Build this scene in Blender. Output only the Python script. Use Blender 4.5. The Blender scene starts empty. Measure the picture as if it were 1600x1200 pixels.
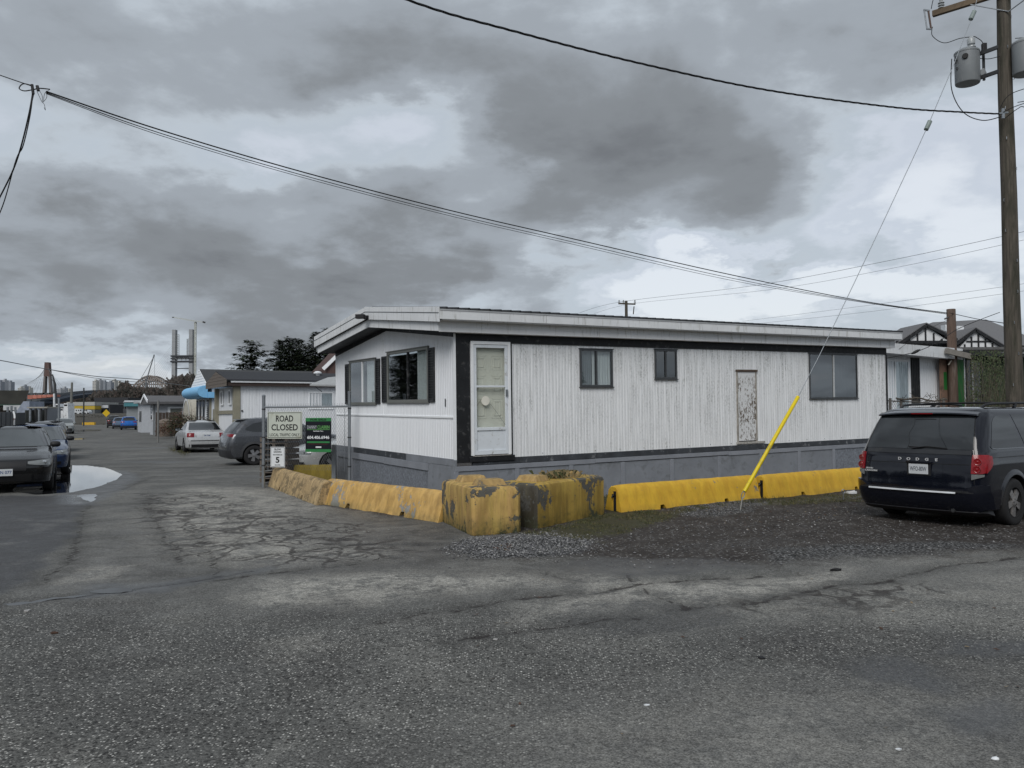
import bpy, bmesh, math, random
import numpy as np
from mathutils import Vector, Matrix
rnd = random.Random(7)
sc = bpy.context.scene
COL = sc.collection
# ------------------------------------------------------------------ camera
F = 1280.; EYE = 1.67; PITCH = math.radians(2.076); ROLL = math.radians(.4)
_R0 = Vector((1, 0, 0)); _U0 = Vector((0, -math.sin(PITCH), math.cos(PITCH))); FW = Vector((0, math.cos(PITCH), math.sin(PITCH)))
RT = _R0*math.cos(ROLL) - _U0*math.sin(ROLL); UP = _U0*math.cos(ROLL) + _R0*math.sin(ROLL)
CAM = Vector((0, 0, EYE))
cd = bpy.data.cameras.new('camera'); cam = bpy.data.objects.new('camera', cd); COL.objects.link(cam)
cd.sensor_fit = 'HORIZONTAL'; cd.sensor_width = 36.0; cd.lens = 36.0*F/1600.0; cd.clip_start = .1; cd.clip_end = 9000
cm = Matrix((RT, UP, -FW)).transposed().to_4x4(); cm.translation = CAM; cam.matrix_world = cm
sc.camera = cam
# ------------------------------------------------------------------ render look
sc.view_settings.view_transform = 'Standard'; sc.view_settings.look = 'None'
sc.view_settings.gamma = 1; sc.view_settings.exposure = 0.46; sc.view_settings.use_curve_mapping = False
sc.render.film_transparent = False
# ------------------------------------------------------------------ node helper
def N(t, typ, ins=None, **at):
    n = t.nodes.new(typ)
    for k, v in at.items(): setattr(n, k, v)
    for k, v in (ins or {}).items():
        s = n.inputs[k]
        if isinstance(v, bpy.types.NodeSocket): t.links.new(v, s)
        else: s.default_value = v
    return n
def MA(t, op, a, b=None, c=None, clamp=False):
    n = t.nodes.new('ShaderNodeMath'); n.operation = op; n.use_clamp = clamp
    for i, v in enumerate((a, b, c)):
        if v is None: continue
        if isinstance(v, bpy.types.NodeSocket): t.links.new(v, n.inputs[i])
        else: n.inputs[i].default_value = v
    return n.outputs[0]
def MR(t, v, a, b, c=0., d=1.):
    n = N(t, 'ShaderNodeMapRange', {0: v, 1: a, 2: b, 3: c, 4: d}); n.clamp = True
    return n.outputs[0]
def MIX(t, f, a, b, blend='MIX'):
    n = t.nodes.new('ShaderNodeMix'); n.data_type = 'RGBA'; n.blend_type = blend
    for i, v in ((0, f), (6, a), (7, b)):
        if isinstance(v, bpy.types.NodeSocket): t.links.new(v, n.inputs[i])
        else: n.inputs[i].default_value = v if i == 0 else (tuple(v)+(1,))[:4]
    return n.outputs[2]
def NOISE(t, vec, scale, detail=4, rough=.5, dist=0., sc3=None, out=0):
    if sc3: vec = N(t, 'ShaderNodeMapping', {0: vec, 3: sc3}).outputs[0]
    return N(t, 'ShaderNodeTexNoise', {'Vector': vec, 'Scale': scale, 'Detail': detail, 'Roughness': rough, 'Distortion': dist}).outputs[out]
# ------------------------------------------------------------------ world: overcast sky
SUN_EL, SUN_AZ = math.radians(42), math.radians(195)      # azimuth measured clockwise from +Y
w = bpy.data.worlds.new('World'); sc.world = w; w.use_nodes = True
t = w.node_tree; t.nodes.clear()
tc = N(t, 'ShaderNodeTexCoord').outputs['Generated']
sx = N(t, 'ShaderNodeSeparateXYZ', {0: tc}).outputs
zc = MA(t, 'MAXIMUM', sx[2], 0.0)
zz = MA(t, 'ADD', zc, .30)
pc = N(t, 'ShaderNodeCombineXYZ', {0: MA(t, 'DIVIDE', sx[0], zz), 1: MA(t, 'DIVIDE', sx[1], zz), 2: MA(t, 'MULTIPLY', zc, 1.5)}).outputs[0]
n1 = NOISE(t, pc, 1.7, 8, .52, .35)
n2 = NOISE(t, pc, 3.4, 7, .54, .3); n4 = NOISE(t, pc, 11., 5, .6, .1)
bw = MA(t, 'ABSOLUTE', MA(t, 'SUBTRACT', NOISE(t, pc, 2.6, 6, .55, .1), .5))
n3 = NOISE(t, pc, .55, 3, .5, .3)
az = MA(t, 'ARCTAN2', sx[0], sx[1]); el = MA(t, 'ARCSINE', sx[2])
wv = NOISE(t, pc, 1.9, 8, .62, 0, out=1)
ws = N(t, 'ShaderNodeSeparateXYZ', {0: wv}).outputs
azw = MA(t, 'ADD', az, MA(t, 'MULTIPLY', MA(t, 'SUBTRACT', ws[0], .5), .42))
elw = MA(t, 'ADD', el, MA(t, 'MULTIPLY', MA(t, 'SUBTRACT', ws[1], .5), .22))
# big cloud masses: azimuth, elevation, widths (radians), weight (negative is a dark mass)
def AE(px, py):
    d = (RT*(px-800) + UP*(600-py) + FW*F).normalized()
    return math.atan2(d.x, d.y), math.asin(d.z)
macro = None
for px, py, wx, wy, k in SKYBLOBS if 'SKYBLOBS' in globals() else [
        (880, 110, 460, 120, -.26), (1030, 250, 300, 95, -.28), (900, 330, 200, 40, -.10), (1250, 300, 150, 45, -.12), (430, 60, 300, 80, -.17), (330, 400, 480, 85, -.32), (600, 430, 170, 40, -.18), (80, 480, 220, 40, -.14), (380, 290, 110, 40, -.14),
        (650, 205, 120, 65, .36), (765, 310, 120, 45, .24), (40, 230, 130, 120, .17), (440, 235, 90, 35, .10), (1480, 230, 170, 60, .30), (1300, 450, 420, 55, .50), (1060, 440, 150, 40, .36), (950, 400, 130, 22, .12), (240, 585, 380, 34, .34), (1540, 340, 110, 60, .25), (1130, 200, 90, 25, .08), (1350, 40, 200, 60, -.04), (1420, 395, 90, 25, -.28), (1290, 375, 90, 22, -.15)]:
    a0, e0 = AE(px, py)
    da = MA(t, 'DIVIDE', MA(t, 'SUBTRACT', azw, a0), wx/F); de = MA(t, 'DIVIDE', MA(t, 'SUBTRACT', elw, e0), wy/F)
    g = MA(t, 'MULTIPLY', MA(t, 'EXPONENT', MA(t, 'MULTIPLY', MA(t, 'ADD', MA(t, 'MULTIPLY', da, da), MA(t, 'MULTIPLY', de, de)), -1.)), k)
    macro = g if macro is None else MA(t, 'ADD', macro, g)
dens = MA(t, 'ADD', MA(t, 'MULTIPLY', MA(t, 'SUBTRACT', n1, .5), 1.05), MA(t, 'ADD', MA(t, 'MULTIPLY', MA(t, 'SUBTRACT', n2, .5), .46), MA(t, 'MULTIPLY', MA(t, 'SUBTRACT', n4, .5), .09)))
dens = MA(t, 'ADD', dens, MA(t, 'MULTIPLY', MA(t, 'SUBTRACT', .09, bw), .55))
dens = MA(t, 'ADD', dens, MA(t, 'MULTIPLY', MA(t, 'SUBTRACT', n3, .5), .5))
val = MA(t, 'ADD', MA(t, 'ADD', dens, macro), .495)
cr = N(t, 'ShaderNodeValToRGB', {0: val}); e = cr.color_ramp; e.interpolation = 'EASE'
e.elements[0].position = 0.0; e.elements[0].color = (.148, .160, .176, 1)
e.elements[1].position = 1.0; e.elements[1].color = (.90, .93, .97, 1)
for p_, c_ in ((.20, (.202, .220, .240)), (.42, (.295, .327, .365)), (.62, (.448, .500, .555)), (.8, (.66, .70, .765))):
    q = e.elements.new(p_); q.color = c_+(1,)
sky = N(t, 'ShaderNodeTexSky', sky_type='NISHITA', sun_disc=False, sun_elevation=SUN_EL, sun_rotation=SUN_AZ, air_density=1.0, dust_density=2.0)
b1 = N(t, 'ShaderNodeBackground', {0: cr.outputs[0], 1: .86})
b2 = N(t, 'ShaderNodeBackground', {0: sky.outputs[0], 1: .05})
hole = MR(t, val, .55, .85, 0, .38)
mx = N(t, 'ShaderNodeMixShader', {0: hole, 1: b1.outputs[0], 2: b2.outputs[0]})
N(t, 'ShaderNodeOutputWorld', {0: mx.outputs[0]})
# ------------------------------------------------------------------ sun behind the cloud: soft
sl = bpy.data.lights.new('sun', 'SUN'); so = bpy.data.objects.new('sun', sl); COL.objects.link(so)
sl.energy = 1.5; sl.angle = math.radians(34); sl.color = (1.0, .975, .94)
sd = Vector((math.sin(SUN_AZ)*math.cos(SUN_EL), math.cos(SUN_AZ)*math.cos(SUN_EL), math.sin(SUN_EL)))
so.rotation_euler = sd.to_track_quat('Z', 'Y').to_euler()
# ------------------------------------------------------------------ placing
def ray(px, py): return RT*(px-800)/F + UP*(600-py)/F + FW
def G(px, py, z=0.):
    d = ray(px, py); return CAM + d*((z-EYE)/d.z)
def at(px, py, Y):
    d = ray(px, py); return CAM + d*(Y/d.y)
# ------------------------------------------------------------------ mesh builder
class MB:
    def __init__(s, f=None): s.v = []; s.f = []; s.mi = []; s.k = 0; s.fn = f
    def add(s, vs, fs):
        o = len(s.v)
        s.v += [tuple(s.fn(*p)) if s.fn else tuple(p) for p in vs]
        s.f += [tuple(i+o for i in q) for q in fs]; s.mi += [s.k]*len(fs); return s
    def box(s, x0, y0, z0, x1, y1, z1):
        return s.add([(x, y, z) for z in (z0, z1) for y in (y0, y1) for x in (x0, x1)],
                     [(0, 2, 3, 1), (4, 5, 7, 6), (0, 1, 5, 4), (2, 6, 7, 3), (0, 4, 6, 2), (1, 3, 7, 5)])
    def hexa(s, b, tp):    # 4 bottom pts, 4 top pts in ring order
        return s.add(list(b)+list(tp), [(3, 2, 1, 0), (4, 5, 6, 7)]+[(i, (i+1) % 4, 4+(i+1) % 4, 4+i) for i in range(4)])
    def beam(s, a, b, w_, h_, up=(0, 0, 1)):
        a = Vector(a); b = Vector(b); d = (b-a).normalized(); u = Vector(up)
        if abs(d.dot(u)) > .98: u = Vector((0, 1, 0))
        r = d.cross(u).normalized(); u = r.cross(d)
        c = [r*x*w_/2+u*y*h_/2 for x, y in ((-1, -1), (1, -1), (1, 1), (-1, 1))]
        return s.hexa([a+q for q in c], [b+q for q in c])
    def tube(s, pts, r, n=6, caps=True):
        pts = [Vector(p) for p in pts]; m = len(pts); rs = r if isinstance(r, (list, tuple)) else [r]*m
        vs = []; pr = None
        for i, p in enumerate(pts):
            d = (pts[min(i+1, m-1)]-pts[max(i-1, 0)])
            d = d.normalized() if d.length > 1e-9 else Vector((0, 0, 1))
            if pr is None:
                a = Vector((0, 0, 1)) if abs(d.z) < .9 else Vector((1, 0, 0)); x = d.cross(a).normalized()
            else:
                x = (pr - d*pr.dot(d)).normalized()
            pr = x; y = d.cross(x)
            vs += [p+(x*math.cos(2*math.pi*k/n)+y*math.sin(2*math.pi*k/n))*rs[i] for k in range(n)]
        fs = [(i*n+k, i*n+(k+1) % n, (i+1)*n+(k+1) % n, (i+1)*n+k) for i in range(m-1) for k in range(n)]
        if caps: fs += [tuple(range(n))[::-1], tuple((m-1)*n+k for k in range(n))]
        return s.add(vs, fs)
    def prism(s, poly, z0, z1):   # poly list of (x,y)
        n = len(poly)
        return s.add([(x, y, z0) for x, y in poly]+[(x, y, z1) for x, y in poly],
                     [tuple(range(n))[::-1], tuple(range(n, 2*n))]+[(i, (i+1) % n, n+(i+1) % n, n+i) for i in range(n)])
    def rings(s, rs, closed=True, caps=True):
        n = len(rs[0]); vs = [p for q in rs for p in q]
        fs = [(i*n+k, i*n+(k+1) % n, (i+1)*n+(k+1) % n, (i+1)*n+k) for i in range(len(rs)-1) for k in range(n if closed else n-1)]
        if caps: fs += [tuple(range(n))[::-1], tuple((len(rs)-1)*n+k for k in range(n))]
        return s.add(vs, fs)
    def lathe(s, prof, c=(0, 0, 0), ax='z', n=24):   # prof (r, h)
        vs = []
        for r, h in prof:
            for k in range(n):
                a = 2*math.pi*k/n; p = (r*math.cos(a), r*math.sin(a), h)
                if ax == 'y': p = (p[0], p[2], p[1])
                if ax == 'x': p = (p[2], p[0], p[1])
                vs.append((p[0]+c[0], p[1]+c[1], p[2]+c[2]))
        m = len(prof)
        fs = [(i*n+k, i*n+(k+1) % n, (i+1)*n+(k+1) % n, (i+1)*n+k) for i in range(m-1) for k in range(n)]
        fs += [tuple(range(n))[::-1], tuple((m-1)*n+k for k in range(n))]
        return s.add(vs, fs)
    def mesh(s, name, mats):
        me = bpy.data.meshes.new(name); me.from_pydata(s.v, [], s.f)
        for m_ in (mats if isinstance(mats, (list, tuple)) else [mats]): me.materials.append(m_)
        if any(s.mi): me.polygons.foreach_set('material_index', s.mi)
        return me
    def build(s, name, mats, parent=None, smooth=None, bevel=0, recalc=True, kind=None, segs=2):
        me = s.mesh(name, mats)
        if recalc and len(s.f) < 60000:
            bm = bmesh.new(); bm.from_mesh(me); bmesh.ops.recalc_face_normals(bm, faces=bm.faces); bm.to_mesh(me); bm.free()
        if smooth is not None:
            me.polygons.foreach_set('use_smooth', [True]*len(me.polygons))
            if smooth < 170: me.set_sharp_from_angle(angle=math.radians(smooth))
        o = bpy.data.objects.new(name, me); COL.objects.link(o); o.parent = parent
        if bevel:
            b = o.modifiers.new('bevel', 'BEVEL'); b.width = bevel; b.segments = segs; b.limit_method = 'ANGLE'; b.angle_limit = math.radians(40)
        if kind: o['kind'] = kind
        return o
def tag(o, label=None, cat=None, group=None, kind=None):
    if label: o['label'] = label
    if cat: o['category'] = cat
    if group: o['group'] = group
    if kind: o['kind'] = kind
    return o
def thing(name, label, cat, loc=(0, 0, 0), rz=0., group=None, mat=None):
    o = bpy.data.objects.new(name, None); COL.objects.link(o); o.empty_display_size = .2
    if mat is not None: o.matrix_world = mat
    else: o.location = loc; o.rotation_euler = (0, 0, rz)
    return tag(o, label, cat, group)
def copy_tree(o, parent=None):
    c = o.copy(); COL.objects.link(c); c.parent = parent
    for ch in list(o.children): copy_tree(ch, c)
    return c
def text(name, s, size, mat, parent, origin, xdir=(1, 0, 0), ydir=(0, 0, 1), align='CENTER', ext=.002, bold=0., wscale=1., spacing=1.):
    cu = bpy.data.curves.new(name, 'FONT'); cu.body = s; cu.size = size; cu.align_x = align; cu.align_y = 'CENTER'
    cu.extrude = ext; cu.offset = bold*size; cu.space_character = spacing; cu.resolution_u = 3
    tmp = bpy.data.objects.new('tmp', cu); COL.objects.link(tmp)
    dg = bpy.context.evaluated_depsgraph_get(); me = bpy.data.meshes.new_from_object(tmp.evaluated_get(dg))
    bpy.data.objects.remove(tmp); bpy.data.curves.remove(cu)
    X = Vector(xdir).normalized(); Y = Vector(ydir).normalized(); Z = X.cross(Y)
    m = Matrix((X*wscale, Y, Z)).transposed().to_4x4(); m.translation = Vector(origin); me.transform(m)
    me.materials.clear(); me.materials.append(mat)
    o = bpy.data.objects.new(name, me); COL.objects.link(o); o.parent = parent
    return o
# ------------------------------------------------------------------ materials
def mat0(name):
    m = bpy.data.materials.new(name); m.use_nodes = True; t = m.node_tree; t.nodes.clear(); return m, t
def objvec(t):
    v = N(t, 'ShaderNodeTexCoord').outputs['Object']; r = N(t, 'ShaderNodeObjectInfo').outputs['Random']
    return N(t, 'ShaderNodeVectorMath', {0: v, 1: N(t, 'ShaderNodeCombineXYZ', {0: MA(t, 'MULTIPLY', r, 17.), 1: MA(t, 'MULTIPLY', r, 31.), 2: 0.}).outputs[0]}, operation='ADD').outputs[0]
def fin(t, col, rough=.6, metal=0., spec=.35, bump=None, bstr=.3, bdist=.01, coat=0., em=None):
    ins = {'Base Color': col if isinstance(col, bpy.types.NodeSocket) else tuple(col)+(1,), 'Roughness': rough, 'Metallic': metal, 'Specular IOR Level': spec}
    if bump is not None: ins['Normal'] = N(t, 'ShaderNodeBump', {'Height': bump, 'Strength': bstr, 'Distance': bdist}).outputs[0]
    if coat: ins['Coat Weight'] = coat; ins['Coat Roughness'] = .05
    if em: ins['Emission Color'] = tuple(em)+(1,); ins['Emission Strength'] = 1.
    p = N(t, 'ShaderNodeBsdfPrincipled', ins); N(t, 'ShaderNodeOutputMaterial', {0: p.outputs[0]})
_mc = {}
def P(name, col, rough=.6, metal=0., var=.12, scale=4., bump=.0, bscale=60., dirt=None, coat=0., spec=.35, sc3=None):
    """plain painted / cast / grown surface: colour, slow variation, fine grain, optional dirt (colour, amount, scale)"""
    if name in _mc: return _mc[name]
    m, t = mat0(name); v = objvec(t)
    c = tuple(col)
    a = NOISE(t, v, scale, 5, .6, .3, sc3)
    cc = MIX(t, MR(t, a, .3, .7), tuple(x*(1-var) for x in c), tuple(min(1, x*(1+var)) for x in c))
    if dirt:
        dn = NOISE(t, v, dirt[2], 6, .65, .4, dirt[3] if len(dirt) > 3 else None)
        cc = MIX(t, MR(t, dn, .62-dirt[1]*.35, .78-dirt[1]*.2), cc, dirt[0])
    rr = MR(t, a, .3, .7, max(0, rough-.06), min(1, rough+.06))
    fin(t, cc, rr, metal, spec, NOISE(t, v, bscale, 4, .6) if bump else None, bump, .01, coat)
    _mc[name] = m; return m
def glassm(name, tint=(.02, .025, .03), gl=.06, boost=1.0):
    if name in _mc: return _mc[name]
    m, t = mat0(name)
    fr = N(t, 'ShaderNodeFresnel', {'IOR': 1.55}).outputs[0]
    f = MA(t, 'MULTIPLY', MA(t, 'MULTIPLY_ADD', fr, boost, gl, clamp=True), MA(t, 'SUBTRACT', 1., N(t, 'ShaderNodeNewGeometry').outputs['Backfacing']))
    tr = N(t, 'ShaderNodeBsdfTransparent', {0: tuple(tint)+(1,)}); g = N(t, 'ShaderNodeBsdfGlossy', {0: (.9, .93, .95, 1), 1: .02})
    mx = N(t, 'ShaderNodeMixShader', {0: f, 1: tr.outputs[0], 2: g.outputs[0]}); N(t, 'ShaderNodeOutputMaterial', {0: mx.outputs[0]})
    _mc[name] = m; return m
def siding(name, base, amount, zlo=.86, zhi=3.0, green=(.16, .17, .15)):
    m, t = mat0(name); v = N(t, 'ShaderNodeTexCoord').outputs['Object']
    st = NOISE(t, v, 1.0, 7, .68, .25, (15, 15, .9)); sp = NOISE(t, v, 1., 6, .75, 0, (60, 60, 22)); big = NOISE(t, v, .7, 4, .6)
    z = N(t, 'ShaderNodeSeparateXYZ', {0: v}).outputs[2]; hz = MR(t, z, zlo, zhi, .3, 1.)
    d = MA(t, 'MULTIPLY', MR(t, st, .42, .60), MR(t, sp, .46, .60)); d = MA(t, 'MULTIPLY', d, MR(t, big, .38, .60, .25, 1.)); d = MA(t, 'MULTIPLY', d, MA(t, 'MULTIPLY', hz, amount), clamp=True)
    soft = MA(t, 'MULTIPLY', MR(t, st, .40, .66), amount*.30, clamp=True)
    c = MIX(t, soft, base, tuple(x*.62 for x in base)); c = MIX(t, d, c, green)
    rs = MA(t, 'MULTIPLY', MR(t, NOISE(t, v, 1., 4, .6, 0, (9, 9, 2.5)), .70, .78), .35*min(1, amount)); c = MIX(t, rs, c, (.30, .24, .17))
    fin(t, c, .55, 0, .35, NOISE(t, v, 90, 3), .12, .004); return m
def peel(name, paint, conc=(.20, .195, .185), amount=.3, scale=3.2, paint2=None, moss=.4, dark=.3, zb=.3, rag=.42):
    """painted concrete: paint flaked off in patches, grime runs, moss near the ground"""
    m, t = mat0(name); v = objvec(t); z = N(t, 'ShaderNodeSeparateXYZ', {0: N(t, 'ShaderNodeTexCoord').outputs['Object']}).outputs[2]
    a = NOISE(t, v, scale, 7, .62, .5); b = NOISE(t, v, scale*7, 6, .7, .2); r = NOISE(t, v, 2.2, 5, .6, .3, (4, 4, .9)); s = NOISE(t, v, 60, 4, .6)
    p = MIX(t, MR(t, r, .35, .68), paint, paint2 or tuple(x*.72 for x in paint))
    p = MIX(t, MA(t, 'MULTIPLY', MR(t, b, .55, .75), .55*dark), p, (.07, .06, .035))
    p = MIX(t, MA(t, 'MULTIPLY', MR(t, NOISE(t, v, 1., 5, .6, .2, (7, 7, 1.3)), .42, .60), dark*.85, clamp=True), p, tuple(x*y for x, y in zip(paint, (.42, .38, .35))))
    run = MA(t, 'MULTIPLY', MR(t, NOISE(t, v, 1., 5, .65, 0, (22, 22, 1.6)), .55, .78), dark*.8, clamp=True)
    p = MIX(t, run, p, (.10, .085, .05))
    fl = MA(t, 'ADD', MA(t, 'MULTIPLY_ADD', a, .62, .19), MA(t, 'MULTIPLY', MA(t, 'SUBTRACT', b, .5), rag))
    k = MR(t, fl, .655-amount*.3, .668-amount*.3)
    cc = MIX(t, MR(t, b, .35, .65), tuple(x*.65 for x in conc), conc)
    c = MIX(t, k, p, cc)
    mo = MA(t, 'MULTIPLY', MR(t, z, zb, 0.), MR(t, MA(t, 'ADD', a, MA(t, 'MULTIPLY', b, .4)), .55, .75)); c = MIX(t, MA(t, 'MULTIPLY', mo, moss, clamp=True), c, (.05, .06, .025))
    h = MA(t, 'ADD', MA(t, 'MULTIPLY', k, -1.), MA(t, 'MULTIPLY', s, .35))
    fin(t, c, MR(t, k, 0, 1, .62, .9), 0, .35, h, .55, .006); return m
M_white = P('white_paint', (.70, .72, .74), .5, var=.06, bump=.05, dirt=((.30, .30, .28), .25, 3.))
M_white_clean = P('white_trim', (.80, .82, .84), .45, var=.04)
M_fascia = P('fascia_white', (.68, .695, .71), .55, var=.07, scale=2., bump=.08, bscale=40, dirt=((.34, .34, .31), .20, 1., (16, 16, 2.2)))
M_black_trim = P('black_trim', (.012, .013, .015), .55, var=.3, bump=.15, dirt=((.10, .10, .10), .18, 9.))
M_skirt = P('skirt_grey', (.205, .22, .245), .7, var=.14, scale=2.5, bump=.15, dirt=((.13, .14, .15), .3, 5.))
M_skirt2 = P('skirt_grey_board', (.235, .25, .28), .65, var=.10, scale=3, bump=.15, dirt=((.15, .16, .18), .25, 7., (3, 3, 14)))
M_osb = P('skirt_osb', (.17, .185, .21), .8, var=.35, scale=22, bump=.5, bscale=35)
M_dark = P('dark_interior', (.012, .012, .013), .9, var=.1)
M_curtain = P('curtain_pale', (.82, .82, .79), .9, var=.1, scale=9, sc3=(6, 6, .5))
M_curtain2 = P('curtain_grey', (.26, .28, .28), .9, var=.1)
M_glass = glassm('window_glass', (.80, .83, .84), .05, 1.3)
M_alu = P('window_aluminium', (.10, .105, .11), .4, .6, var=.12, bump=.05)
M_galv = P('galvanised', (.27, .29, .31), .45, .7, var=.15, bump=.1, bscale=80)
M_steel = P('dark_steel', (.06, .062, .065), .5, .6, var=.2)
M_wire = P('black_cable', (.010, .010, .011), .6, var=.1)
M_rubber = P('tyre_rubber', (.016, .016, .017), .85, var=.15, bump=.2, bscale=120)
M_plastic = P('black_plastic', (.016, .016, .018), .55, var=.1)
M_chrome = P('chrome', (.62, .63, .64), .12, 1., var=.03)
M_rim = P('alloy_rim', (.34, .34, .35), .35, .8, var=.1)
M_red = P('tail_lamp_red', (.20, .005, .009), .2, var=.25, scale=25, coat=.3)
M_lens = P('clear_lens', (.22, .23, .23), .12, .3, var=.08, coat=.5)
M_carglass = P('car_glass', (.012, .014, .016), .04, var=.05, spec=.9)
M_carglass2 = P('car_windscreen', (.045, .052, .055), .06, var=.1, spec=.9, scale=1.5)
# ================================================================== GROUND
def hsh(ix, iy, s):
    h = (ix.astype(np.int64)*374761393 + iy.astype(np.int64)*668265263 + s*1442695041) & 0x7fffffff
    h = ((h ^ (h >> 13))*1274126177) & 0x7fffffff
    return ((h ^ (h >> 16)) & 0xffff)/65535.
def vn(x, y, s=0):
    ix = np.floor(x); iy = np.floor(y); fx = x-ix; fy = y-iy; fx = fx*fx*(3-2*fx); fy = fy*fy*(3-2*fy)
    ix = ix.astype(np.int64); iy = iy.astype(np.int64)
    return (hsh(ix, iy, s)*(1-fx)+hsh(ix+1, iy, s)*fx)*(1-fy)+(hsh(ix, iy+1, s)*(1-fx)+hsh(ix+1, iy+1, s)*fx)*fy
def fbm(x, y, s=0, o=4):
    a = 0; k = .5; tot = 0
    for i in range(o): a = a+k*vn(x*2**i, y*2**i, s+i); tot += k; k *= .55
    return a/tot-.5
def GP(pts): return np.array([[G(a, b).x, G(a, b).y] for a, b in pts])
def pinpoly(X, Y, poly):
    """signed distance, positive inside"""
    ins = np.zeros(X.shape, bool); d = np.full(X.shape, 1e9); n = len(poly)
    for i in range(n):
        x0, y0 = poly[i]; x1, y1 = poly[(i+1) % n]
        c = ((y0 > Y) != (y1 > Y)) & (X < (x1-x0)*(Y-y0)/((y1-y0) if abs(y1-y0) > 1e-12 else 1e-12)+x0); ins ^= c
        dx, dy = x1-x0, y1-y0; tt = np.clip(((X-x0)*dx+(Y-y0)*dy)/(dx*dx+dy*dy+1e-12), 0, 1)
        d = np.minimum(d, np.hypot(X-x0-tt*dx, Y-y0-tt*dy))
    return np.where(ins, d, -d)
def dline(X, Y, pl):
    d = np.full(X.shape, 1e9)
    for (x0, y0), (x1, y1) in zip(pl[:-1], pl[1:]):
        dx, dy = x1-x0, y1-y0; tt = np.clip(((X-x0)*dx+(Y-y0)*dy)/(dx*dx+dy*dy+1e-12), 0, 1)
        d = np.minimum(d, np.hypot(X-x0-tt*dx, Y-y0-tt*dy))
    return d
def grow(a, st, end, k): 
    o = []; s = st
    while abs(a) < end: s *= k; a += s if end > 0 else 0; o.append(a)
    return o
fx = list(np.arange(-13, 13.01, .075)); out = grow(13, .075, 4200, 1.13)
xs = np.array([-v for v in out[::-1]]+fx+out)
fy = list(np.arange(2.4, 25, .075)); xs_far = grow(25, .075, 4200, 1.10)
near = [-v for v in grow(0, .5, 300, 1.5)][::-1]+[0., 1., 1.8]
ys = np.array(near+fy+xs_far)
X, Y = np.meshgrid(xs, ys); nx_, ny_ = len(xs), len(ys)
wx = X+.35*fbm(X*1.3, Y*1.3, 11)+.12*fbm(X*6, Y*6, 12, 3); wy = Y+.5*fbm(X*1.1, Y*1.1, 21)+.16*fbm(X*6, Y*6, 22, 3)
def region(pts, soft, world=False, k=1.):
    p = np.array(pts) if world else GP(pts)
    return np.clip(pinpoly(wx, wy, p)/soft+.5, 0, 1)*k
def union(*a):
    r = a[0]
    for b in a[1:]: r = np.maximum(r, b)
    return r
A = {}
A['soil'] = union(region([(700, 868), (760, 845), (840, 832), (960, 800), (1190, 790), (1340, 776), (1700, 780), (1900, 800), (1900, 800), (1900, 850), (1600, 862), (1400, 872), (1250, 880), (1120, 884), (1000, 880), (900, 875), (760, 872)], 1.1),
                  region([(415, 756), (500, 790), (690, 816), (810, 835), (960, 806), (1350, 772), (1700, 770), (1700, 700), (1300, 700), (900, 700), (600, 690), (500, 700)], .3))
A['gravel'] = union(region([(690, 860), (740, 840), (830, 834), (880, 838), (930, 850), (900, 868), (760, 874)], .3), region([(1060, 790), (1190, 778), (1180, 800), (1100, 812), (1050, 806)], .35, k=.7),
                    region([(1180, 862), (1320, 850), (1600, 850), (1600, 858), (1380, 876), (1190, 884)], .5, k=.7), region([(990, 852), (1200, 838), (1300, 848), (1190, 866), (1000, 872)], .6, k=.4))
A['moss'] = union(region([(820, 838), (868, 822), (960, 800), (1010, 802), (1080, 796), (1060, 812), (985, 834), (900, 848)], .4), region([(945, 806), (945, 760), (985, 760), (975, 808)], .15), region([(1190, 792), (1190, 776), (1230, 776), (1350, 772), (1350, 786), (1250, 790)], .25, k=.8),
                  region([(255, 702), (285, 690), (310, 700), (290, 716)], .8), region([(800, 862), (900, 850), (980, 838), (960, 852), (880, 866)], .3, k=.5))
A['dark'] = union(region([(-900, 770), (60, 776), (122, 772), (128, 800), (112, 835), (80, 880), (0, 932), (-900, 1000)], .15), region([(900, 945), (1080, 940), (1150, 965), (1130, 985), (960, 990), (880, 970)], .2, k=.5),
                  region([(1310, 1030), (1420, 1020), (1520, 1060), (1500, 1085), (1350, 1075)], .3, k=.45), region([(1400, 1095), (1560, 1080), (1610, 1130), (1590, 1170), (1470, 1150)], .3, k=.45), region([(1430, 985), (1700, 1005), (1700, 1040), (1440, 1030)], .3, k=.35))
A['stain'] = union(region([(480, 800), (560, 790), (700, 826), (720, 860), (690, 890), (600, 870), (500, 850), (440, 815)], .8), region([(380, 880), (520, 870), (700, 870), (860, 880), (980, 890), (900, 908), (600, 890), (450, 905)], .5, k=.6),
                   region([(100, 880), (240, 800), (300, 900), (260, 960), (60, 1010), (0, 960)], .7, k=.5), region([(0, 990), (350, 960), (360, 1080), (0, 1180)], 1.2, k=.3))
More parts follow.
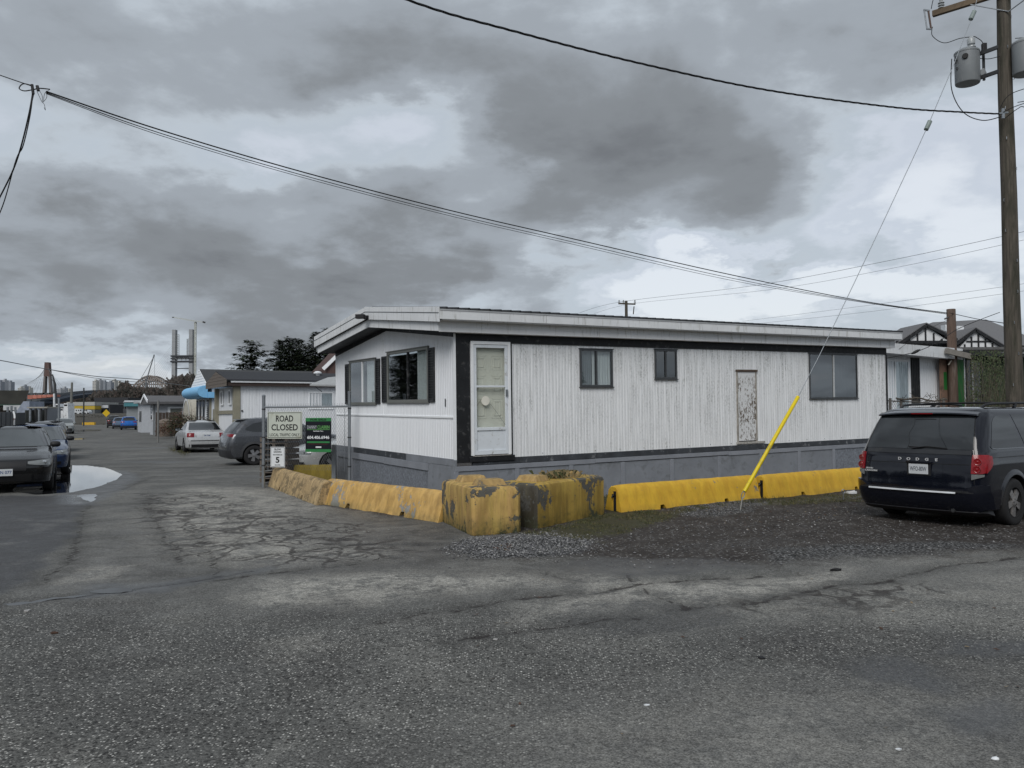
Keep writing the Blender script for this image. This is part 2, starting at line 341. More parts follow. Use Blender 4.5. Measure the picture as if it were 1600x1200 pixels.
A['light'] = union(region([(230, 800), (300, 760), (420, 765), (560, 800), (640, 870), (500, 880), (300, 880), (240, 840)], .9, k=.95), region([(420, 905), (600, 890), (760, 895), (860, 905), (700, 925), (560, 945), (420, 950), (380, 930)], .5, k=1.),
                   region([(60, 912), (150, 885), (230, 880), (190, 895), (100, 915)], .15, k=.9), region([(850, 940), (920, 900), (1100, 905), (1340, 890), (1320, 905), (1180, 930), (1000, 950), (820, 975)], .5, k=.9), region([(1090, 960), (1300, 920), (1700, 890), (1700, 950), (1300, 980)], .8, k=.45),
                   region([(400, 1000), (520, 985), (560, 1000), (420, 1040)], .3, k=.55), region([(750, 905), (850, 890), (960, 895), (900, 915), (780, 915)], .3, k=.8), region([(1380, 868), (1600, 858), (1900, 850), (1900, 880), (1400, 885)], .5, k=.35),
                   region([(820, 1130), (1050, 1080), (1400, 1060), (1700, 1050), (1700, 1300), (820, 1300)], 1.0, k=.30), region([(470, 780), (640, 860), (600, 800)], .5, k=.2))
A['allig'] = union(region([(220, 770), (330, 770), (420, 800), (560, 815), (640, 850), (600, 885), (420, 880), (260, 870), (215, 810)], 1.0), region([(1120, 930), (1420, 900), (1560, 920), (1400, 965), (1100, 970)], .8, k=.6))
A['wet'] = union(region([(1330, 1035), (1420, 1022), (1520, 1060), (1490, 1085), (1350, 1072)], .35, k=.62), region([(1410, 1100), (1560, 1085), (1610, 1130), (1590, 1165), (1470, 1150)], .3, k=.62), region([(1440, 985), (1700, 1005), (1700, 1040), (1440, 1030)], .35, k=.6), *[region([(x0, y0), (x0+w0*.5, y0-h0), (x0+w0, y0-h0*.3), (x0+w0*.6, y0+h0)], .6, k=k0) for x0, y0, w0, h0, k0 in ((250, 690, 260, 2, .8), (200, 700, 200, 2, .7), (300, 716, 240, 3, .6), (180, 676, 200, 1.5, .8), (160, 722, 160, 3, .6), (330, 745, 160, 4, .5), (240, 668, 120, 1, .8))], region([(100, 735), (200, 735), (220, 748), (150, 790), (90, 790)], .7), region([(880, 874), (1120, 870), (1180, 885), (1000, 900), (860, 892)], .5, k=.9), region([(120, 915), (260, 905), (420, 880), (450, 885), (260, 925), (100, 940)], .35, k=.7), region([(100, 690), (200, 680), (260, 700), (150, 712)], 3, k=.45))
A['coarse'] = union(region([(-300, 940), (430, 960), (800, 950), (1100, 990), (1400, 950), (1900, 900), (1900, 1050), (1150, 1060), (900, 1110), (640, 1180), (300, 1300), (-300, 1300)], 1.3), .0*X)
lines = [[(0, 945), (70, 938), (150, 928), (230, 918), (340, 905), (430, 893), (560, 880)], [(200, 925), (290, 910), (400, 890)],
         [(590, 972), (650, 960), (720, 950), (800, 935), (930, 925), (1010, 912), (1100, 905), (1250, 898)], [(700, 1000), (840, 980), (960, 965), (1000, 965)],
         [(980, 900), (1010, 925), (1060, 945), (1075, 950)], [(60, 912), (110, 875), (118, 840), (132, 800), (140, 775), (190, 765), (240, 745), (330, 742), (420, 742)],
         [(300, 830), (330, 870), (340, 905)], [(1050, 952), (1160, 940), (1300, 915), (1400, 905)], [(1400, 900), (1500, 880), (1600, 868)], [(850, 895), (880, 905)], [(230, 780), (260, 850), (290, 880), (400, 868), (560, 850), (700, 850)]]
A['dl'] = np.minimum.reduce([dline(X+.16*fbm(X*4, Y*4, 5), Y+.25*fbm(X*4, Y*4, 6), GP(l)) for l in lines])
puddles = [('puddle', [(70, 750), (74, 734), (96, 727), (130, 727), (165, 731), (190, 741), (180, 750), (150, 761), (112, 769), (60, 773), (20, 768), (30, 756)], 'bright puddle beside the parked blue car'),
           ('puddle', [(121, 774), (135, 772), (151, 772), (149, 778), (143, 784), (130, 780)], None),
           ('puddle', [(140, 926), (160, 920), (190, 918), (214, 920), (200, 925), (165, 928)], None),
           ('puddle', [(2, 944), (40, 939), (90, 933), (130, 930), (132, 932), (80, 937), (30, 944)], None),
           
           ('puddle', [(112, 686), (124, 683), (132, 685), (126, 690), (114, 691)], None), ('puddle', [(118, 673), (140, 671), (160, 672), (140, 675)], None)]
Z = .022*fbm(X*.45, Y*.45, 31)+.006*fbm(X*2.5, Y*2.5, 32)
fall = np.clip((30-np.hypot(X, Y-10))/12, 0, 1); Z = Z*fall
pd = np.full(X.shape, -9.)
for nme, pts, lb in puddles: pd = np.maximum(pd, pinpoly(X+.07*fbm(X*5, Y*5, 41), Y+.12*fbm(X*5, Y*5, 42), GP(pts)))
Z = np.where(pd > -.5, Z*np.clip(-pd*2, 0, 1)-.012*np.clip(pd/.10+.3, -.6, 1), Z)
Z = Z+A['soil']*(.02+.05*fbm(X*2, Y*2, 51)*fall)*np.clip(-pd, 0, 1)+A['gravel']*.015*fall-.018*np.clip(1-A['dl']/.06, 0, 1)*fall*np.clip(-pd*4, 0, 1)
gm = bpy.data.meshes.new('ground')
vv = np.stack([X, Y, Z], -1).reshape(-1, 3)
idx = np.arange(nx_*ny_).reshape(ny_, nx_); q = np.stack([idx[:-1, :-1], idx[:-1, 1:], idx[1:, 1:], idx[1:, :-1]], -1).reshape(-1, 4)
gm.vertices.add(len(vv)); gm.vertices.foreach_set('co', vv.ravel()); gm.loops.add(q.size); gm.loops.foreach_set('vertex_index', q.ravel().astype(np.int32))
gm.polygons.add(len(q)); gm.polygons.foreach_set('loop_start', np.arange(0, q.size, 4, dtype=np.int32)); gm.polygons.foreach_set('loop_total', np.full(len(q), 4, np.int32))
gm.polygons.foreach_set('use_smooth', np.ones(len(q), bool)); gm.update()
for k_, a_ in A.items():
    at_ = gm.attributes.new(k_, 'FLOAT', 'POINT'); at_.data.foreach_set('value', (a_*np.ones(X.shape)).ravel().astype(np.float32))
def gz(x, y):
    i = min(max(int(np.searchsorted(xs, x)), 1), nx_-1); j = min(max(int(np.searchsorted(ys, y)), 1), ny_-1); return float(Z[j, i])
m, t = mat0('asphalt_ground'); v = N(t, 'ShaderNodeTexCoord').outputs['Object']
at_ = lambda n: N(t, 'ShaderNodeAttribute', attribute_name=n).outputs['Fac']
vor = N(t, 'ShaderNodeTexVoronoi', {'Vector': v, 'Scale': 62.}); vor2 = N(t, 'ShaderNodeTexVoronoi', {'Vector': v, 'Scale': 135.})
cs = N(t, 'ShaderNodeSeparateColor', {0: vor.outputs['Color']}).outputs; cs2 = N(t, 'ShaderNodeSeparateColor', {0: vor2.outputs['Color']}).outputs
big = NOISE(t, v, .35, 6, .6, .6); mid = NOISE(t, v, 2.6, 6, .65, .4); fine = NOISE(t, v, 26, 5, .7)
fib = NOISE(t, v, 9, 5, .7, 1.2)
coarse = at_('coarse')
base = MIX(t, MR(t, big, .35, .65), (.098, .098, .094), (.150, .149, .141))
base = MIX(t, MR(t, mid, .45, .75, 0, .45), base, (.072, .071, .068))
base = MIX(t, MR(t, mid, .25, .05+.3, .35, 0), base, (.165, .163, .155))
lt = MA(t, 'MULTIPLY', at_('light'), MR(t, MA(t, 'ADD', MA(t, 'MULTIPLY', fib, .5), MA(t, 'MULTIPLY', mid, .6)), .46, .60)); base = MIX(t, MA(t, 'MULTIPLY', lt, .9, clamp=True), base, (.34, .33, .30))
base = MIX(t, MA(t, 'MULTIPLY', at_('stain'), MR(t, mid, .35, .6, .15, .75)), base, (.055, .052, .050))
dk = at_('dark'); base = MIX(t, MA(t, 'MULTIPLY', dk, .85), base, MIX(t, mid, (.046, .047, .050), (.064, .065, .069)))
base = MIX(t, MA(t, 'MULTIPLY', coarse, .30), base, (.055, .055, .051))
patch = NOISE(t, v, .55, 5, .6, 1.2); base = MIX(t, MR(t, patch, .50, .68, 0, .42), base, (.058, .056, .054)); base = MIX(t, MR(t, patch, .46, .30, 0, .35), base, (.25, .245, .225))
# aggregate chips
chip = MR(t, cs[0], .70, .86); chipc = MIX(t, cs[1], (.30, .295, .275), (.66, .65, .61)); ca = MA(t, 'MULTIPLY', chip, MR(t, vor.outputs['Distance'], .50, .34)); ca = MA(t, 'MULTIPLY', ca, MA(t, 'MULTIPLY_ADD', coarse, .72, .16))
ca = MA(t, 'MULTIPLY', ca, MA(t, 'SUBTRACT', 1., MA(t, 'MULTIPLY', dk, .8)), clamp=True)
ca = MA(t, 'MULTIPLY', ca, MR(t, fib, .3, .6, .45, 1.1), clamp=True)
base = N(t, 'ShaderNodeVectorMath', {0: base, 'Scale': MA(t, 'MULTIPLY', MR(t, cs2[0], 0, 1, .55, 1.45), MR(t, fine, .3, .7, .7, 1.3))}, operation='SCALE').outputs[0]
pit = MA(t, 'MULTIPLY', MR(t, cs[2], .74, .9), MA(t, 'MULTIPLY_ADD', coarse, .5, .2)); base = MIX(t, pit, base, (.018, .018, .018))
base = MIX(t, ca, base, chipc)
# cracks
wv = N(t, 'ShaderNodeVectorMath', {0: v, 1: N(t, 'ShaderNodeVectorMath', {0: NOISE(t, v, 1.6, 3, .6, 0, out=1), 'Scale': .9}, operation='SCALE').outputs[0]}, operation='ADD').outputs[0]
wv = N(t, 'ShaderNodeMapping', {0: wv, 3: (1.25, 1.0, 1)}).outputs[0]
ve = N(t, 'ShaderNodeTexVoronoi', {'Vector': wv, 'Scale': 1.05}, feature='DISTANCE_TO_EDGE').outputs[0]; ve2 = N(t, 'ShaderNodeTexVoronoi', {'Vector': wv, 'Scale': 2.5}, feature='DISTANCE_TO_EDGE').outputs[0]
al = at_('allig'); cw = MR(t, mid, .3, .55, .45, 1.)
c1 = MA(t, 'MULTIPLY', MR(t, ve, .060, .022), MR(t, al, .25, .6)); c2 = MA(t, 'MULTIPLY', MR(t, ve2, .085, .03), MA(t, 'MULTIPLY', MR(t, al, .4, .7), MR(t, NOISE(t, v, .8, 2, .5), .46, .52)))
dl = MA(t, 'ADD', at_('dl'), MA(t, 'MULTIPLY', MA(t, 'SUBTRACT', fine, .5), .05)); c3 = MA(t, 'MULTIPLY', MR(t, dl, .034, .012), MR(t, mid, .36, .5, .35, 1.)); halo = MR(t, at_('dl'), .22, .0, 0, .35)
ck = MA(t, 'MAXIMUM', MA(t, 'MULTIPLY', MA(t, 'MAXIMUM', c1, c2), cw), c3)
base = MIX(t, halo, base, (.030, .029, .028))
base = MIX(t, MA(t, 'MULTIPLY', ck, .78), base, (.022, .018, .018))
# soil, gravel, moss
vs_ = N(t, 'ShaderNodeTexVoronoi', {'Vector': v, 'Scale': 34.}); sc_ = N(t, 'ShaderNodeSeparateColor', {0: vs_.outputs['Color']}).outputs
so_ = at_('soil'); soil = MIX(t, MR(t, mid, .3, .7), (.024, .020, .018), (.056, .050, .046))
soil = MIX(t, MA(t, 'MULTIPLY', MR(t, cs[0], .82, .9), MR(t, MA(t, 'ADD', MA(t, 'MULTIPLY', fib, .5), MA(t, 'MULTIPLY', mid, .5)), .47, .6, .05, .9)), soil, MIX(t, cs[1], (.10, .095, .09), (.26, .25, .24)))
soil = MIX(t, MA(t, 'MULTIPLY', MR(t, sc_[0], .93, .96), .6), soil, (.22, .215, .21))
base = MIX(t, MR(t, MA(t, 'ADD', so_, MA(t, 'MULTIPLY', MA(t, 'SUBTRACT', MA(t, 'ADD', MA(t, 'MULTIPLY', fib, .5), MA(t, 'MULTIPLY', mid, .5)), .5), 1.8)), .3, .75), base, soil)
gr = at_('gravel'); gravc = MIX(t, sc_[1], (.05, .05, .05), (.28, .28, .28)); gravc = MIX(t, MR(t, vs_.outputs['Distance'], .3, .6), gravc, (.02, .02, .02))
base = MIX(t, MR(t, MA(t, 'ADD', gr, MA(t, 'MULTIPLY', MA(t, 'SUBTRACT', fib, .5), .8)), .3, .75), base, gravc)
mo = MR(t, MA(t, 'ADD', at_('moss'), MA(t, 'MULTIPLY', MA(t, 'SUBTRACT', fib, .5), 2.6)), .55, .9); base = MIX(t, mo, base, MIX(t, fine, (.028, .026, .017), (.080, .078, .044)))
# damp film
we_ = at_('wet'); wn = MR(t, MA(t, 'ADD', we_, MA(t, 'MULTIPLY', MA(t, 'SUBTRACT', mid, .5), .8)), .35, .7)
base = MIX(t, MA(t, 'MULTIPLY', wn, .5), base, (.018, .018, .019))
rough = MR(t, mid, .3, .7, .62, .85); dkr = MA(t, 'MULTIPLY', MA(t, 'MAXIMUM', dk, at_('stain')), .22); rough = MA(t, 'SUBTRACT', rough, MA(t, 'ADD', dkr, MA(t, 'MULTIPLY', wn, .28)), clamp=True)
hgt = MA(t, 'ADD', MA(t, 'MULTIPLY', MR(t, vor.outputs['Distance'], .5, .1), MA(t, 'MULTIPLY_ADD', coarse, .5, .4)), MA(t, 'ADD', MA(t, 'MULTIPLY', fine, .8), MA(t, 'MULTIPLY', ck, -2.5)))
hgt = MA(t, 'ADD', hgt, MA(t, 'MULTIPLY', MR(t, vs_.outputs['Distance'], .5, .1), MA(t, 'MULTIPLY', MA(t, 'MAXIMUM', gr, MA(t, 'MULTIPLY', so_, .4)), 2.)))
fin(t, base, rough, 0, MR(t, wn, 0, 1, .10, .5), hgt, .6, .006)
gm.materials.append(m); go = bpy.data.objects.new('ground', gm); COL.objects.link(go); tag(go, kind='structure')
# puddle water: level sheets lying in the dips
m, t = mat0('water'); v = N(t, 'ShaderNodeTexCoord').outputs['Object']
p_ = N(t, 'ShaderNodeBsdfPrincipled', {'Base Color': (.012, .012, .013, 1), 'Roughness': .03, 'IOR': 1.75, 'Specular IOR Level': 1., 'Normal': N(t, 'ShaderNodeBump', {'Height': NOISE(t, v, 3, 3), 'Strength': .05, 'Distance': .004}).outputs[0]})
N(t, 'ShaderNodeOutputMaterial', {0: p_.outputs[0]}); M_water = m
for nme, pts, lb in puddles:
    g = GP(pts); n = len(g); vs = []
    for i in range(n):                                   # Catmull-Rom outline with a ragged edge
        a, b, c, d = g[i-1], g[i], g[(i+1) % n], g[(i+2) % n]
        for k in range(10):
            u = k/10; q_ = .5*((2*b)+(c-a)*u+(2*a-5*b+4*c-d)*u*u+(3*b-a-3*c+d)*u**3)
            sz = min(1, .03+.012*q_[1]**1.2/10)
            vs.append((q_[0]+sz*3*fbm(np.array(q_[0]*5), np.array(q_[1]*5), 3), q_[1]+sz*5*fbm(np.array(q_[0]*5), np.array(q_[1]*5), 9), -.001))
    cx = sum(a[0] for a in vs)/len(vs); cy = sum(a[1] for a in vs)/len(vs); mb = MB()
    mb.add(vs, [tuple(range(len(vs)))]); o = mb.build('puddle', M_water); tag(o, kind='structure')
# loose stones on the gravel and the soil
mb = MB()
ico = [(0, 0, 1), (.9, 0, .3), (.28, .85, .3), (-.72, .53, .3), (-.72, -.53, .3), (.28, -.85, .3), (0, 0, -.5)]
icf = [(0, 1, 2), (0, 2, 3), (0, 3, 4), (0, 4, 5), (0, 5, 1), (6, 2, 1), (6, 3, 2), (6, 4, 3), (6, 5, 4), (6, 1, 5)]
def stones(poly, n, r0, r1, mats=3):
    g = GP(poly); lo = g.min(0); hi = g.max(0); c = 0
    while c < n:
        x = rnd.uniform(lo[0], hi[0]); y = rnd.uniform(lo[1], hi[1])
        if pinpoly(np.array([x+rnd.gauss(0, .12)]), np.array([y+rnd.gauss(0, .15)]), g)[0] < 0: c += .2; continue
        r = r0+(r1-r0)*rnd.random()**3; a = rnd.uniform(0, 6.3); ca_, sa = math.cos(a), math.sin(a); f1, f2 = rnd.uniform(.6, 1.3), rnd.uniform(.5, .9); z = gz(x, y)+r*.12
        j = [1+rnd.uniform(-.25, .25) for _ in ico]
        mb.k = rnd.randrange(mats); mb.add([(x+r*q*(px*ca_*f1-py*sa), y+r*q*(px*sa*f1+py*ca_), z+r*f2*pz*q) for q, (px, py, pz) in zip(j, ico)], icf); c += 1
gp = [(690, 862), (740, 840), (830, 833), (890, 838), (940, 850), (900, 868), (760, 876)]
stones(gp, 5200, .005, .017); stones([(700, 872), (980, 830), (1340, 790), (1600, 830), (1600, 858), (1100, 890)], 2600, .005, .018); stones([(1060, 792), (1190, 778), (1180, 800), (1100, 812), (1050, 806)], 900, .008, .016)
stones([(540, 830), (700, 820), (700, 900), (600, 900)], 160, .005, .014); stones([(0, 960), (1600, 900), (1600, 1190), (0, 1190)], 260, .003, .009)
o = mb.build('loose_gravel', [P('stone_a', (.16, .16, .165), .8), P('stone_b', (.085, .085, .09), .8), P('stone_c', (.29, .285, .28), .8)], recalc=False); tag(o, kind='stuff')
# grass and moss tufts
mb = MB()
def tuft(x, y, z, n, h, sp):
    for _ in range(n):
        a = rnd.uniform(0, 6.3); l = h*rnd.uniform(.4, 1.1); bx, by = x+rnd.gauss(0, sp), y+rnd.gauss(0, sp); dx, dy = math.cos(a), math.sin(a); w_ = .0035
        lean = rnd.uniform(.1, .8)*l; mb.k = rnd.choice((0, 0, 1)); mb.add([(bx-dy*w_, by+dx*w_, z), (bx+dy*w_, by-dx*w_, z), (bx+dx*lean*.5+dy*w_*.7, by+dy*lean*.5-dx*w_*.7, z+l*.6), (bx+dx*lean, by+dy*lean, z+l*.85)], [(0, 1, 2), (0, 2, 3)])
for poly, n, h in (([(820, 838), (868, 824), (960, 800), (1010, 802), (1080, 796), (1060, 812), (985, 834), (900, 846)], 700, .03), ([(946, 806), (946, 775), (980, 775), (975, 806)], 420, .09), ([(1190, 792), (1195, 778), (1350, 772), (1350, 786), (1250, 790)], 260, .06), ([(260, 702), (285, 692), (310, 700), (290, 714)], 260, .14), ([(810, 834), (840, 830), (950, 806), (945, 812), (850, 840)], 220, .035), ([(965, 806), (1190, 783), (1190, 788), (970, 812)], 220, .06)):
    g = GP(poly); lo = g.min(0); hi = g.max(0); c = 0
    while c < n:
        x = rnd.uniform(lo[0], hi[0]); y = rnd.uniform(lo[1], hi[1])
        if pinpoly(np.array([x]), np.array([y]), g)[0] < 0: c += .1; continue
        if vn(np.array(x*4.), np.array(y*4.), 77) < .42: c += .4; continue
        tuft(x, y, gz(x, y), 7, h, .03); c += 1
M_grass = P('grass_blades', (.055, .062, .025), .8, var=.3); M_straw = P('grass_straw', (.13, .11, .05), .8, var=.3)
o = mb.build('grass', [M_grass, M_straw], recalc=False); tag(o, kind='stuff')
# fallen leaves and litter, real pieces lying on the ground
mb = MB()
for poly, n in (([(1040, 800), (1340, 778), (1340, 800), (1200, 830), (1060, 830)], 260), ([(960, 800), (1060, 790), (1060, 800), (970, 820)], 120), ([(760, 862), (800, 852), (800, 866)], 40), ([(600, 890), (1600, 880), (1600, 1190), (100, 1190)], 26)):
    g = GP(poly); lo = g.min(0); hi = g.max(0)
    for _ in range(n*2):
        x = rnd.uniform(lo[0], hi[0]); y = rnd.uniform(lo[1], hi[1])
        if pinpoly(np.array([x]), np.array([y]), g)[0] < 0: continue
        a = rnd.uniform(0, 6.3); r = rnd.uniform(.008, .028); z = gz(x, y)+.006; ca_, sa = math.cos(a)*r, math.sin(a)*r
        mb.k = rnd.choice((0, 0, 0, 1)); mb.add([(x-ca_, y-sa, z), (x+sa*.5, y-ca_*.5, z+.006), (x+ca_, y+sa, z+rnd.uniform(0, .012)), (x-sa*.5, y+ca_*.5, z+.002)], [(0, 1, 2, 3)])
o = mb.build('fallen_leaves', [P('dead_leaf', (.06, .030, .018), .8, var=.4), P('dead_leaf_pale', (.20, .15, .09), .8, var=.3)], recalc=False); tag(o, kind='stuff')
def litter(px, py, s, name, label, cat, m_=None):
    c = G(px, py); mb = MB(); k = 7
    pts = [(rnd.uniform(.5, 1.2)*s*math.cos(i*6.28/k), rnd.uniform(.3, .9)*s*math.sin(i*6.28/k)) for i in range(k)]
    mb.add([(x, y, .004+rnd.uniform(0, .4)*s) for x, y in pts]+[(0, 0, .3*s+.006)]+[(x*.96, y*.96, .002) for x, y in pts]+[(0, 0, .002)], [(i, (i+1) % k, k) for i in range(k)]+[((i+1) % k+k+1, i+k+1, 2*k+1) for i in range(k)]+[(i, (i+1) % k, (i+1) % k+k+1, i+k+1) for i in range(k)])
    o = mb.build(name, m_ or M_white, smooth=60); o.location = (c.x, c.y, gz(c.x, c.y)); tag(o, label, cat)
litter(1010, 1103, .018, 'paper_scrap', 'small crumpled white paper scrap on the coarse asphalt at bottom centre', 'litter')
litter(1405, 1172, .018, 'paper_scrap', 'flat white paper scrap on the asphalt left of the curled scrap', 'litter')
litter(1556, 1186, .024, 'paper_scrap', 'curled white scrap on the asphalt at the bottom right corner', 'litter')
litter(1330, 772, .14, 'plastic_bag', 'flattened white plastic bag on the soil beside the small anchor eye', 'litter')
litter(1190, 1028, .03, 'dark_twig', 'small dark twig lying on the asphalt in the middle of the foreground', 'twig', M_plastic)
litter(85, 990, .03, 'dead_leaf_clump', 'dark curled dead leaf on the asphalt at the lower left', 'leaf', P('dead_leaf', (0, 0, 0)))
litter(43, 957, .035, 'loose_stone', 'pale loose stone on the asphalt at the left below the thin puddle', 'stone', P('stone_c', (0, 0, 0)))
litter(775, 1000, .02, 'loose_stone', 'tiny pale pebble on the asphalt in the centre of the foreground', 'stone', P('stone_c', (0, 0, 0)))
litter(1305, 892, .06, 'dark_clod', 'black clod of broken asphalt at the far edge of the road', 'clod', M_dark)
# ================================================================== MAIN MOBILE HOME
ex = Vector((.861, .509, .0124)).normalized(); ey = Vector((-.509, .861, .0113)); ey = (ey-ex*ex.dot(ey)).normalized(); ez = ex.cross(ey)
TO = Vector((-1.0036, 14.5, 0)); TM = Matrix((ex, ey, ez)).transposed().to_4x4(); TM.translation = TO
def TW(x, y, z): return TM @ Vector((x, y, z))
home = thing('mobile_home', 'large white ribbed metal mobile home with black trim and grey skirting on the corner lot', 'mobile home', mat=TM)
L_, W_ = 12.12, 6.42
LW = lambda u, z, d=0.: (u, -d, z)          # long wall: metres along, height, metres proud of the wall
EW = lambda u, z, d=0.: (-d, u, z)          # end wall
def pbox(mb, PF, u0, u1, z0, z1, d0, d1):
    mb.hexa([PF(u0, z0, d0), PF(u1, z0, d0), PF(u1, z0, d1), PF(u0, z0, d1)], [PF(u0, z1, d0), PF(u1, z1, d0), PF(u1, z1, d1), PF(u0, z1, d1)])
def cuts(a, b, u, holes):
    iv = [(a, b)]
    for (h0, h1, y0, y1) in holes:
        if h0-1e-6 < u < h1+1e-6:
            nv = []
            for p_, q_ in iv:
                if y1 <= p_ or y0 >= q_: nv.append((p_, q_)); continue
                if y0 > p_: nv.append((p_, y0))
                if y1 < q_: nv.append((y1, q_))
            iv = nv
    return [i for i in iv if i[1]-i[0] > .004]
def ribbed(PF, u0, u1, zlo, ztop, holes, pitch=.10, rib=.083, pr=.011, th=.03):
    mb = MB(); u = u0
    es = sorted(set([u0, u1]+[h for H_ in holes for h in H_[:2] if u0 < h < u1]))
    for a, b in zip(es[:-1], es[1:]):
        n = max(1, int((b-a)/.5)); 
        for i in range(n):
            p0, p1 = a+(b-a)*i/n, a+(b-a)*(i+1)/n
            for z0, z1 in cuts(zlo(p0), 99, (p0+p1)/2, holes):
                mb.hexa([PF(p0, z0, -th), PF(p1, z0, -th), PF(p1, z0, 0), PF(p0, z0, 0)], [PF(p0, min(z1, ztop(p0)), -th), PF(p1, min(z1, ztop(p1)), -th), PF(p1, min(z1, ztop(p1)), 0), PF(p0, min(z1, ztop(p0)), 0)])
    while u < u1:
        a, b = u, min(u+rib, u1); c = (a+b)/2; g = .010; jit = rnd.uniform(-.001, .001)
        for z0, z1 in cuts(zlo(c), 99, c, [(h[0]-rib/2, h[1]+rib/2, h[2], h[3]) for h in holes]):
            T0, T1 = min(z1, ztop(a)), min(z1, ztop(b))
            mb.hexa([PF(a, z0, 0), PF(b, z0, 0), PF(b-g, z0, pr+jit), PF(a+g, z0, pr+jit)], [PF(a, T0, 0), PF(b, T1, 0), PF(b-g, T1, pr+jit), PF(a+g, T0, pr+jit)])
        u += pitch
    return mb
M_sideL = siding('siding_weathered', (.80, .815, .83), 1.2)
M_sideE = siding('siding_clean', (.80, .82, .85), .25)
M_peelw = None
win_long = [(2.70, 3.49, 2.15, 2.88), (4.58, 5.17, 2.31, 2.91), (9.26, 10.99, 1.86, 2.92)]
holes = win_long+[(.29, 1.16, .80, 3.2), (6.90, 7.51, .92, 2.51)]
mb = ribbed(LW, .30, L_, lambda u: .86, lambda u: 2.945, holes, .072, .060, .0045); mb.build('siding', M_sideL, home, recalc=True)
win_end = [(1.06, 3.10, 1.89, 2.93), (3.76, 5.44, 1.86, 2.85)]
gable = lambda u: 3.06+.36*(1-abs(u-3.16)/3.2)
mb = ribbed(EW, .03, W_, lambda u: 1.625, gable, win_end, .072, .058, .008); mb.build('siding', M_sideE, home)
mb = ribbed(EW, .03, W_, lambda u: .87, lambda u: 1.595, [], .072, .058, .008); mb.build('siding', M_sideE, home)
mb = MB(); pbox(mb, EW, .02, W_, 1.590, 1.630, -.01, .022); mb.build('belt_moulding', M_white_clean, home, bevel=.006)
mb = MB(); pbox(mb, EW, 3.36, 3.385, 1.63, 3.4, .008, .016); mb.build('joint_strip', M_white_clean, home)
mb = MB(); pbox(mb, EW, W_-.03, W_+.01, .87, 3.05, -.02, .02); mb.build('corner_moulding', M_white_clean, home)
for u in (3.95, 6.35, 8.15, 11.5):
    mb = MB(); pbox(mb, LW, u, u+.022, .862, 2.94, .004, .011); mb.build('joint_strip', M_sideL, home)
for i, u in enumerate([.6+.61*k for k in range(20)]):
    for z in (.90,):
        if u < 1.3: continue
        mb = MB(); mb.box(u, -.012, z, u+.012, -.004, z+.012); mb.build('screw', M_alu, home)
# core behind the skin so nothing shows through, with rooms behind the windows
mb = MB(); z1 = 3.02
mb.box(.06, 1.0, .8, L_-.03, W_-.05, z1-.1); mb.box(1.0, .06, .8, 2.6, 1.0, 2.9); mb.box(5.3, .06, .8, 9.1, 1.0, 2.9); mb.box(3.6, .06, .8, 4.5, 1.0, 2.9)
core = mb
mb = MB(); mb.box(.5, .04, .15, L_, .08, .86); mb.build('skirt_backing', M_dark, home)
mb = MB(); mb.box(.75, .75, .86, L_-.04, W_-.05, 2.95); mb.build('inner_wall', P('room_dark', (.06, .058, .054), .95, var=.2, scale=2), home)
mb = MB(); mb.box(.0, .0, .8, L_, W_, .855); mb.build('floor', M_dark, home)
# right end and back walls
mb = MB(); mb.box(L_, 0, .86, L_+.02, W_, 2.95); mb.box(0.0, W_, .86, L_, W_+.02, 2.95); mb.build('rear_wall', M_sideE, home)
# black corner post, band under the eaves
mb = MB(); pbox(mb, LW, .025, .30, .80, 3.10, -.02, .020); mb.build('corner_board', M_black_trim, home, bevel=.004)
mb = MB(); pbox(mb, LW, .30, L_+.02, 2.945, 3.11, -.02, .024); mb.build('frieze_board', M_black_trim, home, bevel=.004)
mb = MB(); pbox(mb, LW, L_-.0, L_+.05, .75, 2.944, -.02, .022); mb.build('corner_board', M_black_trim, home)
mb = MB(); pbox(mb, LW, 1.135, 1.165, .86, 2.944, -.01, .03); mb.build('door_jamb', M_black_trim, home)
mb = MB(); pbox(mb, EW, -.018, .028, .86, 3.10, -.02, .018); mb.build('corner_moulding', M_white_clean, home)
# roof: two shallow slopes, corrugated sheet ends along the eaves
e0, e1, oy0 = -.45, L_+.17, -.35
rz = lambda y: 3.50+.36*(1-abs(y-3.16)/3.51)
mb = MB()
for a, b in ((oy0, 3.16), (3.16, 6.67)):
    for x0, x1 in ((e0, e1),):
        mb.hexa([(x0, a, rz(a)-.03), (x1, a, rz(a)-.03), (x1, b, rz(b)-.03), (x0, b, rz(b)-.03)], [(x0, a, rz(a)), (x1, a, rz(a)), (x1, b, rz(b)), (x0, b, rz(b))])
M_roof = P('roof_metal', (.035, .037, .040), .5, .3, var=.25, bump=.1)
roof = mb.build('roof', M_roof, home)
mb = MB(); x = e0+.1
while x < e1:
    j = rnd.uniform(-.012, .012)
    mb.hexa([(x+j, oy0-.035, rz(oy0)-.012), (x+j+.055, oy0-.035, rz(oy0)-.012), (x+j+.055, 3.1, rz(3.1)), (x+j, 3.1, rz(3.1))], [(x+j+.012, oy0-.035, rz(oy0)+.018), (x+j+.043, oy0-.035, rz(oy0)+.018), (x+j+.043, 3.1, rz(3.1)+.028), (x+j+.012, 3.1, rz(3.1)+.028)]); x += .21
mb.hexa([(e0, oy0-.03, rz(oy0)-.02), (e1, oy0-.03, rz(oy0)-.02), (e1, oy0+.3, rz(oy0+.3)-.005), (e0, oy0+.3, rz(oy0+.3)-.005)], [(e0, oy0-.03, rz(oy0)-.006), (e1, oy0-.03, rz(oy0)-.006), (e1, oy0+.3, rz(oy0+.3)+.010), (e0, oy0+.3, rz(oy0+.3)+.010)])
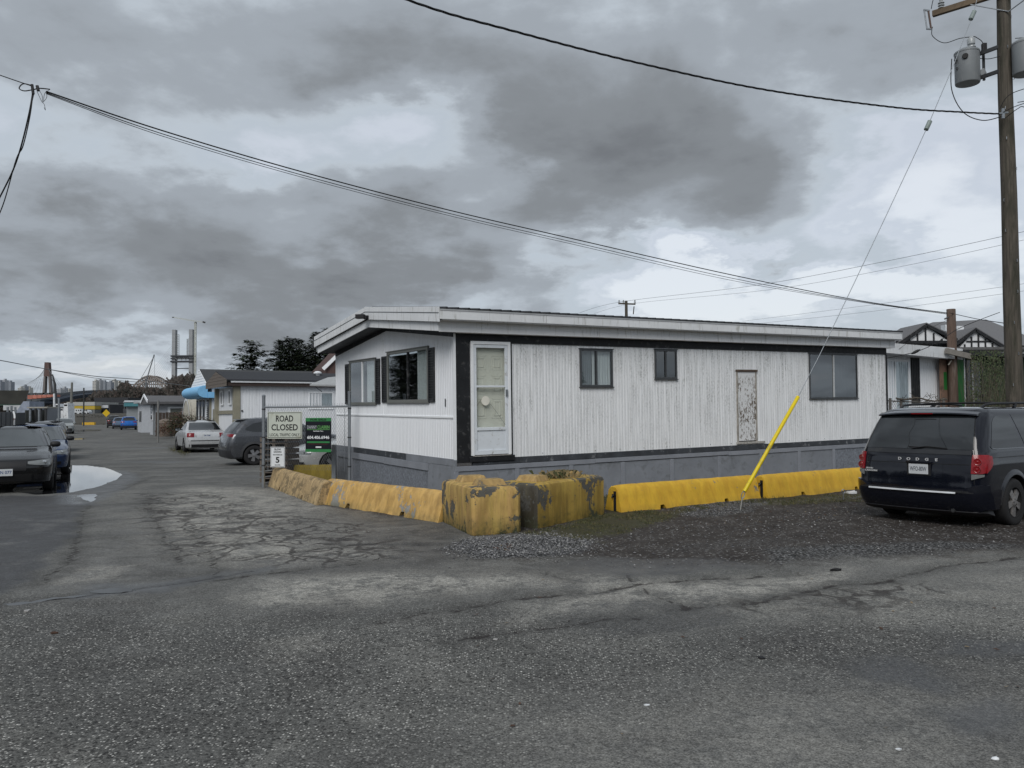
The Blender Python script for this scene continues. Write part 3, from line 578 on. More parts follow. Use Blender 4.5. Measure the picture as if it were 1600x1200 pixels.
mb.build('roof_rib', M_roof, roof)
# fascias: long side in lengths
xsn = [e0, 1.72, 4.85, 8.05, 11.35, e1]
for a, b in zip(xsn[:-1], xsn[1:]):
    mb = MB(); mb.box(a+.003, oy0-.02, 3.305+rnd.uniform(-.004, .004), b-.003, oy0, 3.478); mb.build('fascia_board', M_fascia, home, bevel=.004)
mb = MB(); mb.box(e0, oy0-.028, 3.452, e1, oy0-.021, 3.484); mb.build('drip_edge', P('drip_edge_grey', (.40, .41, .42), .5, .2, var=.15), home)
for a, b in ((e0+.06, .45), (.45, 3.0), (3.0, 6.2), (6.2, 9.3), (9.3, L_+.12)):
    mb = MB(); mb.box(a+.002, -.20, 3.10, b-.002, -.18, 3.305); mb.build('soffit_board', M_fascia, home, bevel=.004)
mb = MB(); mb.box(e0+.06, oy0, 3.29, L_+.12, -.182, 3.304); mb.box(.03, -.18, 3.100, L_+.12, .0, 3.112); mb.build('soffit', M_fascia, home)
# end fascia, gabled: two layers
def gstrip(mb, x0, x1, y0, y1, top, bot):
    mb.hexa([(x0, y0, bot(y0)), (x1, y0, bot(y0)), (x1, y1, bot(y1)), (x0, y1, bot(y1))], [(x0, y0, top(y0)), (x1, y0, top(y0)), (x1, y1, top(y1)), (x0, y1, top(y1))])
ft = lambda y: rz(y)+.012
for a, b in ((oy0-.02, 2.62), (2.62, 3.16), (3.16, 5.2), (5.2, 6.69)):
    mb = MB(); gstrip(mb, e0-.022, e0-.002, a+.002, b-.002, ft, lambda y: rz(y)-.245); mb.build('fascia_board', M_fascia, home, bevel=.003)
    mb = MB(); gstrip(mb, e0-.028, e0-.0225, a+.002, b-.002, lambda y: ft(y)-.095, lambda y: ft(y)-.107); mb.build('fascia_seam', M_alu, home)
for a, b in ((oy0+.15, 3.16), (3.16, 6.6)):
    mb = MB(); gstrip(mb, e0+.04, e0+.06, a, b, lambda y: rz(y)-.246, lambda y: rz(y)-.405); mb.build('soffit_board', M_fascia, home, bevel=.003)
    mb = MB(); gstrip(mb, e0+.062, .02, max(a, .001), b, lambda y: rz(y)-.39, lambda y: rz(y)-.402); mb.build('soffit', M_black_trim, home)
mb = MB(); gstrip(mb, -.03, 0, 0, 3.16, lambda y: rz(y)-.4, lambda y: gable(y)-.03); gstrip(mb, -.03, 0, 3.16, W_, lambda y: rz(y)-.4, lambda y: gable(y)-.03); mb.build('frieze_board', M_black_trim, home)
mb = MB(); gstrip(mb, .001, .03, 0, 3.16, lambda y: rz(y)-.1, lambda y: 2.9); gstrip(mb, .001, .03, 3.16, W_, lambda y: rz(y)-.1, lambda y: 2.9); gstrip(mb, L_, L_+.02, 0, 3.16, lambda y: rz(y)-.05, lambda y: 2.94); gstrip(mb, L_, L_+.02, 3.16, W_, lambda y: rz(y)-.05, lambda y: 2.94); mb.build('gable_backing', M_dark, home)
mb = MB(); gstrip(mb, e1-.02, e1, oy0-.02, 3.16, ft, lambda y: rz(y)-.2); gstrip(mb, e1-.02, e1, 3.16, 6.69, ft, lambda y: rz(y)-.2); mb.build('fascia_board', M_fascia, home)
mb = MB(); mb.box(e0, 6.67, 3.25, e1, 6.69, 3.5); mb.build('fascia_board', M_fascia, home)
# windows
def window(par, PF, u0, u1, z0, z1, fm, split=.5, fw=.035, curtains=((0, 1, 'M'),), divider=None, shutters=0, depth=.3, name='window', tilt=0., glass=None):
    mb = MB()
    for a in ((u0, u1, z0, z0+fw), (u0, u1, z1-fw, z1)): pbox(mb, PF, *a, -.03, .032)
    for a in ((u0, u0+fw, z0+fw, z1-fw), (u1-fw, u1, z0+fw, z1-fw)): pbox(mb, PF, *a, -.03, .032)
    pbox(mb, PF, u0-.02, u1+.02, z0-.022, z0-.001, -.0, .045); pbox(mb, PF, u0-.02, u1+.02, z1+.001, z1+.018, 0, .05)
    wdw = mb.build(name, fm, par, bevel=.003)
    um = u0+(u1-u0)*split
    if split < 1:
        mb = MB(); pbox(mb, PF, um-.018, um+.018, z0+fw, z1-fw, -.02, .026); mb.build('mullion', divider or fm, wdw)
    for a, b, d in ((u0+fw, um-.018 if split < 1 else u1-fw, .004), (um+.018, u1-fw, .014))[:2 if split < 1 else 1]:
        mb = MB(); pbox(mb, PF, a, b, z0+fw, z1-fw, d-.003, d); mb.build('pane', glass or M_glass, wdw)
    for a, b, c in curtains:
        mb = MB(); n = 26; A_, B_ = u0+(u1-u0)*a, u0+(u1-u0)*b
        fr_ = [PF(A_+(B_-A_)*i/n, z0, -.055-.014*math.sin(i*1.7)) for i in range(n+1)]; tp = [PF(A_+(B_-A_)*i/n, z1, -.055-.014*math.sin(i*1.7)) for i in range(n+1)]
        mb.add(fr_+tp, [(i, i+1, n+2+i, n+1+i) for i in range(n)]); mb.build('curtain', {'M': M_curtain, 'G': M_curtain2}[c], wdw, smooth=80)
    return wdw
# reveal boxes so that the rooms look closed
window(home, LW, *win_long[0], M_alu, .5, curtains=((0, .40, 'G'), (.42, 1, 'M')))
window(home, LW, *win_long[1], M_alu, .5, curtains=((0, 1, 'M'),), glass=glassm('grey_screen', (.25, .27, .28), .1))
window(home, LW, *win_long[2], M_alu, .5, curtains=((.5, 1, 'M'),), divider=P('bar_white', (.45, .47, .48), .4), fw=.028, glass=glassm('dusty_glass', (.30, .34, .36), .16))
window(home, EW, *win_end[0], P('window_khaki', (.155, .16, .15), .5, var=.1), .48, curtains=((0, .32, 'M'),), divider=M_black_trim, fw=.05)
window(home, EW, *win_end[1], P('window_khaki', (0, 0, 0)), .5, curtains=((.0, .42, 'M'),), divider=M_white_clean, fw=.04)
# louvred shutters
def shutter(par, PF, u0, u1, z0, z1):
    mb = MB()
    for a in ((u0, u0+.04, z0, z1), (u1-.04, u1, z0, z1), (u0+.04, u1-.04, z0, z0+.05), (u0+.04, u1-.04, z1-.05, z1)): pbox(mb, PF, *a, .010, .034)
    pbox(mb, PF, u0+.04, u1-.04, z0+.05, z1-.05, .010, .014)
    sh = mb.build('shutter', M_black_trim, par, bevel=.002); z = z0+.06; sm = MB(); pbox(sm, PF, u0+.041, u1-.041, 0, .012, .014, .030); me = sm.mesh('slat', P('shutter_slat', (.035, .037, .04), .5))
    while z < z1-.07:
        o = bpy.data.objects.new('slat', me); COL.objects.link(o); o.parent = sh; o.location = (0, 0, z); z += .048
for a in ((.78, 1.055, 1.885, 2.90), (3.105, 3.40, 1.885, 2.86), (3.50, 3.755, 1.86, 2.83), (5.445, 5.72, 1.86, 2.80)): shutter(home, EW, *a)
# house number, light
text('house_number', '1', .20, M_black_trim, home, (-.022, .34, 1.865), (0, -1, 0), (0, 0, 1), bold=.02)
mb = MB(); mb.box(-.56, 2.95, 3.60, -.47, 3.02, 3.67); mb.beam((-.54, 3.0, 3.66), (-.68, 3.12, 3.66), .13, .09); mb.beam((-.50, 2.99, 3.60), (-.50, 2.99, 3.68), .08, .08); mb.build('security_light', M_plastic, home, bevel=.01)
# storm door
D0, D1, Z0, Z1 = .31, 1.13, .92, 2.97
mb = MB(); fwd = .055
for a in ((D0, D0+fwd, Z0, Z1), (D1-fwd, D1, Z0, Z1), (D0+fwd, D1-fwd, Z1-fwd, Z1)): pbox(mb, LW, *a, -.02, .045)
dfm = mb.build('door_frame', M_white_clean, home, bevel=.004)
mb = MB(); a0, a1 = D0+fwd+.004, D1-fwd-.004; r_ = .055
for a in ((a0, a0+r_, Z0+.01, Z1-fwd-.006), (a1-r_, a1, Z0+.01, Z1-fwd-.006), (a0+r_, a1-r_, Z1-fwd-.006-r_, Z1-fwd-.006), (a0+r_, a1-r_, 2.14, 2.175), (a0+r_, a1-r_, 1.365, 1.42), (a0+r_, a1-r_, Z0+.01, Z0+.09)): pbox(mb, LW, *a, .0, .034)
pbox(mb, LW, a0+r_, a1-r_, Z0+.09, 1.365, .006, .016)
door = mb.build('door', P('door_white', (.66, .70, .74), .4, var=.05, dirt=((.3, .28, .24), .12, 9)), home, bevel=.004)
for z0, z1 in ((1.42, 2.14), (2.175, Z1-fwd-.006-r_)):
    mb = MB(); pbox(mb, LW, a0+r_, a1-r_, z0, z1, .012, .015); mb.build('pane', glassm('door_glass', (.95, .96, .94), .02, 1.0), door)
mb = MB(); pbox(mb, LW, a0, a1, Z0, Z1-fwd, -.09, -.05)
inner = mb.build('inner_door', P('door_cream', (.70, .70, .665), .5, var=.04), home)
for cx in (D0+.24, D0+.58):
    for z0, z1 in ((1.08, 1.42), (1.58, 1.94), (2.02, 2.36), (2.46, 2.72)):
        for k, (dz, dd) in enumerate(((0, .004), (.045, .008))):
            mb = MB()
            for a in ((cx-.11+dz, cx+.11-dz, z0+dz, z0+dz+.014), (cx-.11+dz, cx+.11-dz, z1-dz-.014, z1-dz), (cx-.11+dz, cx-.097+dz, z0+dz, z1-dz), (cx+.097-dz, cx+.11-dz, z0+dz, z1-dz)): pbox(mb, LW, *a, -.05, -.05+dd)
            mb.build('door_panel', P('door_cream', (0, 0, 0)), inner)
mb = MB(); pbox(mb, LW, a1-.05, a1-.015, 1.98, 2.10, .034, .06); mb.build('handle', M_galv, door)
mb = MB(); mb.lathe([(.001, 0), (.085, 0), (.085, .001), (.001, .001)], (D0+.30, -.0165, 2.0-.1), 'y', 20); mb.build('sticker', P('sticker_pale', (.72, .70, .62), .6), door)
mb = MB(); mb.tube([LW(D0+.40, 1.84, .0165), LW(D0+.52, 1.70, .0165), LW(D0+.72, 1.44, .0165)], .0022, 4); mb.tube([LW(D0+.22, 1.93, .0165), LW(D0+.12, 1.80, .0165)], .002, 4); mb.build('crack', M_plastic, door)
mb = MB(); pbox(mb, LW, .27, 1.20, .80, .905, -.02, .05); mb.build('threshold', M_black_trim, home, bevel=.01)
mb = MB(); pbox(mb, LW, .34, 1.11, .906, .918, .0, .06); mb.build('sill', P('sill_flaking', (.35, .34, .32), .7, var=.5, scale=20), home)
# blocked access hatch with flaking paint
m, t = mat0('flaking_white'); v = N(t, 'ShaderNodeTexCoord').outputs['Object']; a_ = NOISE(t, v, 1., 6, .7, .5, (30, 30, 11)); b_ = NOISE(t, v, 2.2, 3); z_ = N(t, 'ShaderNodeSeparateXYZ', {0: v}).outputs[2]
k_ = MR(t, MA(t, 'ADD', a_, MA(t, 'MULTIPLY', MA(t, 'SUBTRACT', b_, .5), .3)), .525, .56); k_ = MA(t, 'MULTIPLY', k_, MR(t, z_, 2.42, 2.25))
fin(t, MIX(t, k_, (.66, .67, .68), (.11, .085, .06)), .7, 0, .3, k_, -.6, .006); M_flake = m
mb = MB(); pbox(mb, LW, 6.93, 7.48, .95, 2.47, -.02, .006); hatch = mb.build('access_hatch', M_flake, home)
mb = MB()
for a in ((6.895, 6.93, .93, 2.51), (7.48, 7.51, .93, 2.51)): pbox(mb, LW, *a, -.02, .022)
mb.build('hatch_frame', P('hatch_trim', (.30, .28, .25), .7, var=.4, scale=12), hatch)
mb = MB(); pbox(mb, LW, 6.88, 7.54, 2.475, 2.52, -.02, .03); mb.build('hatch_head', P('rusty_dark', (.09, .065, .05), .8, var=.4, scale=14), hatch)
mb = MB(); pbox(mb, LW, 6.86, 7.72, .885, .93, -.02, .045); mb.build('hatch_sill', P('sill_flaking', (0, 0, 0)), hatch)
# skirting: ledger boards, panels and battens
for u0, u1 in ((.33, 3.05), (3.05, 7.30), (7.30, L_)):
    mb = MB(); pbox(mb, LW, u0, u1-.004, .748, .857, -.02, .028); mb.build('ledger_board', P('ledger_dark', (.045, .05, .058), .6, var=.3, bump=.2, dirt=((.28, .29, .3), .12, 8)), home, bevel=.004)
for u0, u1, dz in ((-.02, 3.02, .0), (3.02, 6.60, .01), (6.60, L_, -.005)):
    mb = MB(); pbox(mb, LW, u0, u1-.005, .655+dz, .742+dz*.3, .0, .036); mb.build('skirt_board', M_skirt2, home, bevel=.003)
bat = [-.0, 1.25, 2.45, 3.70, 4.98, 6.32, 7.59, 8.84, 10.05, 11.25, L_]
for i, (a, b) in enumerate(zip(bat[:-1], bat[1:])):
    mb = MB(); pbox(mb, LW, a+.003, b-.003, -.25, .652, .0, .018); mb.build('skirt_panel', M_osb if i in (8,) else M_skirt, home)
    mb = MB(); pbox(mb, LW, a-.045, a+.045, -.22, .651, .0185, .04); mb.build('batten', M_skirt2, home, bevel=.003)
M_led2 = P('ledger_dark', (0, 0, 0))
for u0, u1, z0 in ((.0, .95, .745), (.95, 2.15, .738), (2.15, 2.3, .742), (2.3, 5.2, .748), (5.2, W_, .745)):
    mb = MB(); pbox(mb, EW, u0, u1-.006, z0, .868, -.02, .022); mb.build('ledger_board', M_skirt if u0 < 2.1 or u0 > 5 else M_led2, home, bevel=.004)
for u0, u1, z0, z1 in ((1.1, 3.3, .60, .735), (3.3, 5.5, .61, .74), (5.55, W_, .60, .735)):
    mb = MB(); pbox(mb, EW, u0, u1-.01, z0, z1, .019, .04); mb.build('skirt_board', M_skirt2, home, bevel=.003)
for u0, u1, mm in ((.0, 1.12, M_skirt), (1.12, 3.4, M_osb), (3.4, 5.3, M_osb), (5.3, W_, M_skirt)):
    mb = MB(); pbox(mb, EW, u0, u1-.006, -.25, .742, .0, .018); mb.build('skirt_panel', mm, home)
for u in (5.28, 6.3):
    mb = MB(); pbox(mb, EW, u-.045, u+.045, -.2, .74, .0182, .042); mb.build('batten', M_skirt2, home)
mb = MB(); pbox(mb, LW, -.03, .02, -.2, .86, -.06, .02); mb.build('skirt_corner', M_skirt, home)
# ================================================================== YELLOW CONCRETE
M_peach = peel('painted_peach', (.60, .38, .12), (.31, .30, .28), amount=.36, scale=1.6, moss=.6, dark=.6, zb=.16, rag=.3, paint2=(.56, .36, .13))
M_peachchip = peel('painted_peach_chipped', (.53, .38, .19), (.24, .18, .10), amount=.46, scale=5, moss=.3, dark=.6, zb=.1)
M_yel = peel('painted_yellow', (.64, .40, .035), (.22, .2, .17), amount=.12, scale=2.4, moss=.35, dark=.28, zb=.13, paint2=(.58, .33, .03))
M_ydirty = peel('painted_yellow_dirty', (.44, .32, .04), amount=.12, scale=3, moss=.5, dark=.6, zb=.2)
def blockmat(name, p, q_, am): return peel(name, p, (.105, .10, .088), am, 1.9, paint2=q_, moss=.9, dark=.72, zb=.28, rag=.30)
M_blk = blockmat('block_paint', (.50, .35, .10), (.50, .31, .12), .42); M_blk2 = blockmat('block_paint_b', (.42, .29, .06), (.42, .27, .06), .45)
def barrier(A_, B_, wd, h, label, mat_, group, tw=.17, end=.10, z0=0., notch=True, rough=.004):
    """low trapezoid kerb block, A_ to B_ is the foot of the face towards the road"""
    A_ = Vector((A_[0], A_[1], 0)); B_ = Vector((B_[0], B_[1], 0)); d = B_-A_; L = d.length; o = thing('concrete_barrier', label, 'barrier', (A_.x, A_.y, z0), math.atan2(d.y, d.x), group)
    st = [0, .02, .05, end]+[end+(L-2*end)*i/24 for i in range(1, 24)]+[L-end, L-.05, L-.02, L]
    nt = [L*.27, L*.73]; ex_ = []
    for c in nt: ex_ += [c-.075, c-.045, c+.045, c+.075]
    st = sorted(set([round(s, 4) for s in st+(ex_ if notch else [])])); rs = []
    for s in st:
        k = min(s, L-s); f = 1 if k >= end else math.sqrt(max(0, 1-((end-k)/end)**2))*.5+.5 if k > 0 else .5
        f = min(1, .86+.14*f*1.0) if k < end else 1
        b = 0.
        if notch:
            for c in nt:
                q = abs(s-c)
                if q < .0451: b = .085
                elif q < .0751: b = max(b, .0)
        hh = h*f; ins = (1-f)*.25
        ym = lambda z: (wd-tw)/2*(z/h)**.9
        pr = []
        zs = [b, max(b, .04)+.001, h*.3, h*.6, h*.84, h*.95, h]
        for z in zs:
            zz_ = min(z, hh) if z > b else z
            y = ym(z)+(.03 if z >= h*.94 else 0)+(.035 if z >= h*.99 else 0); j = rough*(rnd.random()-.5)*2
            pr.append((y+j+ins*.1, zz_-(.02 if z >= h*.94 and z < h*.99 else 0)*0+j))
        ring = [(s, y, z) for y, z in pr]+[(s, wd-y, z) for y, z in pr[::-1]]
        rs.append(ring)
    mb = MB(); mb.rings(rs, closed=True, caps=True); bo = mb.build('body', mat_, o, smooth=35)
    return o
bg = 'low concrete barriers round the corner lot'
barrier(G(418, 760), G(494, 790), .46, .45, 'peach painted barrier with chipped flaking face, behind the fence post', M_peachchip, bg)
barrier(G(499, 788), G(684, 817), .46, .47, 'long peach painted barrier with grey bare patches, left of the tall yellow block', M_peach, bg)
b = barrier(G(452, 757), G(562, 756), .42, .46, 'dull mustard barrier behind the peach ones, at the foot of the fence', M_ydirty, bg)
for (a, c, lb) in (((972, 803), (1190, 781), 'bright yellow barrier on the soil, its right end behind the guy wire guard'), ((1202, 781), (1384, 762), 'bright yellow barrier with its right end hidden by the dark minivan')):
    o = barrier(G(*a), G(*c), .44, .46, lb, M_yel, bg, end=.14)
    mb = MB(); mb.box(-.008, .14, .03, .012, .20, .36); mb.box(-.008, .14, .26, .014, .24, .31); mb.build('joint_slot', M_dark, o)
    mb = MB(); mb.tube([(-.02, .18, .30), (-.045, .20, .27), (-.02, .22, .24)], .010, 6); mb.build('lifting_loop', M_steel, o)
V0 = Vector
M_bare_shaded = peel('bare_shaded_concrete', (.085, .078, .06), (.10, .098, .09), .5, 3, moss=.8, dark=.8)  # unpainted concrete, with the shade on the end face also put into its colour
def lockblock(A_, B_, dep, h, label, mat_, knobs, group, bare_shaded_end=False):
    A_ = Vector((A_[0], A_[1], 0)); B_ = Vector((B_[0], B_[1], 0)); d = B_-A_; L = d.length; o = thing('concrete_block', label, 'concrete block', (A_.x, A_.y, 0), math.atan2(d.y, d.x), group)
    mb = MB(); c = .055; n = 9
    def ringz(z, i):   # bevelled, slightly chipped outline
        out = []; cc = c*.7
        for x0, y0, x1, y1 in ((cc, 0, L-cc, 0), (L, cc, L, dep-cc), (L-cc, dep, cc, dep), (0, dep-cc, 0, cc)):
            for k in range(n+1):
                u = k/n; out.append([x0+(x1-x0)*u, y0+(y1-y0)*u])
        cx, cy = L/2, dep/2
        return [(cx+(x-cx)*(1-i/(L/2)) + rnd.uniform(-.004, .004), cy+(y-cy)*(1-i/(dep/2))+rnd.uniform(-.004, .004), z+rnd.uniform(-.003, .003)) for x, y in out]
    rs = [ringz(0, .01), ringz(.03, 0), ringz(.2, .0), ringz(.4, 0), ringz(h-.075, 0), ringz(h-.03, .015), ringz(h-.004, .06)]
    mb.rings(rs); bd_ = mb.build('body', [mat_, M_bare_shaded], o, smooth=30)
    if bare_shaded_end:
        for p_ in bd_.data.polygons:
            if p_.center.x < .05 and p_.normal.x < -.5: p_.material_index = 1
    for kx, ky, kw, kd in knobs:
        mb = MB(); s = .05
        mb.hexa([(kx-kw/2, ky-kd/2, h-.012), (kx+kw/2, ky-kd/2, h-.012), (kx+kw/2, ky+kd/2, h-.012), (kx-kw/2, ky+kd/2, h-.012)], [(kx-kw/2+s, ky-kd/2+s, h+.085), (kx+kw/2-s, ky-kd/2+s, h+.085), (kx+kw/2-s, ky+kd/2-s, h+.085), (kx-kw/2+s, ky+kd/2-s, h+.085)])
        mb.build('knob', peel('knob_paint', (.46, .31, .12), (.2, .17, .12), .35, 5, moss=.2, dark=.6), o, bevel=.015)
    return o
k1 = G(738, 837.5); k2 = G(812, 829.5); k0 = G(689, 815)
dv = V0((k0.y-k1.y, -(k0.x-k1.x), 0)).normalized(); 
b1 = lockblock(k1, k1+dv*.72, 1.60, .66, 'tall square ended yellow block with paint scraped off its near corner', M_blk, [(.37, .36, .44, .34), (.34, 1.12, .44, .34)], 'tall concrete blocks at the corner')
k3 = G(838, 828); k4 = G(946, 805.5); dv2 = (k4-k3).normalized()
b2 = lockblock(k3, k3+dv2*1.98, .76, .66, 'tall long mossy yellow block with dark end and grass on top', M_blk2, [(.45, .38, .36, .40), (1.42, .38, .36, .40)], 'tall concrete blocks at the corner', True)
# dry grass growing on the second block
mb = MB(); bm_ = b2.matrix_basis
for _ in range(230):
    x, y = rnd.gauss(1.15, .17), rnd.gauss(.36, .10); a = rnd.uniform(0, 6.3); l = rnd.uniform(.05, .17); dx, dy = math.cos(a)*l*.8, math.sin(a)*l*.8
    mb.k = rnd.choice((0, 1, 1)); mb.add([(x-.004, y, .655), (x+.004, y, .655), (x+dx*.5, y+dy*.5, .655+l*.75), (x+dx, y+dy, .655+l*.7)], [(0, 1, 2), (1, 2, 3)])
o = mb.build('grass_tuft', [M_grass, P('dry_grass', (.24, .19, .10), .9, var=.3)], None, recalc=False); o.matrix_world = b2.matrix_basis if False else Matrix.Translation(b2.location) @ Matrix.Rotation(b2.rotation_euler.z, 4, 'Z'); tag(o, 'dry straw coloured grass tuft growing on top of the mossy yellow block', 'grass tuft')
# ================================================================== FENCE + SIGNS
def up(p): return Vector((p[0], p[1], 0))
fA = G(411.5, 762); fB = at(546, 620, 18.35); fA.z = 0; fB.z = 0
fd = (fB-fA); fL = fd.length; frz = math.atan2(fd.y, fd.x)
fence = thing('chain_link_fence', 'short galvanised chain link fence panel between two round posts', 'fence', fA, frz)
for x, r, hh in ((0, .038, 2.13), (fL, .035, 2.18)):
    mb = MB(); mb.lathe([(r, -.1), (r, hh-.02), (r+.006, hh-.02), (r+.006, hh+.0), (r*.6, hh+.02), (.002, hh+.025)], (x, 0, 0)); p_ = mb.build('post', M_galv, fence, smooth=40)
    mb = MB()
    for z in (.5, 1.15, 1.80): mb.lathe([(r, z), (r+.006, z), (r+.006, z+.03), (r, z+.03)], (x, 0, 0))
    mb.build('band', M_steel, p_)
mb = MB(); mb.tube([(.0, 0, 1.86), (fL, 0, 1.86)], .021, 8); mb.build('top_rail', M_galv, fence, smooth=60)
mb = MB(); s = .062; Zt, Zb = 1.90, .42
def clip_seg(x0, z0, dx, lo, hi, zb, zt):   # 45 degree wire through (x0,z0)
    t0, t1 = -99., 99.
    for a, d, l, h in ((x0, dx, lo, hi), (z0, 1, zb, zt)):
        u, v_ = (l-a)/d, (h-a)/d; t0 = max(t0, min(u, v_)); t1 = min(t1, max(u, v_))
    return (t0, t1) if t1 > t0 else None
x = -4.
while x < 4.5:
    for d in (1, -1):
        c = clip_seg(x, Zb, d*.62, .05, fL-.05, Zb, Zt)
        if c: mb.tube([(x+d*.62*c[0], .0+.004*d, Zb+c[0]), (x+d*.62*c[1], .004*d, Zb+c[1])], .0021, 3, False)
    x += s
x = .05
while x < fL: mb.tube([(x, 0, 1.86), (x+.02, 0, 1.94)], .002, 3, False); mb.tube([(x+.02, 0, 1.86), (x, 0, 1.94)], .002, 3, False); x += s
mb.build('chain_link', M_galv, fence, kind='stuff')
mb = MB(); mb.tube([(.12, 0, .4), (.12, 0, 1.83)], .006, 5); mb.tube([(fL-.12, 0, .4), (fL-.12, 0, 1.83)], .006, 5); mb.build('tension_bar', M_galv, fence)
# small stub post and low gate leaf beside the skirt
o = thing('stub_post', 'short grey square post standing between the fence and the silver car', 'post', at(522, 700, 19.1)*Vector((1, 1, 0)) if False else Vector((at(522, 700, 19.1).x, at(522, 700, 19.1).y, 0)))
mb = MB(); mb.box(-.05, -.05, 0, .05, .05, .98); mb.build('shaft', M_galv, o, bevel=.008)
def on(px, py, A_, B_):
    d = ray(px, py); n = Vector((B_.y-A_.y, -(B_.x-A_.x), 0)); return CAM+d*(n.dot(Vector((A_.x, A_.y, 0))-CAM*Vector((1, 1, 0)) if False else Vector((A_.x, A_.y, 0)))/n.dot(d))
def floc(px, py):   # photo position on the fence plane -> local x, z
    q = on(px, py, fA, fB); return (Vector((q.x, q.y, 0))-fA).dot(fd.normalized()), q.z
def plate(px0, py0, px1, py1, name, label, cat, face, edge, th=.006, d=.03, rad=0.):
    x0, z1 = floc(px0, py0); x1, z0 = floc(px1, py1)
    o = thing(name, label, cat, fA + fd.normalized()*x0 + Vector((0, 0, z0)), frz); o.location = Vector(o.location) + (Matrix.Rotation(frz, 3, 'Z') @ Vector((0, -d, 0)))
    w_, h_ = x1-x0, z1-z0; mb = MB(); mb.box(0, 0, 0, w_, th, h_); mb.build('plate', edge, o, bevel=.002)
    return o, w_, h_
M_signw = P('sign_white', (.50, .53, .47), .4, var=.05, dirt=((.3, .28, .2), .15, 3)); M_blackp = P('sign_black', (.012, .012, .013), .5, var=.1)
o, w_, h_ = plate(419, 643.5, 473, 685.5, 'road_closed_sign', 'white ROAD CLOSED local traffic only sign wired to the fence', 'road sign', None, M_signw)
mb = MB()
for a in ((.02, .02, w_-.02, .032), (.02, h_-.032, w_-.02, h_-.02)): mb.box(a[0], -.0015, a[1], a[2], -.0, a[3])
for a in ((.02, .0325, .032, h_-.0325), (w_-.032, .0325, w_-.02, h_-.0325)): mb.box(a[0], -.0015, a[1], a[2], -.0, a[3])
mb.build('border', M_blackp, o)
def fit(name, s, cx, cz, wmax, size, m_, o, bold=.02, y=-.0012, cap=None):
    te = text(name, s, size, m_, o, (0, 0, 0), bold=bold, ext=.0008); xsq = [v_.co.x for v_ in te.data.vertices]; zs = [v_.co.z for v_ in te.data.vertices]
    k = wmax/max(.001, (max(xsq)-min(xsq))); kz = cap/max(.001, max(zs)-min(zs)) if cap else 1; mx_, mz_ = (max(xsq)+min(xsq))/2, (max(zs)+min(zs))/2
    te.data.transform(Matrix.Translation((cx, y, cz)) @ Matrix.Diagonal((k, 1, kz, 1)) @ Matrix.Translation((-mx_, 0, -mz_))); return te
fit('lettering', 'ROAD', w_*.50, h_*.745, w_*.50, .2, M_blackp, o, .02, cap=h_*.235); fit('lettering', 'CLOSED', w_*.50, h_*.42, w_*.76, .2, M_blackp, o, .02, cap=h_*.235); fit('lettering', 'LOCAL TRAFFIC ONLY', w_*.50, h_*.145, w_*.86, .1, M_blackp, o, .01, cap=h_*.11)
o, w_, h_ = plate(424.5, 698, 447, 730, 'speed_sign', 'small white SLOW DOWN maximum 5 sign below the road closed sign', 'speed sign', None, P('sign_white_b', (.66, .68, .70), .4, var=.04), d=.05)
mb = MB()
for a in ((.012, .012, w_-.012, .02), (.012, h_-.02, w_-.012, h_-.012)): mb.box(a[0], -.0015, a[1], a[2], 0, a[3])
for a in ((.012, .0205, .02, h_-.0205), (w_-.02, .0205, w_-.012, h_-.0205)): mb.box(a[0], -.0015, a[1], a[2], 0, a[3])
mb.build('border', M_blackp, o)
for s, cz, wm, sz, bo in (('SLOW', .875, .46, .09, .03), ('DOWN', .75, .52, .09, .03), ('MAXIMUM', .61, .64, .06, .02), ('5', .36, .26, .29, .03), ('km/h', .115, .36, .07, .02)): fit('lettering', s, w_*.5, h_*cz, w_*wm, .1, M_blackp, o, bo, cap=h_*sz)
o, w_, h_ = plate(478.5, 653, 518.5, 706.5, 'for_sale_sign', 'black and green FOR SALE board hanging on the fence', 'for sale sign', None, P('board_black', (.010, .011, .016), .35, var=.1), d=.03)
M_gr = P('sign_green', (.035, .20, .065), .4, var=.1); M_gr2 = P('sign_lime', (.12, .33, .10), .4, var=.1); M_wl = P('letter_white', (.70, .72, .74), .4, var=.02); M_rd = P('letter_red', (.22, .02, .02), .5)
mb = MB(); mb.box(0, -.0012, h_*.90, w_, -.0001, h_); mb.box(0, -.0012, 0, w_, -.0001, h_*.085); mb.box(w_*.06, -.0012, h_*.265, w_*.94, -.0001, h_*.315); mb.build('green_band', M_gr, o)
fit('lettering', 'FOR SALE', w_*.5, h_*.948, w_*.62, .06, M_blackp, o, .04, -.0025, cap=h_*.058)
fit('lettering', 'DANNY', w_*.255, h_*.73, w_*.38, .115, P('letter_silver', (.36, .38, .40), .4), o, .02, cap=h_*.10); fit('lettering', 'CLAIRIN', w_*.70, h_*.73, w_*.47, .115, M_gr2, o, .02, cap=h_*.10)
mb = MB(); mb.box(w_*.06, -.0012, h_*.650, w_*.94, -.0001, h_*.664); mb.build('green_band', M_gr2, o)
fit('lettering', 'Real Estate Team', w_*.5, h_*.615, w_*.38, .035, M_wl, o, .02); fit('lettering', '604.406.6946', w_*.5, h_*.43, w_*.86, .095, M_wl, o, .03, cap=h_*.095)
mb = MB(); mb.box(w_*.12, -.0012, h_*.232, w_*.88, -.0001, h_*.238); mb.build('red_line', M_rd, o); mb = MB(); mb.box(w_*.40, -.0012, h_*.125, w_*.62, -.0001, h_*.165); mb.build('white_label', M_wl, o)
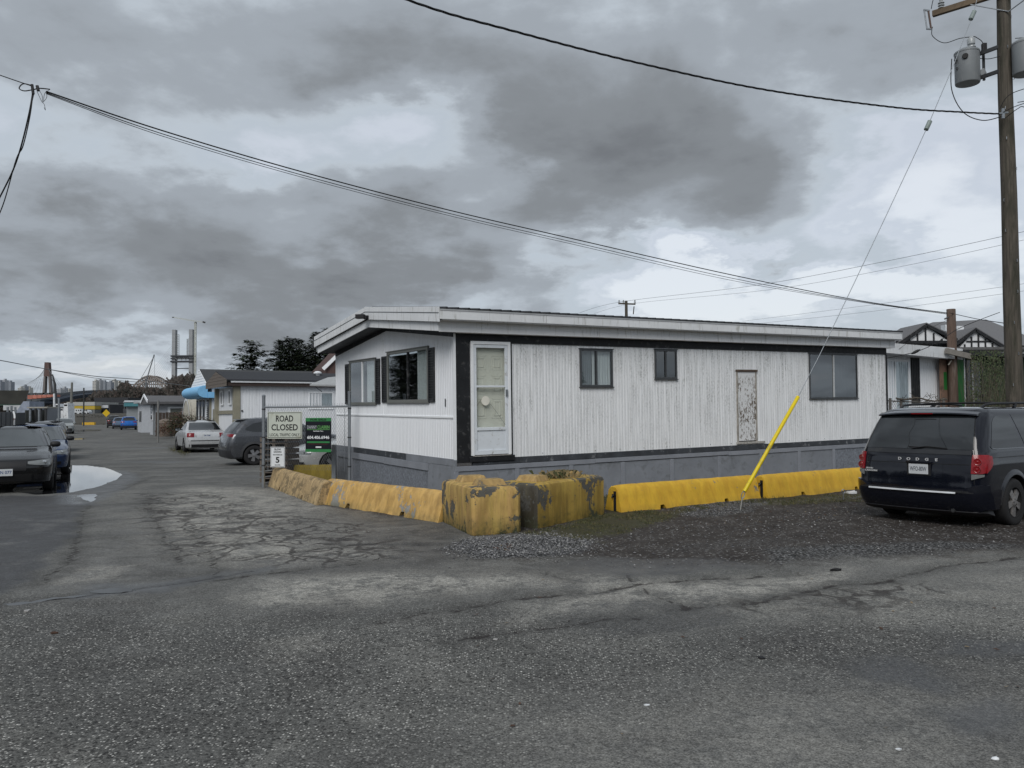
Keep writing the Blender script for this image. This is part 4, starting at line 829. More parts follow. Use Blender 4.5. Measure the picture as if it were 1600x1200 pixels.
# stacked slatted pallets behind the lower sign
def T2W(x, y, z=0): q = TM @ Vector((x, y, 0)); return Vector((q.x, q.y, z))
pc_ = at(437, 700, 20.0); ps = thing('pallet_stack', 'stack of weathered wooden pallets behind the speed sign', 'pallets', (pc_.x, pc_.y, 0), frz+.1)
M_wd = P('old_timber', (.12, .10, .085), .85, var=.3, scale=6, bump=.2)
for k in range(8):
    z = .14*k+.06; mb = MB()
    for j in range(5): mb.box(-.36, -.3+j*.13, z+.085, .36, -.3+j*.13+.09, z+.103)
    for x_ in (-.36, -.04, .28): mb.box(x_, -.3, z, x_+.08, .32, z+.083)
    mb.build('pallet', M_wd, ps)
# ================================================================== VEHICLES
def carpaint(name, col, rough=.16, metal=.0, dirt=.1): return P(name, col, rough, metal, var=.04, coat=.6, dirt=((.06, .055, .05), dirt, 2.5), spec=.25)
class Body:
    """body surface as plan outlines stacked in height: rows of (z, x_rear, x_front, half_width)"""
    def __init__(s, rows, cr=(.22, .20), cf=(.40, .30), bow=(.06, .14)):
        s.rows = rows; s.cr, s.cf, s.bow = cr, cf, bow
        R = np.array(rows); n = len(R); zs = []
        for i in range(n-1):
            p0, p1, p2, p3 = R[max(i-1, 0)], R[i], R[i+1], R[min(i+2, n-1)]
            for k in range(5):
                u = k/5.; q = .5*(2*p1+(p2-p0)*u+(2*p0-5*p1+4*p2-p3)*u*u+(3*p1-p0-3*p2+p3)*u**3); lin = p1*(1-u)+p2*u
                zs.append(q*.45+lin*.55)
        zs.append(R[-1]); s.T = np.array(zs); s.T[:, 0] = np.maximum.accumulate(s.T[:, 0]+np.arange(len(zs))*1e-6)
    def row(s, z): return [float(np.interp(z, s.T[:, 0], s.T[:, i])) for i in (1, 2, 3)]
    def xr(s, y, z):
        a, b, w_ = s.row(z); c, d = s.cr; tt = min(1, max(0, (abs(y)-(w_-d))/d)); return a+s.bow[0]*(y/w_)**2+c*(1-math.sqrt(max(0, 1-tt*tt)))
    def xf(s, y, z):
        a, b, w_ = s.row(z); c, d = s.cf; tt = min(1, max(0, (abs(y)-(w_-d))/d)); return b-s.bow[1]*(y/w_)**2-c*(1-math.sqrt(max(0, 1-tt*tt)))
    def yw(s, x, z):
        a, b, w_ = s.row(z)
        lo, hi = 0., w_
        for _ in range(26):
            m_ = (lo+hi)/2
            if s.xr(m_, z) <= x <= s.xf(m_, z): lo = m_
            else: hi = m_
        return lo
    def outline(s, z):
        a, b, w_ = s.row(z); P_ = []
        for k in range(6): y = (w_-s.cr[1])*k/5; P_.append((s.xr(y, z), y))
        for k in range(1, 7): y = w_-s.cr[1]+s.cr[1]*math.sin(k/6*math.pi/2); P_.append((s.xr(y, z), y))
        x0, x1 = s.xr(w_, z), s.xf(w_, z)
        if x1 < x0+.05: x0 = x1 = (x0+x1)/2; x1 += .02
        for k in range(1, 16): P_.append((x0+(x1-x0)*k/16, w_))
        for k in range(7): y = w_-s.cf[1]+s.cf[1]*math.cos(k/6*math.pi/2); P_.append((s.xf(y, z), y))
        for k in range(1, 6): y = (w_-s.cf[1])*(1-k/5); P_.append((s.xf(y, z), y))
        return P_
    def solid(s, name, mats, parent, wheels, wr, arch=None):
        rs = []
        for r in s.T:
            h = s.outline(r[0]); rs.append([(x, y, r[0]) for x, y in h]+[(x, -y, r[0]) for x, y in h[-2:0:-1]])
        mb = MB(); mb.rings(rs); me = mb.mesh(name, mats); bm = bmesh.new(); bm.from_mesh(me); bmesh.ops.remove_doubles(bm, verts=bm.verts, dist=.0005); bmesh.ops.recalc_face_normals(bm, faces=bm.faces); bm.to_mesh(me); bm.free()
        o = bpy.data.objects.new(name, me); COL.objects.link(o)
        ct = MB()
        for wx_ in wheels:
            for sg in (1, -1):
                y0, y1 = sorted((sg*.52, sg*1.3)); n = 28; c = (wx_, wr)
                ct.rings([[(wx_+arch*math.cos(2*math.pi*k/n), y, wr+arch*math.sin(2*math.pi*k/n)) for k in range(n)] for y in (y0, y1)])
        cm_ = ct.mesh('cut', M_dark); bm = bmesh.new(); bm.from_mesh(cm_); bmesh.ops.recalc_face_normals(bm, faces=bm.faces); bm.to_mesh(cm_); bm.free()
        co = bpy.data.objects.new('cut', cm_); COL.objects.link(co)
        b = o.modifiers.new('b', 'BOOLEAN'); b.object = co; b.operation = 'DIFFERENCE'; b.solver = 'EXACT'
        try: b.material_mode = 'TRANSFER'
        except Exception: pass
        dg = bpy.context.evaluated_depsgraph_get(); nm = bpy.data.meshes.new_from_object(o.evaluated_get(dg)); bpy.data.objects.remove(co); o.modifiers.clear(); o.data = nm
        nm.polygons.foreach_set('use_smooth', [True]*len(nm.polygons)); nm.set_sharp_from_angle(angle=math.radians(38)); o.parent = parent; return o
    def pt(s, k, c, z, sg=1):
        if k in 'RF': k = k.lower(); c = c*s.row(z)[2]
        if k == 's': return Vector((c, sg*s.yw(c, z), z))
        if k == 'r': return Vector((s.xr(c, z), c, z))
        return Vector((s.xf(c, z), c, z))
    def panel(s, name, cols, mat_, parent, d=.006, nz=8, sg=1, back=.02):
        """cols: (kind, coord, z_low, z_high) columns lying on the surface; shell standing d proud"""
        g = [[s.pt(q[0], q[1]+(q[4]*(q[2]+(q[3]-q[2])*j/nz-q[5]) if len(q) > 4 else 0), q[2]+(q[3]-q[2])*j/nz, sg) for j in range(nz+1)] for q in cols]
        n = len(g); ctr = Vector((0, 0, .7)); out = []; inn = []
        for i in range(n):
            for j in range(nz+1):
                a = g[min(i+1, n-1)][j]-g[max(i-1, 0)][j]; b = g[i][min(j+1, nz)]-g[i][max(j-1, 0)]; nn = a.cross(b)
                nn = nn.normalized() if nn.length > 1e-9 else Vector((0, 0, 1))
                if nn.dot(g[i][j]-Vector((g[i][j].x*.6, 0, .6))) < 0: nn = -nn
                out.append(g[i][j]+nn*d); inn.append(g[i][j]-nn*back)
        w_ = nz+1; m_ = len(out); fs = [(i*w_+j, (i+1)*w_+j, (i+1)*w_+j+1, i*w_+j+1) for i in range(n-1) for j in range(nz)]
        bd = [(i, 0) for i in range(n)]+[(n-1, j) for j in range(1, w_)]+[(i, nz) for i in range(n-2, -1, -1)]+[(0, j) for j in range(nz-1, 0, -1)]
        for q in range(len(bd)):
            a, b = bd[q], bd[(q+1) % len(bd)]; ia, ib = a[0]*w_+a[1], b[0]*w_+b[1]; fs.append((ia, ib, ib+m_, ia+m_))
        mb = MB(); mb.add(out+inn, fs); return mb.build(name, mat_, parent, smooth=40)
def lerp(pts, n):
    """resample a list of (k,c,z0,z1) columns of one kind"""
    out = []
    for a, b in zip(pts[:-1], pts[1:]):
        m_ = n if a[0] == b[0] else 1
        for i in range(m_):
            u = i/m_; out.append((a[0],)+tuple(a[q]*(1-u)+b[q]*u for q in range(1, len(a))))
    return out+[pts[-1]]
_wm = {}
def wheels(root, xsw, ytrack, r, wdt=.215, rim=.66, spokes=5, key='a', rm=None, double=False):
    if key not in _wm:
        mb = MB(); hw = wdt/2
        mb.lathe([(r*rim, -hw*.9), (r*.86, -hw), (r*.96, -hw*.86), (r, -hw*.6), (r, hw*.6), (r*.96, hw*.86), (r*.86, hw), (r*rim, hw*.9), (r*rim, -hw*.9)], (0, 0, 0), 'y', 36)
        ty = mb.mesh('wheel', M_rubber); ty.polygons.foreach_set('use_smooth', [True]*len(ty.polygons)); ty.set_sharp_from_angle(angle=math.radians(50))
        mb = MB(); R = r*rim
        mb.lathe([(R*.99, hw*.55), (R*1.0, hw*.92), (R*.93, hw*.92), (R*.9, hw*.2), (R*.9, hw*.15), (.001, hw*.15), (.001, hw*.1), (R*.99, hw*.1)], (0, 0, 0), 'y', 36); mb.k = 0
        for k in range(spokes):
            a = 2*math.pi*k/spokes+.3
            for da in ((-.13, .13) if double else (0,)):
                ca_, sa = math.cos(a+da), math.sin(a+da); u = Vector((ca_, 0, sa)); v_ = Vector((-sa, 0, ca_)); y0, y1 = hw*.35, hw*.84
                wi, wo = (.032, .036) if double else (.036, .052)
                q = [u*.05-v_*wi, u*.05+v_*wi, u*R*.93+v_*wo, u*R*.93-v_*wo]
                mb.k = 1; mb.hexa([p_+Vector((0, y0, 0)) for p_ in q], [p_*1.0+Vector((0, y1-(.01 if i > 1 else .0), 0)) for i, p_ in enumerate(q)])
        mb.lathe([(.07, hw*.3), (.065, hw*.9), (.03, hw*.95), (.001, hw*.95)], (0, 0, 0), 'y', 20)
        for k in range(5):
            a = 2*math.pi*(k+.5)/5; mb.k = 0; mb.lathe([(.008, hw*.85), (.008, hw*.98), (.001, hw*.98)], (.047*math.cos(a), 0, .047*math.sin(a)), 'y', 6)
        rmsh = mb.mesh('rim', [M_dark, rm or M_rim]); _wm[key] = (ty, rmsh)
    ty, rmsh = _wm[key]
    for x in xsw:
        for sg in (1, -1):
            o = bpy.data.objects.new('wheel', ty); COL.objects.link(o); o.parent = root; o.location = (x, sg*ytrack, r); o.rotation_euler = (0, rnd.uniform(0, 6), 0 if sg > 0 else math.pi)
            q = bpy.data.objects.new('rim', rmsh); COL.objects.link(q); q.parent = o
def plateobj(root, x, y, z, w_, h_, face, txt, back=True, col=None, tc=None):
    """licence plate; face=-1 towards -x, +1 towards +x"""
    mb = MB(); mb.box(x-.006, y-w_/2, z-h_/2, x+.006, y+w_/2, z+h_/2); p_ = mb.build('licence_plate', col or P('plate_white', (.52, .54, .56), .4, var=.05), root, bevel=.003)
    if txt:
        te = text('lettering', txt, h_*.62, tc or P('plate_blue', (.02, .05, .17), .4), p_, (x+face*.0075, y, z), (0, face, 0), (0, 0, 1), ext=.0008, bold=.01)
        q = [v_.co.y for v_ in te.data.vertices]; k = w_*.86/(max(q)-min(q)); te.data.transform(Matrix.Translation((0, y, 0)) @ Matrix.Diagonal((1, k, 1, 1)) @ Matrix.Translation((0, -(max(q)+min(q))/2, 0)))
    return p_
def mirror(root, x, y, z, m_, s=1., rz=0):
    for sg in (1, -1):
        mb = MB(); c = Vector((x, sg*(y+.11), z)); n = 10
        rs = []
        for xx, k in ((-.05, .93), (-.03, 1.), (.02, .95), (.06, .7), (.08, .3)):
            rs.append([(c.x+xx*s, c.y+.115*s*k*math.copysign(abs(math.cos(6.283*q/n))**.7, math.cos(6.283*q/n)), c.z+.072*s*k*math.copysign(abs(math.sin(6.283*q/n))**.7, math.sin(6.283*q/n))) for q in range(n)])
        mb.rings(rs); mb.beam((x+.02, sg*(y-.06), z-.05), (x+.02, sg*(y+.06), z-.03), .04, .035); mi = mb.build('door_mirror', m_, root, smooth=60)
        mb = MB(); mb.box(c.x-.0535*s, c.y-.09*s, c.z-.05*s, c.x-.0505*s, c.y+.09*s, c.z+.05*s); mb.build('mirror_glass', P('mirror_glass', (.5, .52, .54), .05, 1.), mi)
SEDAN = [(.19, -2.13, 2.08, .78), (.23, -2.23, 2.22, .85), (.40, -2.29, 2.29, .875), (.55, -2.31, 2.31, .885), (.66, -2.30, 2.27, .885), (.74, -2.29, 2.17, .88), (.81, -2.27, 1.93, .872), (.87, -2.24, 1.60, .862), (.925, -2.18, 1.22, .85), (.965, -1.95, 1.02, .825), (.99, -1.72, .93, .81),
         (1.10, -1.45, .68, .765), (1.25, -1.14, .33, .695), (1.35, -.90, .08, .645), (1.395, -.78, -.03, .615), (1.425, -.62, -.14, .56), (1.442, -.45, -.24, .46), (1.452, -.38, -.28, .30)]
def scaled(rows, L=1., H=1., W=1., dx=0.): return [(z*H, a*L+dx, b*L+dx, w_*W) for z, a, b, w_ in rows]
def sidewin(B, root, cols, mat_, name='side_window', d=.005):
    for sg in (1, -1): B.panel(name, lerp([('s',)+c for c in cols], 4), mat_, root, d, 6, sg)
def front_end(B, root, H=1., hl=(.60, .72), grille=(.50, .70), lower=(.27, .42), yhl=(.48, .955), lensm=None, plate_=None, gw=.40):
    for sg in (1, -1):
        a, b = yhl
        B.panel('headlight', [('F', sg*(a+(b-a)*i/8), hl[0]+.035*(1-i/8)**2, hl[1]-.03*(1-i/8)+.01*(i/8)) for i in range(9)], lensm or M_lens, root, .008, 4)
        c = Vector(B.pt('f', sg*(a*.45+b*.55), (hl[0]+hl[1])/2)); mb = MB(); mb.lathe([(.045, .0), (.045, .014), (.03, .018), (.001, .018)], (0, 0, 0), 'x', 14); o = mb.build('headlamp_bowl', M_chrome, root, smooth=50); o.location = c; 
        B.panel('fog_lamp', [('f', sg*(.55+.18*i/3), .31, .40) for i in range(4)], M_plastic, root, .004, 3)
    B.panel('grille', [('f', gw*(i/4-1), grille[0], grille[1]) for i in range(9)], M_plastic, root, .006, 4)
    B.panel('lower_grille', [('f', .5*(i/4-1), lower[0], lower[1]) for i in range(9)], M_dark, root, .005, 4)
def sedan(name, label, loc, rz, paint, H=1., L=1., W=1., facing='front', plate_txt=None, tail=True, gl=None, wr=.32, key='sed', group=None, detail=2, rows=None, win=True):
    root = thing(name, label, 'car', loc, rz, group); B = Body(scaled(rows or SEDAN, L, H, W))
    B.solid('body', [paint, M_dark], root, (-1.35*L, 1.35*L), wr, wr+.045)
    g = gl or M_carglass2; z0, z1 = .985*H, 1.375*H
    hwf = .80*W
    B.panel('windscreen', [('F', (i/6-1)*.90, z0, 1.375*H-.015*abs(i/6-1)) for i in range(13)], g, root, .006, 8)
    B.panel('rear_window', [('R', (i/6-1)*.88, 1.01*H, 1.35*H-.015*abs(i/6-1)) for i in range(13)], M_carglass, root, .006, 8)
    sidewin(B, root, [(-1.22*L, 1.02*H, 1.06*H), (-1.0*L, 1.0*H, 1.20*H), (-.72*L, .995*H, 1.31*H), (-.30*L, .99*H, 1.355*H), (-.18*L, .99*H, 1.355*H)], M_carglass)
    sidewin(B, root, [(-.12*L, .985*H, 1.355*H), (.10*L, .985*H, 1.29*H), (.40*L, .985*H, 1.15*H), (.68*L, .985*H, 1.02*H)], M_carglass)
    for sg in (1, -1):
        B.panel('sill', [('s', -.98*L+1.96*L*i/6, .20, .27) for i in range(7)], M_plastic, root, .008, 2, sg)
    wheels(root, (-1.35*L, 1.35*L), .79*W, wr, key=key)
    mirror(root, .62*L, .80*W, 1.02*H, M_plastic)
    if facing == 'front':
        front_end(B, root); mb = MB(); n = 12
        mb.tube([B.pt('f', .55*W*(1-i/6), .955*H)+Vector((.0, 0, .03)) for i in range(n+1)], .010, 5); mb.build('wiper', M_plastic, root)
        if plate_txt: plateobj(root, B.xf(0, .47)+.012, 0, .47, .30, .15, 1, plate_txt)
    else:
        for sg in (1, -1):
            B.panel('tail_lamp', [('r', sg*(.50+.28*i/6)*W, .70*H, .86*H) for i in range(7)]+[('s', -2.06*L, .71*H, .855*H), ('s', -1.98*L, .74*H, .85*H)] if False else [('R', sg*(.62+.34*i/8), .70*H, .885*H) for i in range(9)], M_red2, root, .008, 4)
        B.panel('bumper_strip', [('r', (i/6-1)*.80*W, .53*H, .56*H) for i in range(13)], M_plastic, root, .006, 2)
        B.panel('bumper_skirt', [('r', (i/6-1)*.76*W, .24, .38*H) for i in range(13)], M_plastic, root, .006, 2)
        if plate_txt: plateobj(root, B.xr(0, .78*H)-.012, 0, .765*H, .30, .15, -1, plate_txt)
    return root, B
SD = Vector((-.464, .886, 0)).normalized(); SA = math.atan2(SD.y, SD.x)       # street direction, away from the camera
SP = Vector((SD.y, -SD.x, 0))                                                 # to the right of it
def street(px, Y):   # ground point
    q = at(px, 640, Y); return Vector((q.x, q.y, 0))
M_red2 = P('tail_lamp_dark', (.16, .004, .008), .2, var=.2, coat=.3)
grp = 'cars parked along the left side of the lane'
M_pk = carpaint('paint_black', (.006, .006, .0065), .25, 0, .05); M_pb = carpaint('paint_blue', (.012, .030, .085)); M_pg = carpaint('paint_grey', (.06, .062, .068)); M_ps = carpaint('paint_silver', (.50, .51, .52), .3, .3)
corner = G(79, 769); ctr = Vector((corner.x, corner.y, 0)) - SP*(.87) + SD*2.24
r_, B = sedan('parked_car', 'black sedan at the left edge of the photo, nearest in the row facing us', ctr, SA+math.pi, M_pk, plate_txt='BN 077', group=grp)
mb = MB(); q = B.pt('f', -.38, 1.12); mb.lathe([(.001, 0), (.035, 0), (.035, .006), (.001, .006)], (0, 0, 0), 'x', 12); mb.lathe([(.001, 0), (.05, 0), (.05, .006), (.001, .006)], (0, 0, -.07), 'x', 12); o = mb.build('windscreen_sticker', M_wl, r_); o.location = q+Vector((.012, 0, 0)); o.rotation_euler = (0, math.radians(-55), 0)
ctr2 = street(107, 23.5)-SP*.90+SD*2.35
sedan('parked_car', 'dark blue sedan behind the black one, beside the bright puddle', ctr2, SA+math.pi, M_pb, H=1.0, L=1.06, W=1.03, key='sed2', wr=.34, group=grp)
sedan('parked_car', 'dark grey sedan third in the left row, roof showing above the blue one', street(106, 31.5)-SP*.9+SD*2.2, SA+math.pi, M_pg, H=1.03, group=grp)
sedan('parked_car', 'pale grey car fourth in the left row, mostly hidden by the one in front', street(108, 39)-SP*.9+SD*2.2, SA+math.pi, carpaint('paint_palegrey', (.22, .23, .24), .3), H=1.02, group=grp)
SUVR = [(.22, -2.05, 2.02, .78), (.27, -2.14, 2.13, .86), (.45, -2.19, 2.19, .895), (.62, -2.20, 2.20, .90), (.78, -2.18, 2.16, .90), (.90, -2.15, 2.02, .89), (.98, -2.12, 1.65, .88), (1.04, -2.09, 1.25, .865), (1.09, -2.05, 1.08, .84),
        (1.22, -1.95, .80, .79), (1.38, -1.80, .48, .73), (1.49, -1.68, .22, .68), (1.545, -1.58, .06, .64), (1.575, -1.40, -.10, .58), (1.592, -1.15, -.3, .46), (1.60, -1.0, -.4, .30)]
def suv(name, label, loc, rz, paint, H=1., L=1., W=1., facing='rear', gl=None, wr=.34, key='suv', group=None, plate_txt=None, clad=False, lampz=None, spoiler=True, rows=None):
    root = thing(name, label, 'car', loc, rz, group); B = Body(scaled(rows or SUVR, L, H, W), cr=(.20, .22), bow=(.07, .12))
    ax = (-1.28*L, 1.30*L)
    B.solid('body', [paint, M_dark], root, ax, wr, wr+.05)
    B.panel('rear_window', [('R', (i/6-1)*.84, 1.10*H, 1.47*H-.02*abs(i/6-1)) for i in range(13)], M_carglass, root, .006, 7)
    B.panel('windscreen', [('F', (i/6-1)*.90, 1.11*H, 1.50*H) for i in range(13)], gl or M_carglass2, root, .006, 7)
    sidewin(B, root, [(-1.55*L, 1.18*H, 1.24*H), (-1.30*L, 1.13*H, 1.40*H), (-.95*L, 1.11*H, 1.46*H), (-.85*L, 1.11*H, 1.465*H)], M_carglass)
    sidewin(B, root, [(-.80*L, 1.11*H, 1.465*H), (-.15*L, 1.10*H, 1.475*H)], M_carglass)
    sidewin(B, root, [(-.09*L, 1.10*H, 1.475*H), (.15*L, 1.10*H, 1.47*H), (.50*L, 1.10*H, 1.30*H), (.80*L, 1.10*H, 1.14*H)], M_carglass)
    if spoiler:
        mb = MB(); z = 1.53*H; mb.rings([[(B.xr(y, z)+.20, y, z+.035), (B.xr(y, z)-.13, y, z+.010), (B.xr(y, z)-.14, y, z-.010), (B.xr(y, z)+.12, y, z-.02)] for y in [(-.60+1.2*i/10)*W for i in range(11)]]); mb.build('spoiler', paint, root, smooth=50)
    if clad:
        for ax_ in ax:
            for sg in (1, -1):
                mb = MB(); rs = []
                for k in range(15):
                    a = math.pi*(k/14)*1.06-.1; rr = []
                    for q, e_ in ((wr+.045, .0), (wr+.045, .022), (wr+.12, .016), (wr+.125, -.03)):
                        x_, z_ = ax_+q*math.cos(a), max(.22, wr+q*math.sin(a)); rr.append((x_, sg*(B.yw(x_, z_)+e_), z_))
                    rs.append(rr)
                mb.rings(rs); mb.build('wheel_arch_trim', P('cladding_grey', (.05, .052, .056), .6, var=.08), root, smooth=50)
                B.panel('sill', [('s', (-.85+1.75*i/6)*L, .24, .40*H) for i in range(7)], P('cladding_grey', (0, 0, 0)), root, .012, 2, sg)
    wheels(root, ax, .79*W, wr, key=key, double=clad)
    mirror(root, .78*L, .82*W, 1.13*H, paint)
    lz = lampz or (.86*H, 1.02*H)
    if facing == 'rear':
        for sg in (1, -1): B.panel('tail_lamp', [('R', sg*(.52+.44*i/8), lz[0]+.05*(1-i/8), lz[1]-.01*i/8) for i in range(9)]+([('s', -1.88*L, lz[0]+.03, lz[1]), ('s', -1.70*L, lz[0]+.07, lz[1]-.01)] if False else []), M_red2, root, .010, 4)
        B.panel('bumper', [('r', (i/8-1)*.86*W, .28, .52*H) for i in range(17)], P('bumper_dark', (.03, .031, .034), .55, var=.05), root, .03, 4)
        for sg in (1, -1): B.panel('reflector', [('r', sg*(.58+.14*i/3)*W, .60*H, .66*H) for i in range(4)], M_lens if clad else M_red, root, .012, 2)
        if plate_txt: plateobj(root, B.xr(0, .80*H)-.012, 0, .80*H, .30, .15, -1, plate_txt)
    else: front_end(B, root, hl=(.70, .84), grille=(.58, .78), lower=(.32, .48))
    return root, B
# silver car at far left of the row, facing us
suv('parked_car', 'silver car far down the left row beside the grey metal fence', street(116, 80)-SP*.9+SD*2.1, SA+math.pi, carpaint('paint_silver2', (.26, .28, .28), .3), H=.96, facing='front', group=grp)
# right side of the lane
sedan('parked_car', 'silver sedan seen from behind, beside the white home with khaki trim', street(322, 37.3)+SD*2.3+Vector((0, 0, 0)), SA+.02, M_ps, H=1.01, L=1.02, W=1.0, facing='rear', plate_txt='596 VNM', key='sed')
g2 = 'cars parked far down the right side of the lane'
suv('parked_car', 'bright blue crossover at the far end of the lane, beside the small dark cypress', street(202.5, 101)+SD*2.1, SA-.03, carpaint('paint_brightblue', (.012, .115, .42), .28, .2), H=1.03, W=1.03, plate_txt='', group=g2, key='suvb')
suv('parked_car', 'pale blue car half hidden just left of the bright blue crossover', street(188, 111)+SD*2.1, SA-.03, carpaint('paint_paleblue', (.09, .14, .22), .3), H=.96, group=g2, key='suvb')
suv('parked_car', 'black pickup sized car farthest down the right side', street(179, 121)+SD*2.1, SA-.03, M_pk, H=1.12, W=1.05, group=g2, key='suvb')
TA = math.atan2(ex.y, ex.x)
# grey crossover nosed in, silver hatchback nosing out behind the fence
a = TA-.02; hd = Vector((math.cos(a), math.sin(a), 0)); wq = G(397, 727); nrm = Vector((hd.y, -hd.x, 0))
cc = Vector((wq.x, wq.y, 0))+hd*1.28-nrm*.86
suv('parked_car', 'grey crossover with black wheel arches and red slanted tail lamp, left of the fence post', cc, a, carpaint('paint_slate', (.085, .09, .10), .26, .5), facing='rear', clad=True, key='kona', lampz=(.95, 1.06), wr=.34)
a = TA+math.pi-.06; hd = Vector((math.cos(a), math.sin(a), 0)); fw = at(514, 700, 22.4); cc = Vector((fw.x, fw.y, 0))-hd*1.35+Vector((-hd.y, hd.x, 0))*(-.80)*1.
HATCH = scaled(SEDAN, .95, 1.04)
r_, B = sedan('parked_car', 'silver hatchback seen through the chain link below the for sale board', cc, a, carpaint('paint_silver3', (.48, .49, .49), .25, .3), facing='front', key='hat', H=1.03, L=.95)
# ------------------------------------------------------------------ the dark minivan
VAN = [(.23, -2.36, 2.30, .86), (.27, -2.46, 2.42, .91), (.40, -2.52, 2.52, .935), (.55, -2.54, 2.55, .95), (.66, -2.53, 2.54, .955), (.78, -2.52, 2.48, .957), (.90, -2.50, 2.36, .955), (1.0, -2.48, 2.10, .945), (1.08, -2.455, 1.80, .93), (1.13, -2.44, 1.62, .915),
       (1.28, -2.37, 1.36, .885), (1.45, -2.27, 1.05, .845), (1.58, -2.18, .78, .81), (1.64, -2.13, .62, .785), (1.685, -2.06, .40, .745), (1.712, -1.94, .15, .67), (1.725, -1.75, -.15, .55), (1.73, -1.5, -.35, .40)]
M_van = carpaint('paint_midnight', (.005, .006, .011), .12, .0, -.6)
wr_ = G(1577, 821.5); wl_ = G(1396, 804.5); lat = (Vector((wr_.x, wr_.y, 0))-Vector((wl_.x, wl_.y, 0))).normalized(); a = math.atan2(lat.x, -lat.y)-math.radians(3); hd = Vector((math.cos(a), math.sin(a), 0)); lat = Vector((hd.y, -hd.x, 0))
vc = Vector((wr_.x, wr_.y, 0))-lat*.90+hd*1.50+Vector((.05, 0, 0))
van = thing('minivan', 'dark blue black minivan with roof rails seen from behind at the right edge', 'minivan', vc, a)
B = Body(VAN, cr=(.22, .16), cf=(.5, .4), bow=(.085, .16)); WR = .345
B.solid('body', [M_van, M_dark], van, (-1.52, 1.50), WR, WR+.055)
B.panel('rear_window', [('R', (i/10-1)*.865, 1.115, 1.60-.02*abs(i/10-1)**2) for i in range(21)], glassm('x', (0, 0, 0)) if False else M_carglass, van, .005, 10)
B.panel('tailgate_trim', [('r', (i/10-1)*.775, 1.045, 1.108) for i in range(21)], carpaint('trim_dark', (.02, .021, .024), .4, .0, .2), van, .008, 3)
B.panel('plate_recess', [('r', (i/8-1)*.42-.0, .70, .935) for i in range(17)], M_van, van, .0035, 3)
B.panel('tailgate_seam', [('r', (i/10-1)*.77, .905, .912) for i in range(21)], M_dark, van, .006, 1)
for sg in (1, -1): B.panel('tailgate_seam', [('R', sg*.868, .64, 1.62), ('R', sg*.876, .64, 1.615)], M_dark, van, .0055, 14)
# bumper: wraps round to the arches
cols = [('s', -2.0+(-.18)*i/2, .30, .62) for i in range(3)]
bc = [('r', y, .265 if abs(y) < .88 else .30, .50+.13*max(0, min(1, (abs(y)-.62)/.22))) for y in [(-.945+1.89*i/30) for i in range(31)]]
B.panel('bumper', bc, M_van, van, .045, 6, back=.03)
for sg in (1, -1): B.panel('bumper', [('s', x, .28, .63-.02*i) for i, x in enumerate((-2.34, -2.25, -2.15, -2.05, -1.95))], M_van, van, .02, 5, sg)
B.panel('bumper_skirt', [('r', (i/10-1)*.9, .235, .285) for i in range(21)], M_plastic, van, .055, 2)
mb = MB(); mb.rings([[(B.xr(y, .53)-.05, y, .515), (B.xr(y, .53)-.05, y, .545), (B.xr(y, .53)+.06, y, .55), (B.xr(y, .53)+.06, y, .51)] for y in [-.84+1.68*i/16 for i in range(17)]]); mb.build('bumper_step', M_plastic, van)
mb = MB(); mb.rings([[(B.xr(y, .53)-.056, y, .500), (B.xr(y, .53)-.068, y, .506), (B.xr(y, .53)-.062, y, .526), (B.xr(y, .53)-.050, y, .528)] for y in [-.62+1.30*i/14 for i in range(15)]]); mb.build('chrome_strip', P('strip_satin', (.75, .76, .77), .4, .5), van, smooth=60)
# lamps
for sg in (1, -1):
    cl = [('r', sg*(.795+.07*i/3), .70, 1.045) for i in range(4)]+[('r', sg*.90, .72, 1.045), ('r', sg*.93, .75, 1.04)]
    z0s = [.785]*4+[.785, .80]
    tl = B.panel('tail_lamp', [(k, c, z0, zt) for (k, c, _, zt), z0 in zip(cl, z0s)], M_red, van, .020, 8)
    sd_ = [('s', x, .79+.045*i, 1.04-.004*i) for i, x in enumerate((-2.33, -2.27, -2.22, -2.18))]
    B.panel('tail_lamp', sd_, M_red, van, .016, 8, sg)
    B.panel('reversing_lamp', [('r', sg*(.80+.12*i/4), .700+.012*i, .778) for i in range(5)], M_lens, van, .018, 3)
    for zc_ in (.85, .955):
        c = B.pt('r', sg*.865, zc_); mb = MB(); mb.lathe([(.046, -.01), (.050, .016), (.044, .024), (.036, .018), (.014, .022), (.001, .028)], (0, 0, 0), 'x', 18); o = mb.build('lamp_ring', P('lamp_red_deep', (.20, .005, .008), .12, coat=.6), tl, smooth=60); o.location = c-Vector((.018, 0, 0)); o.rotation_euler = (0, 0, math.pi-sg*.35)
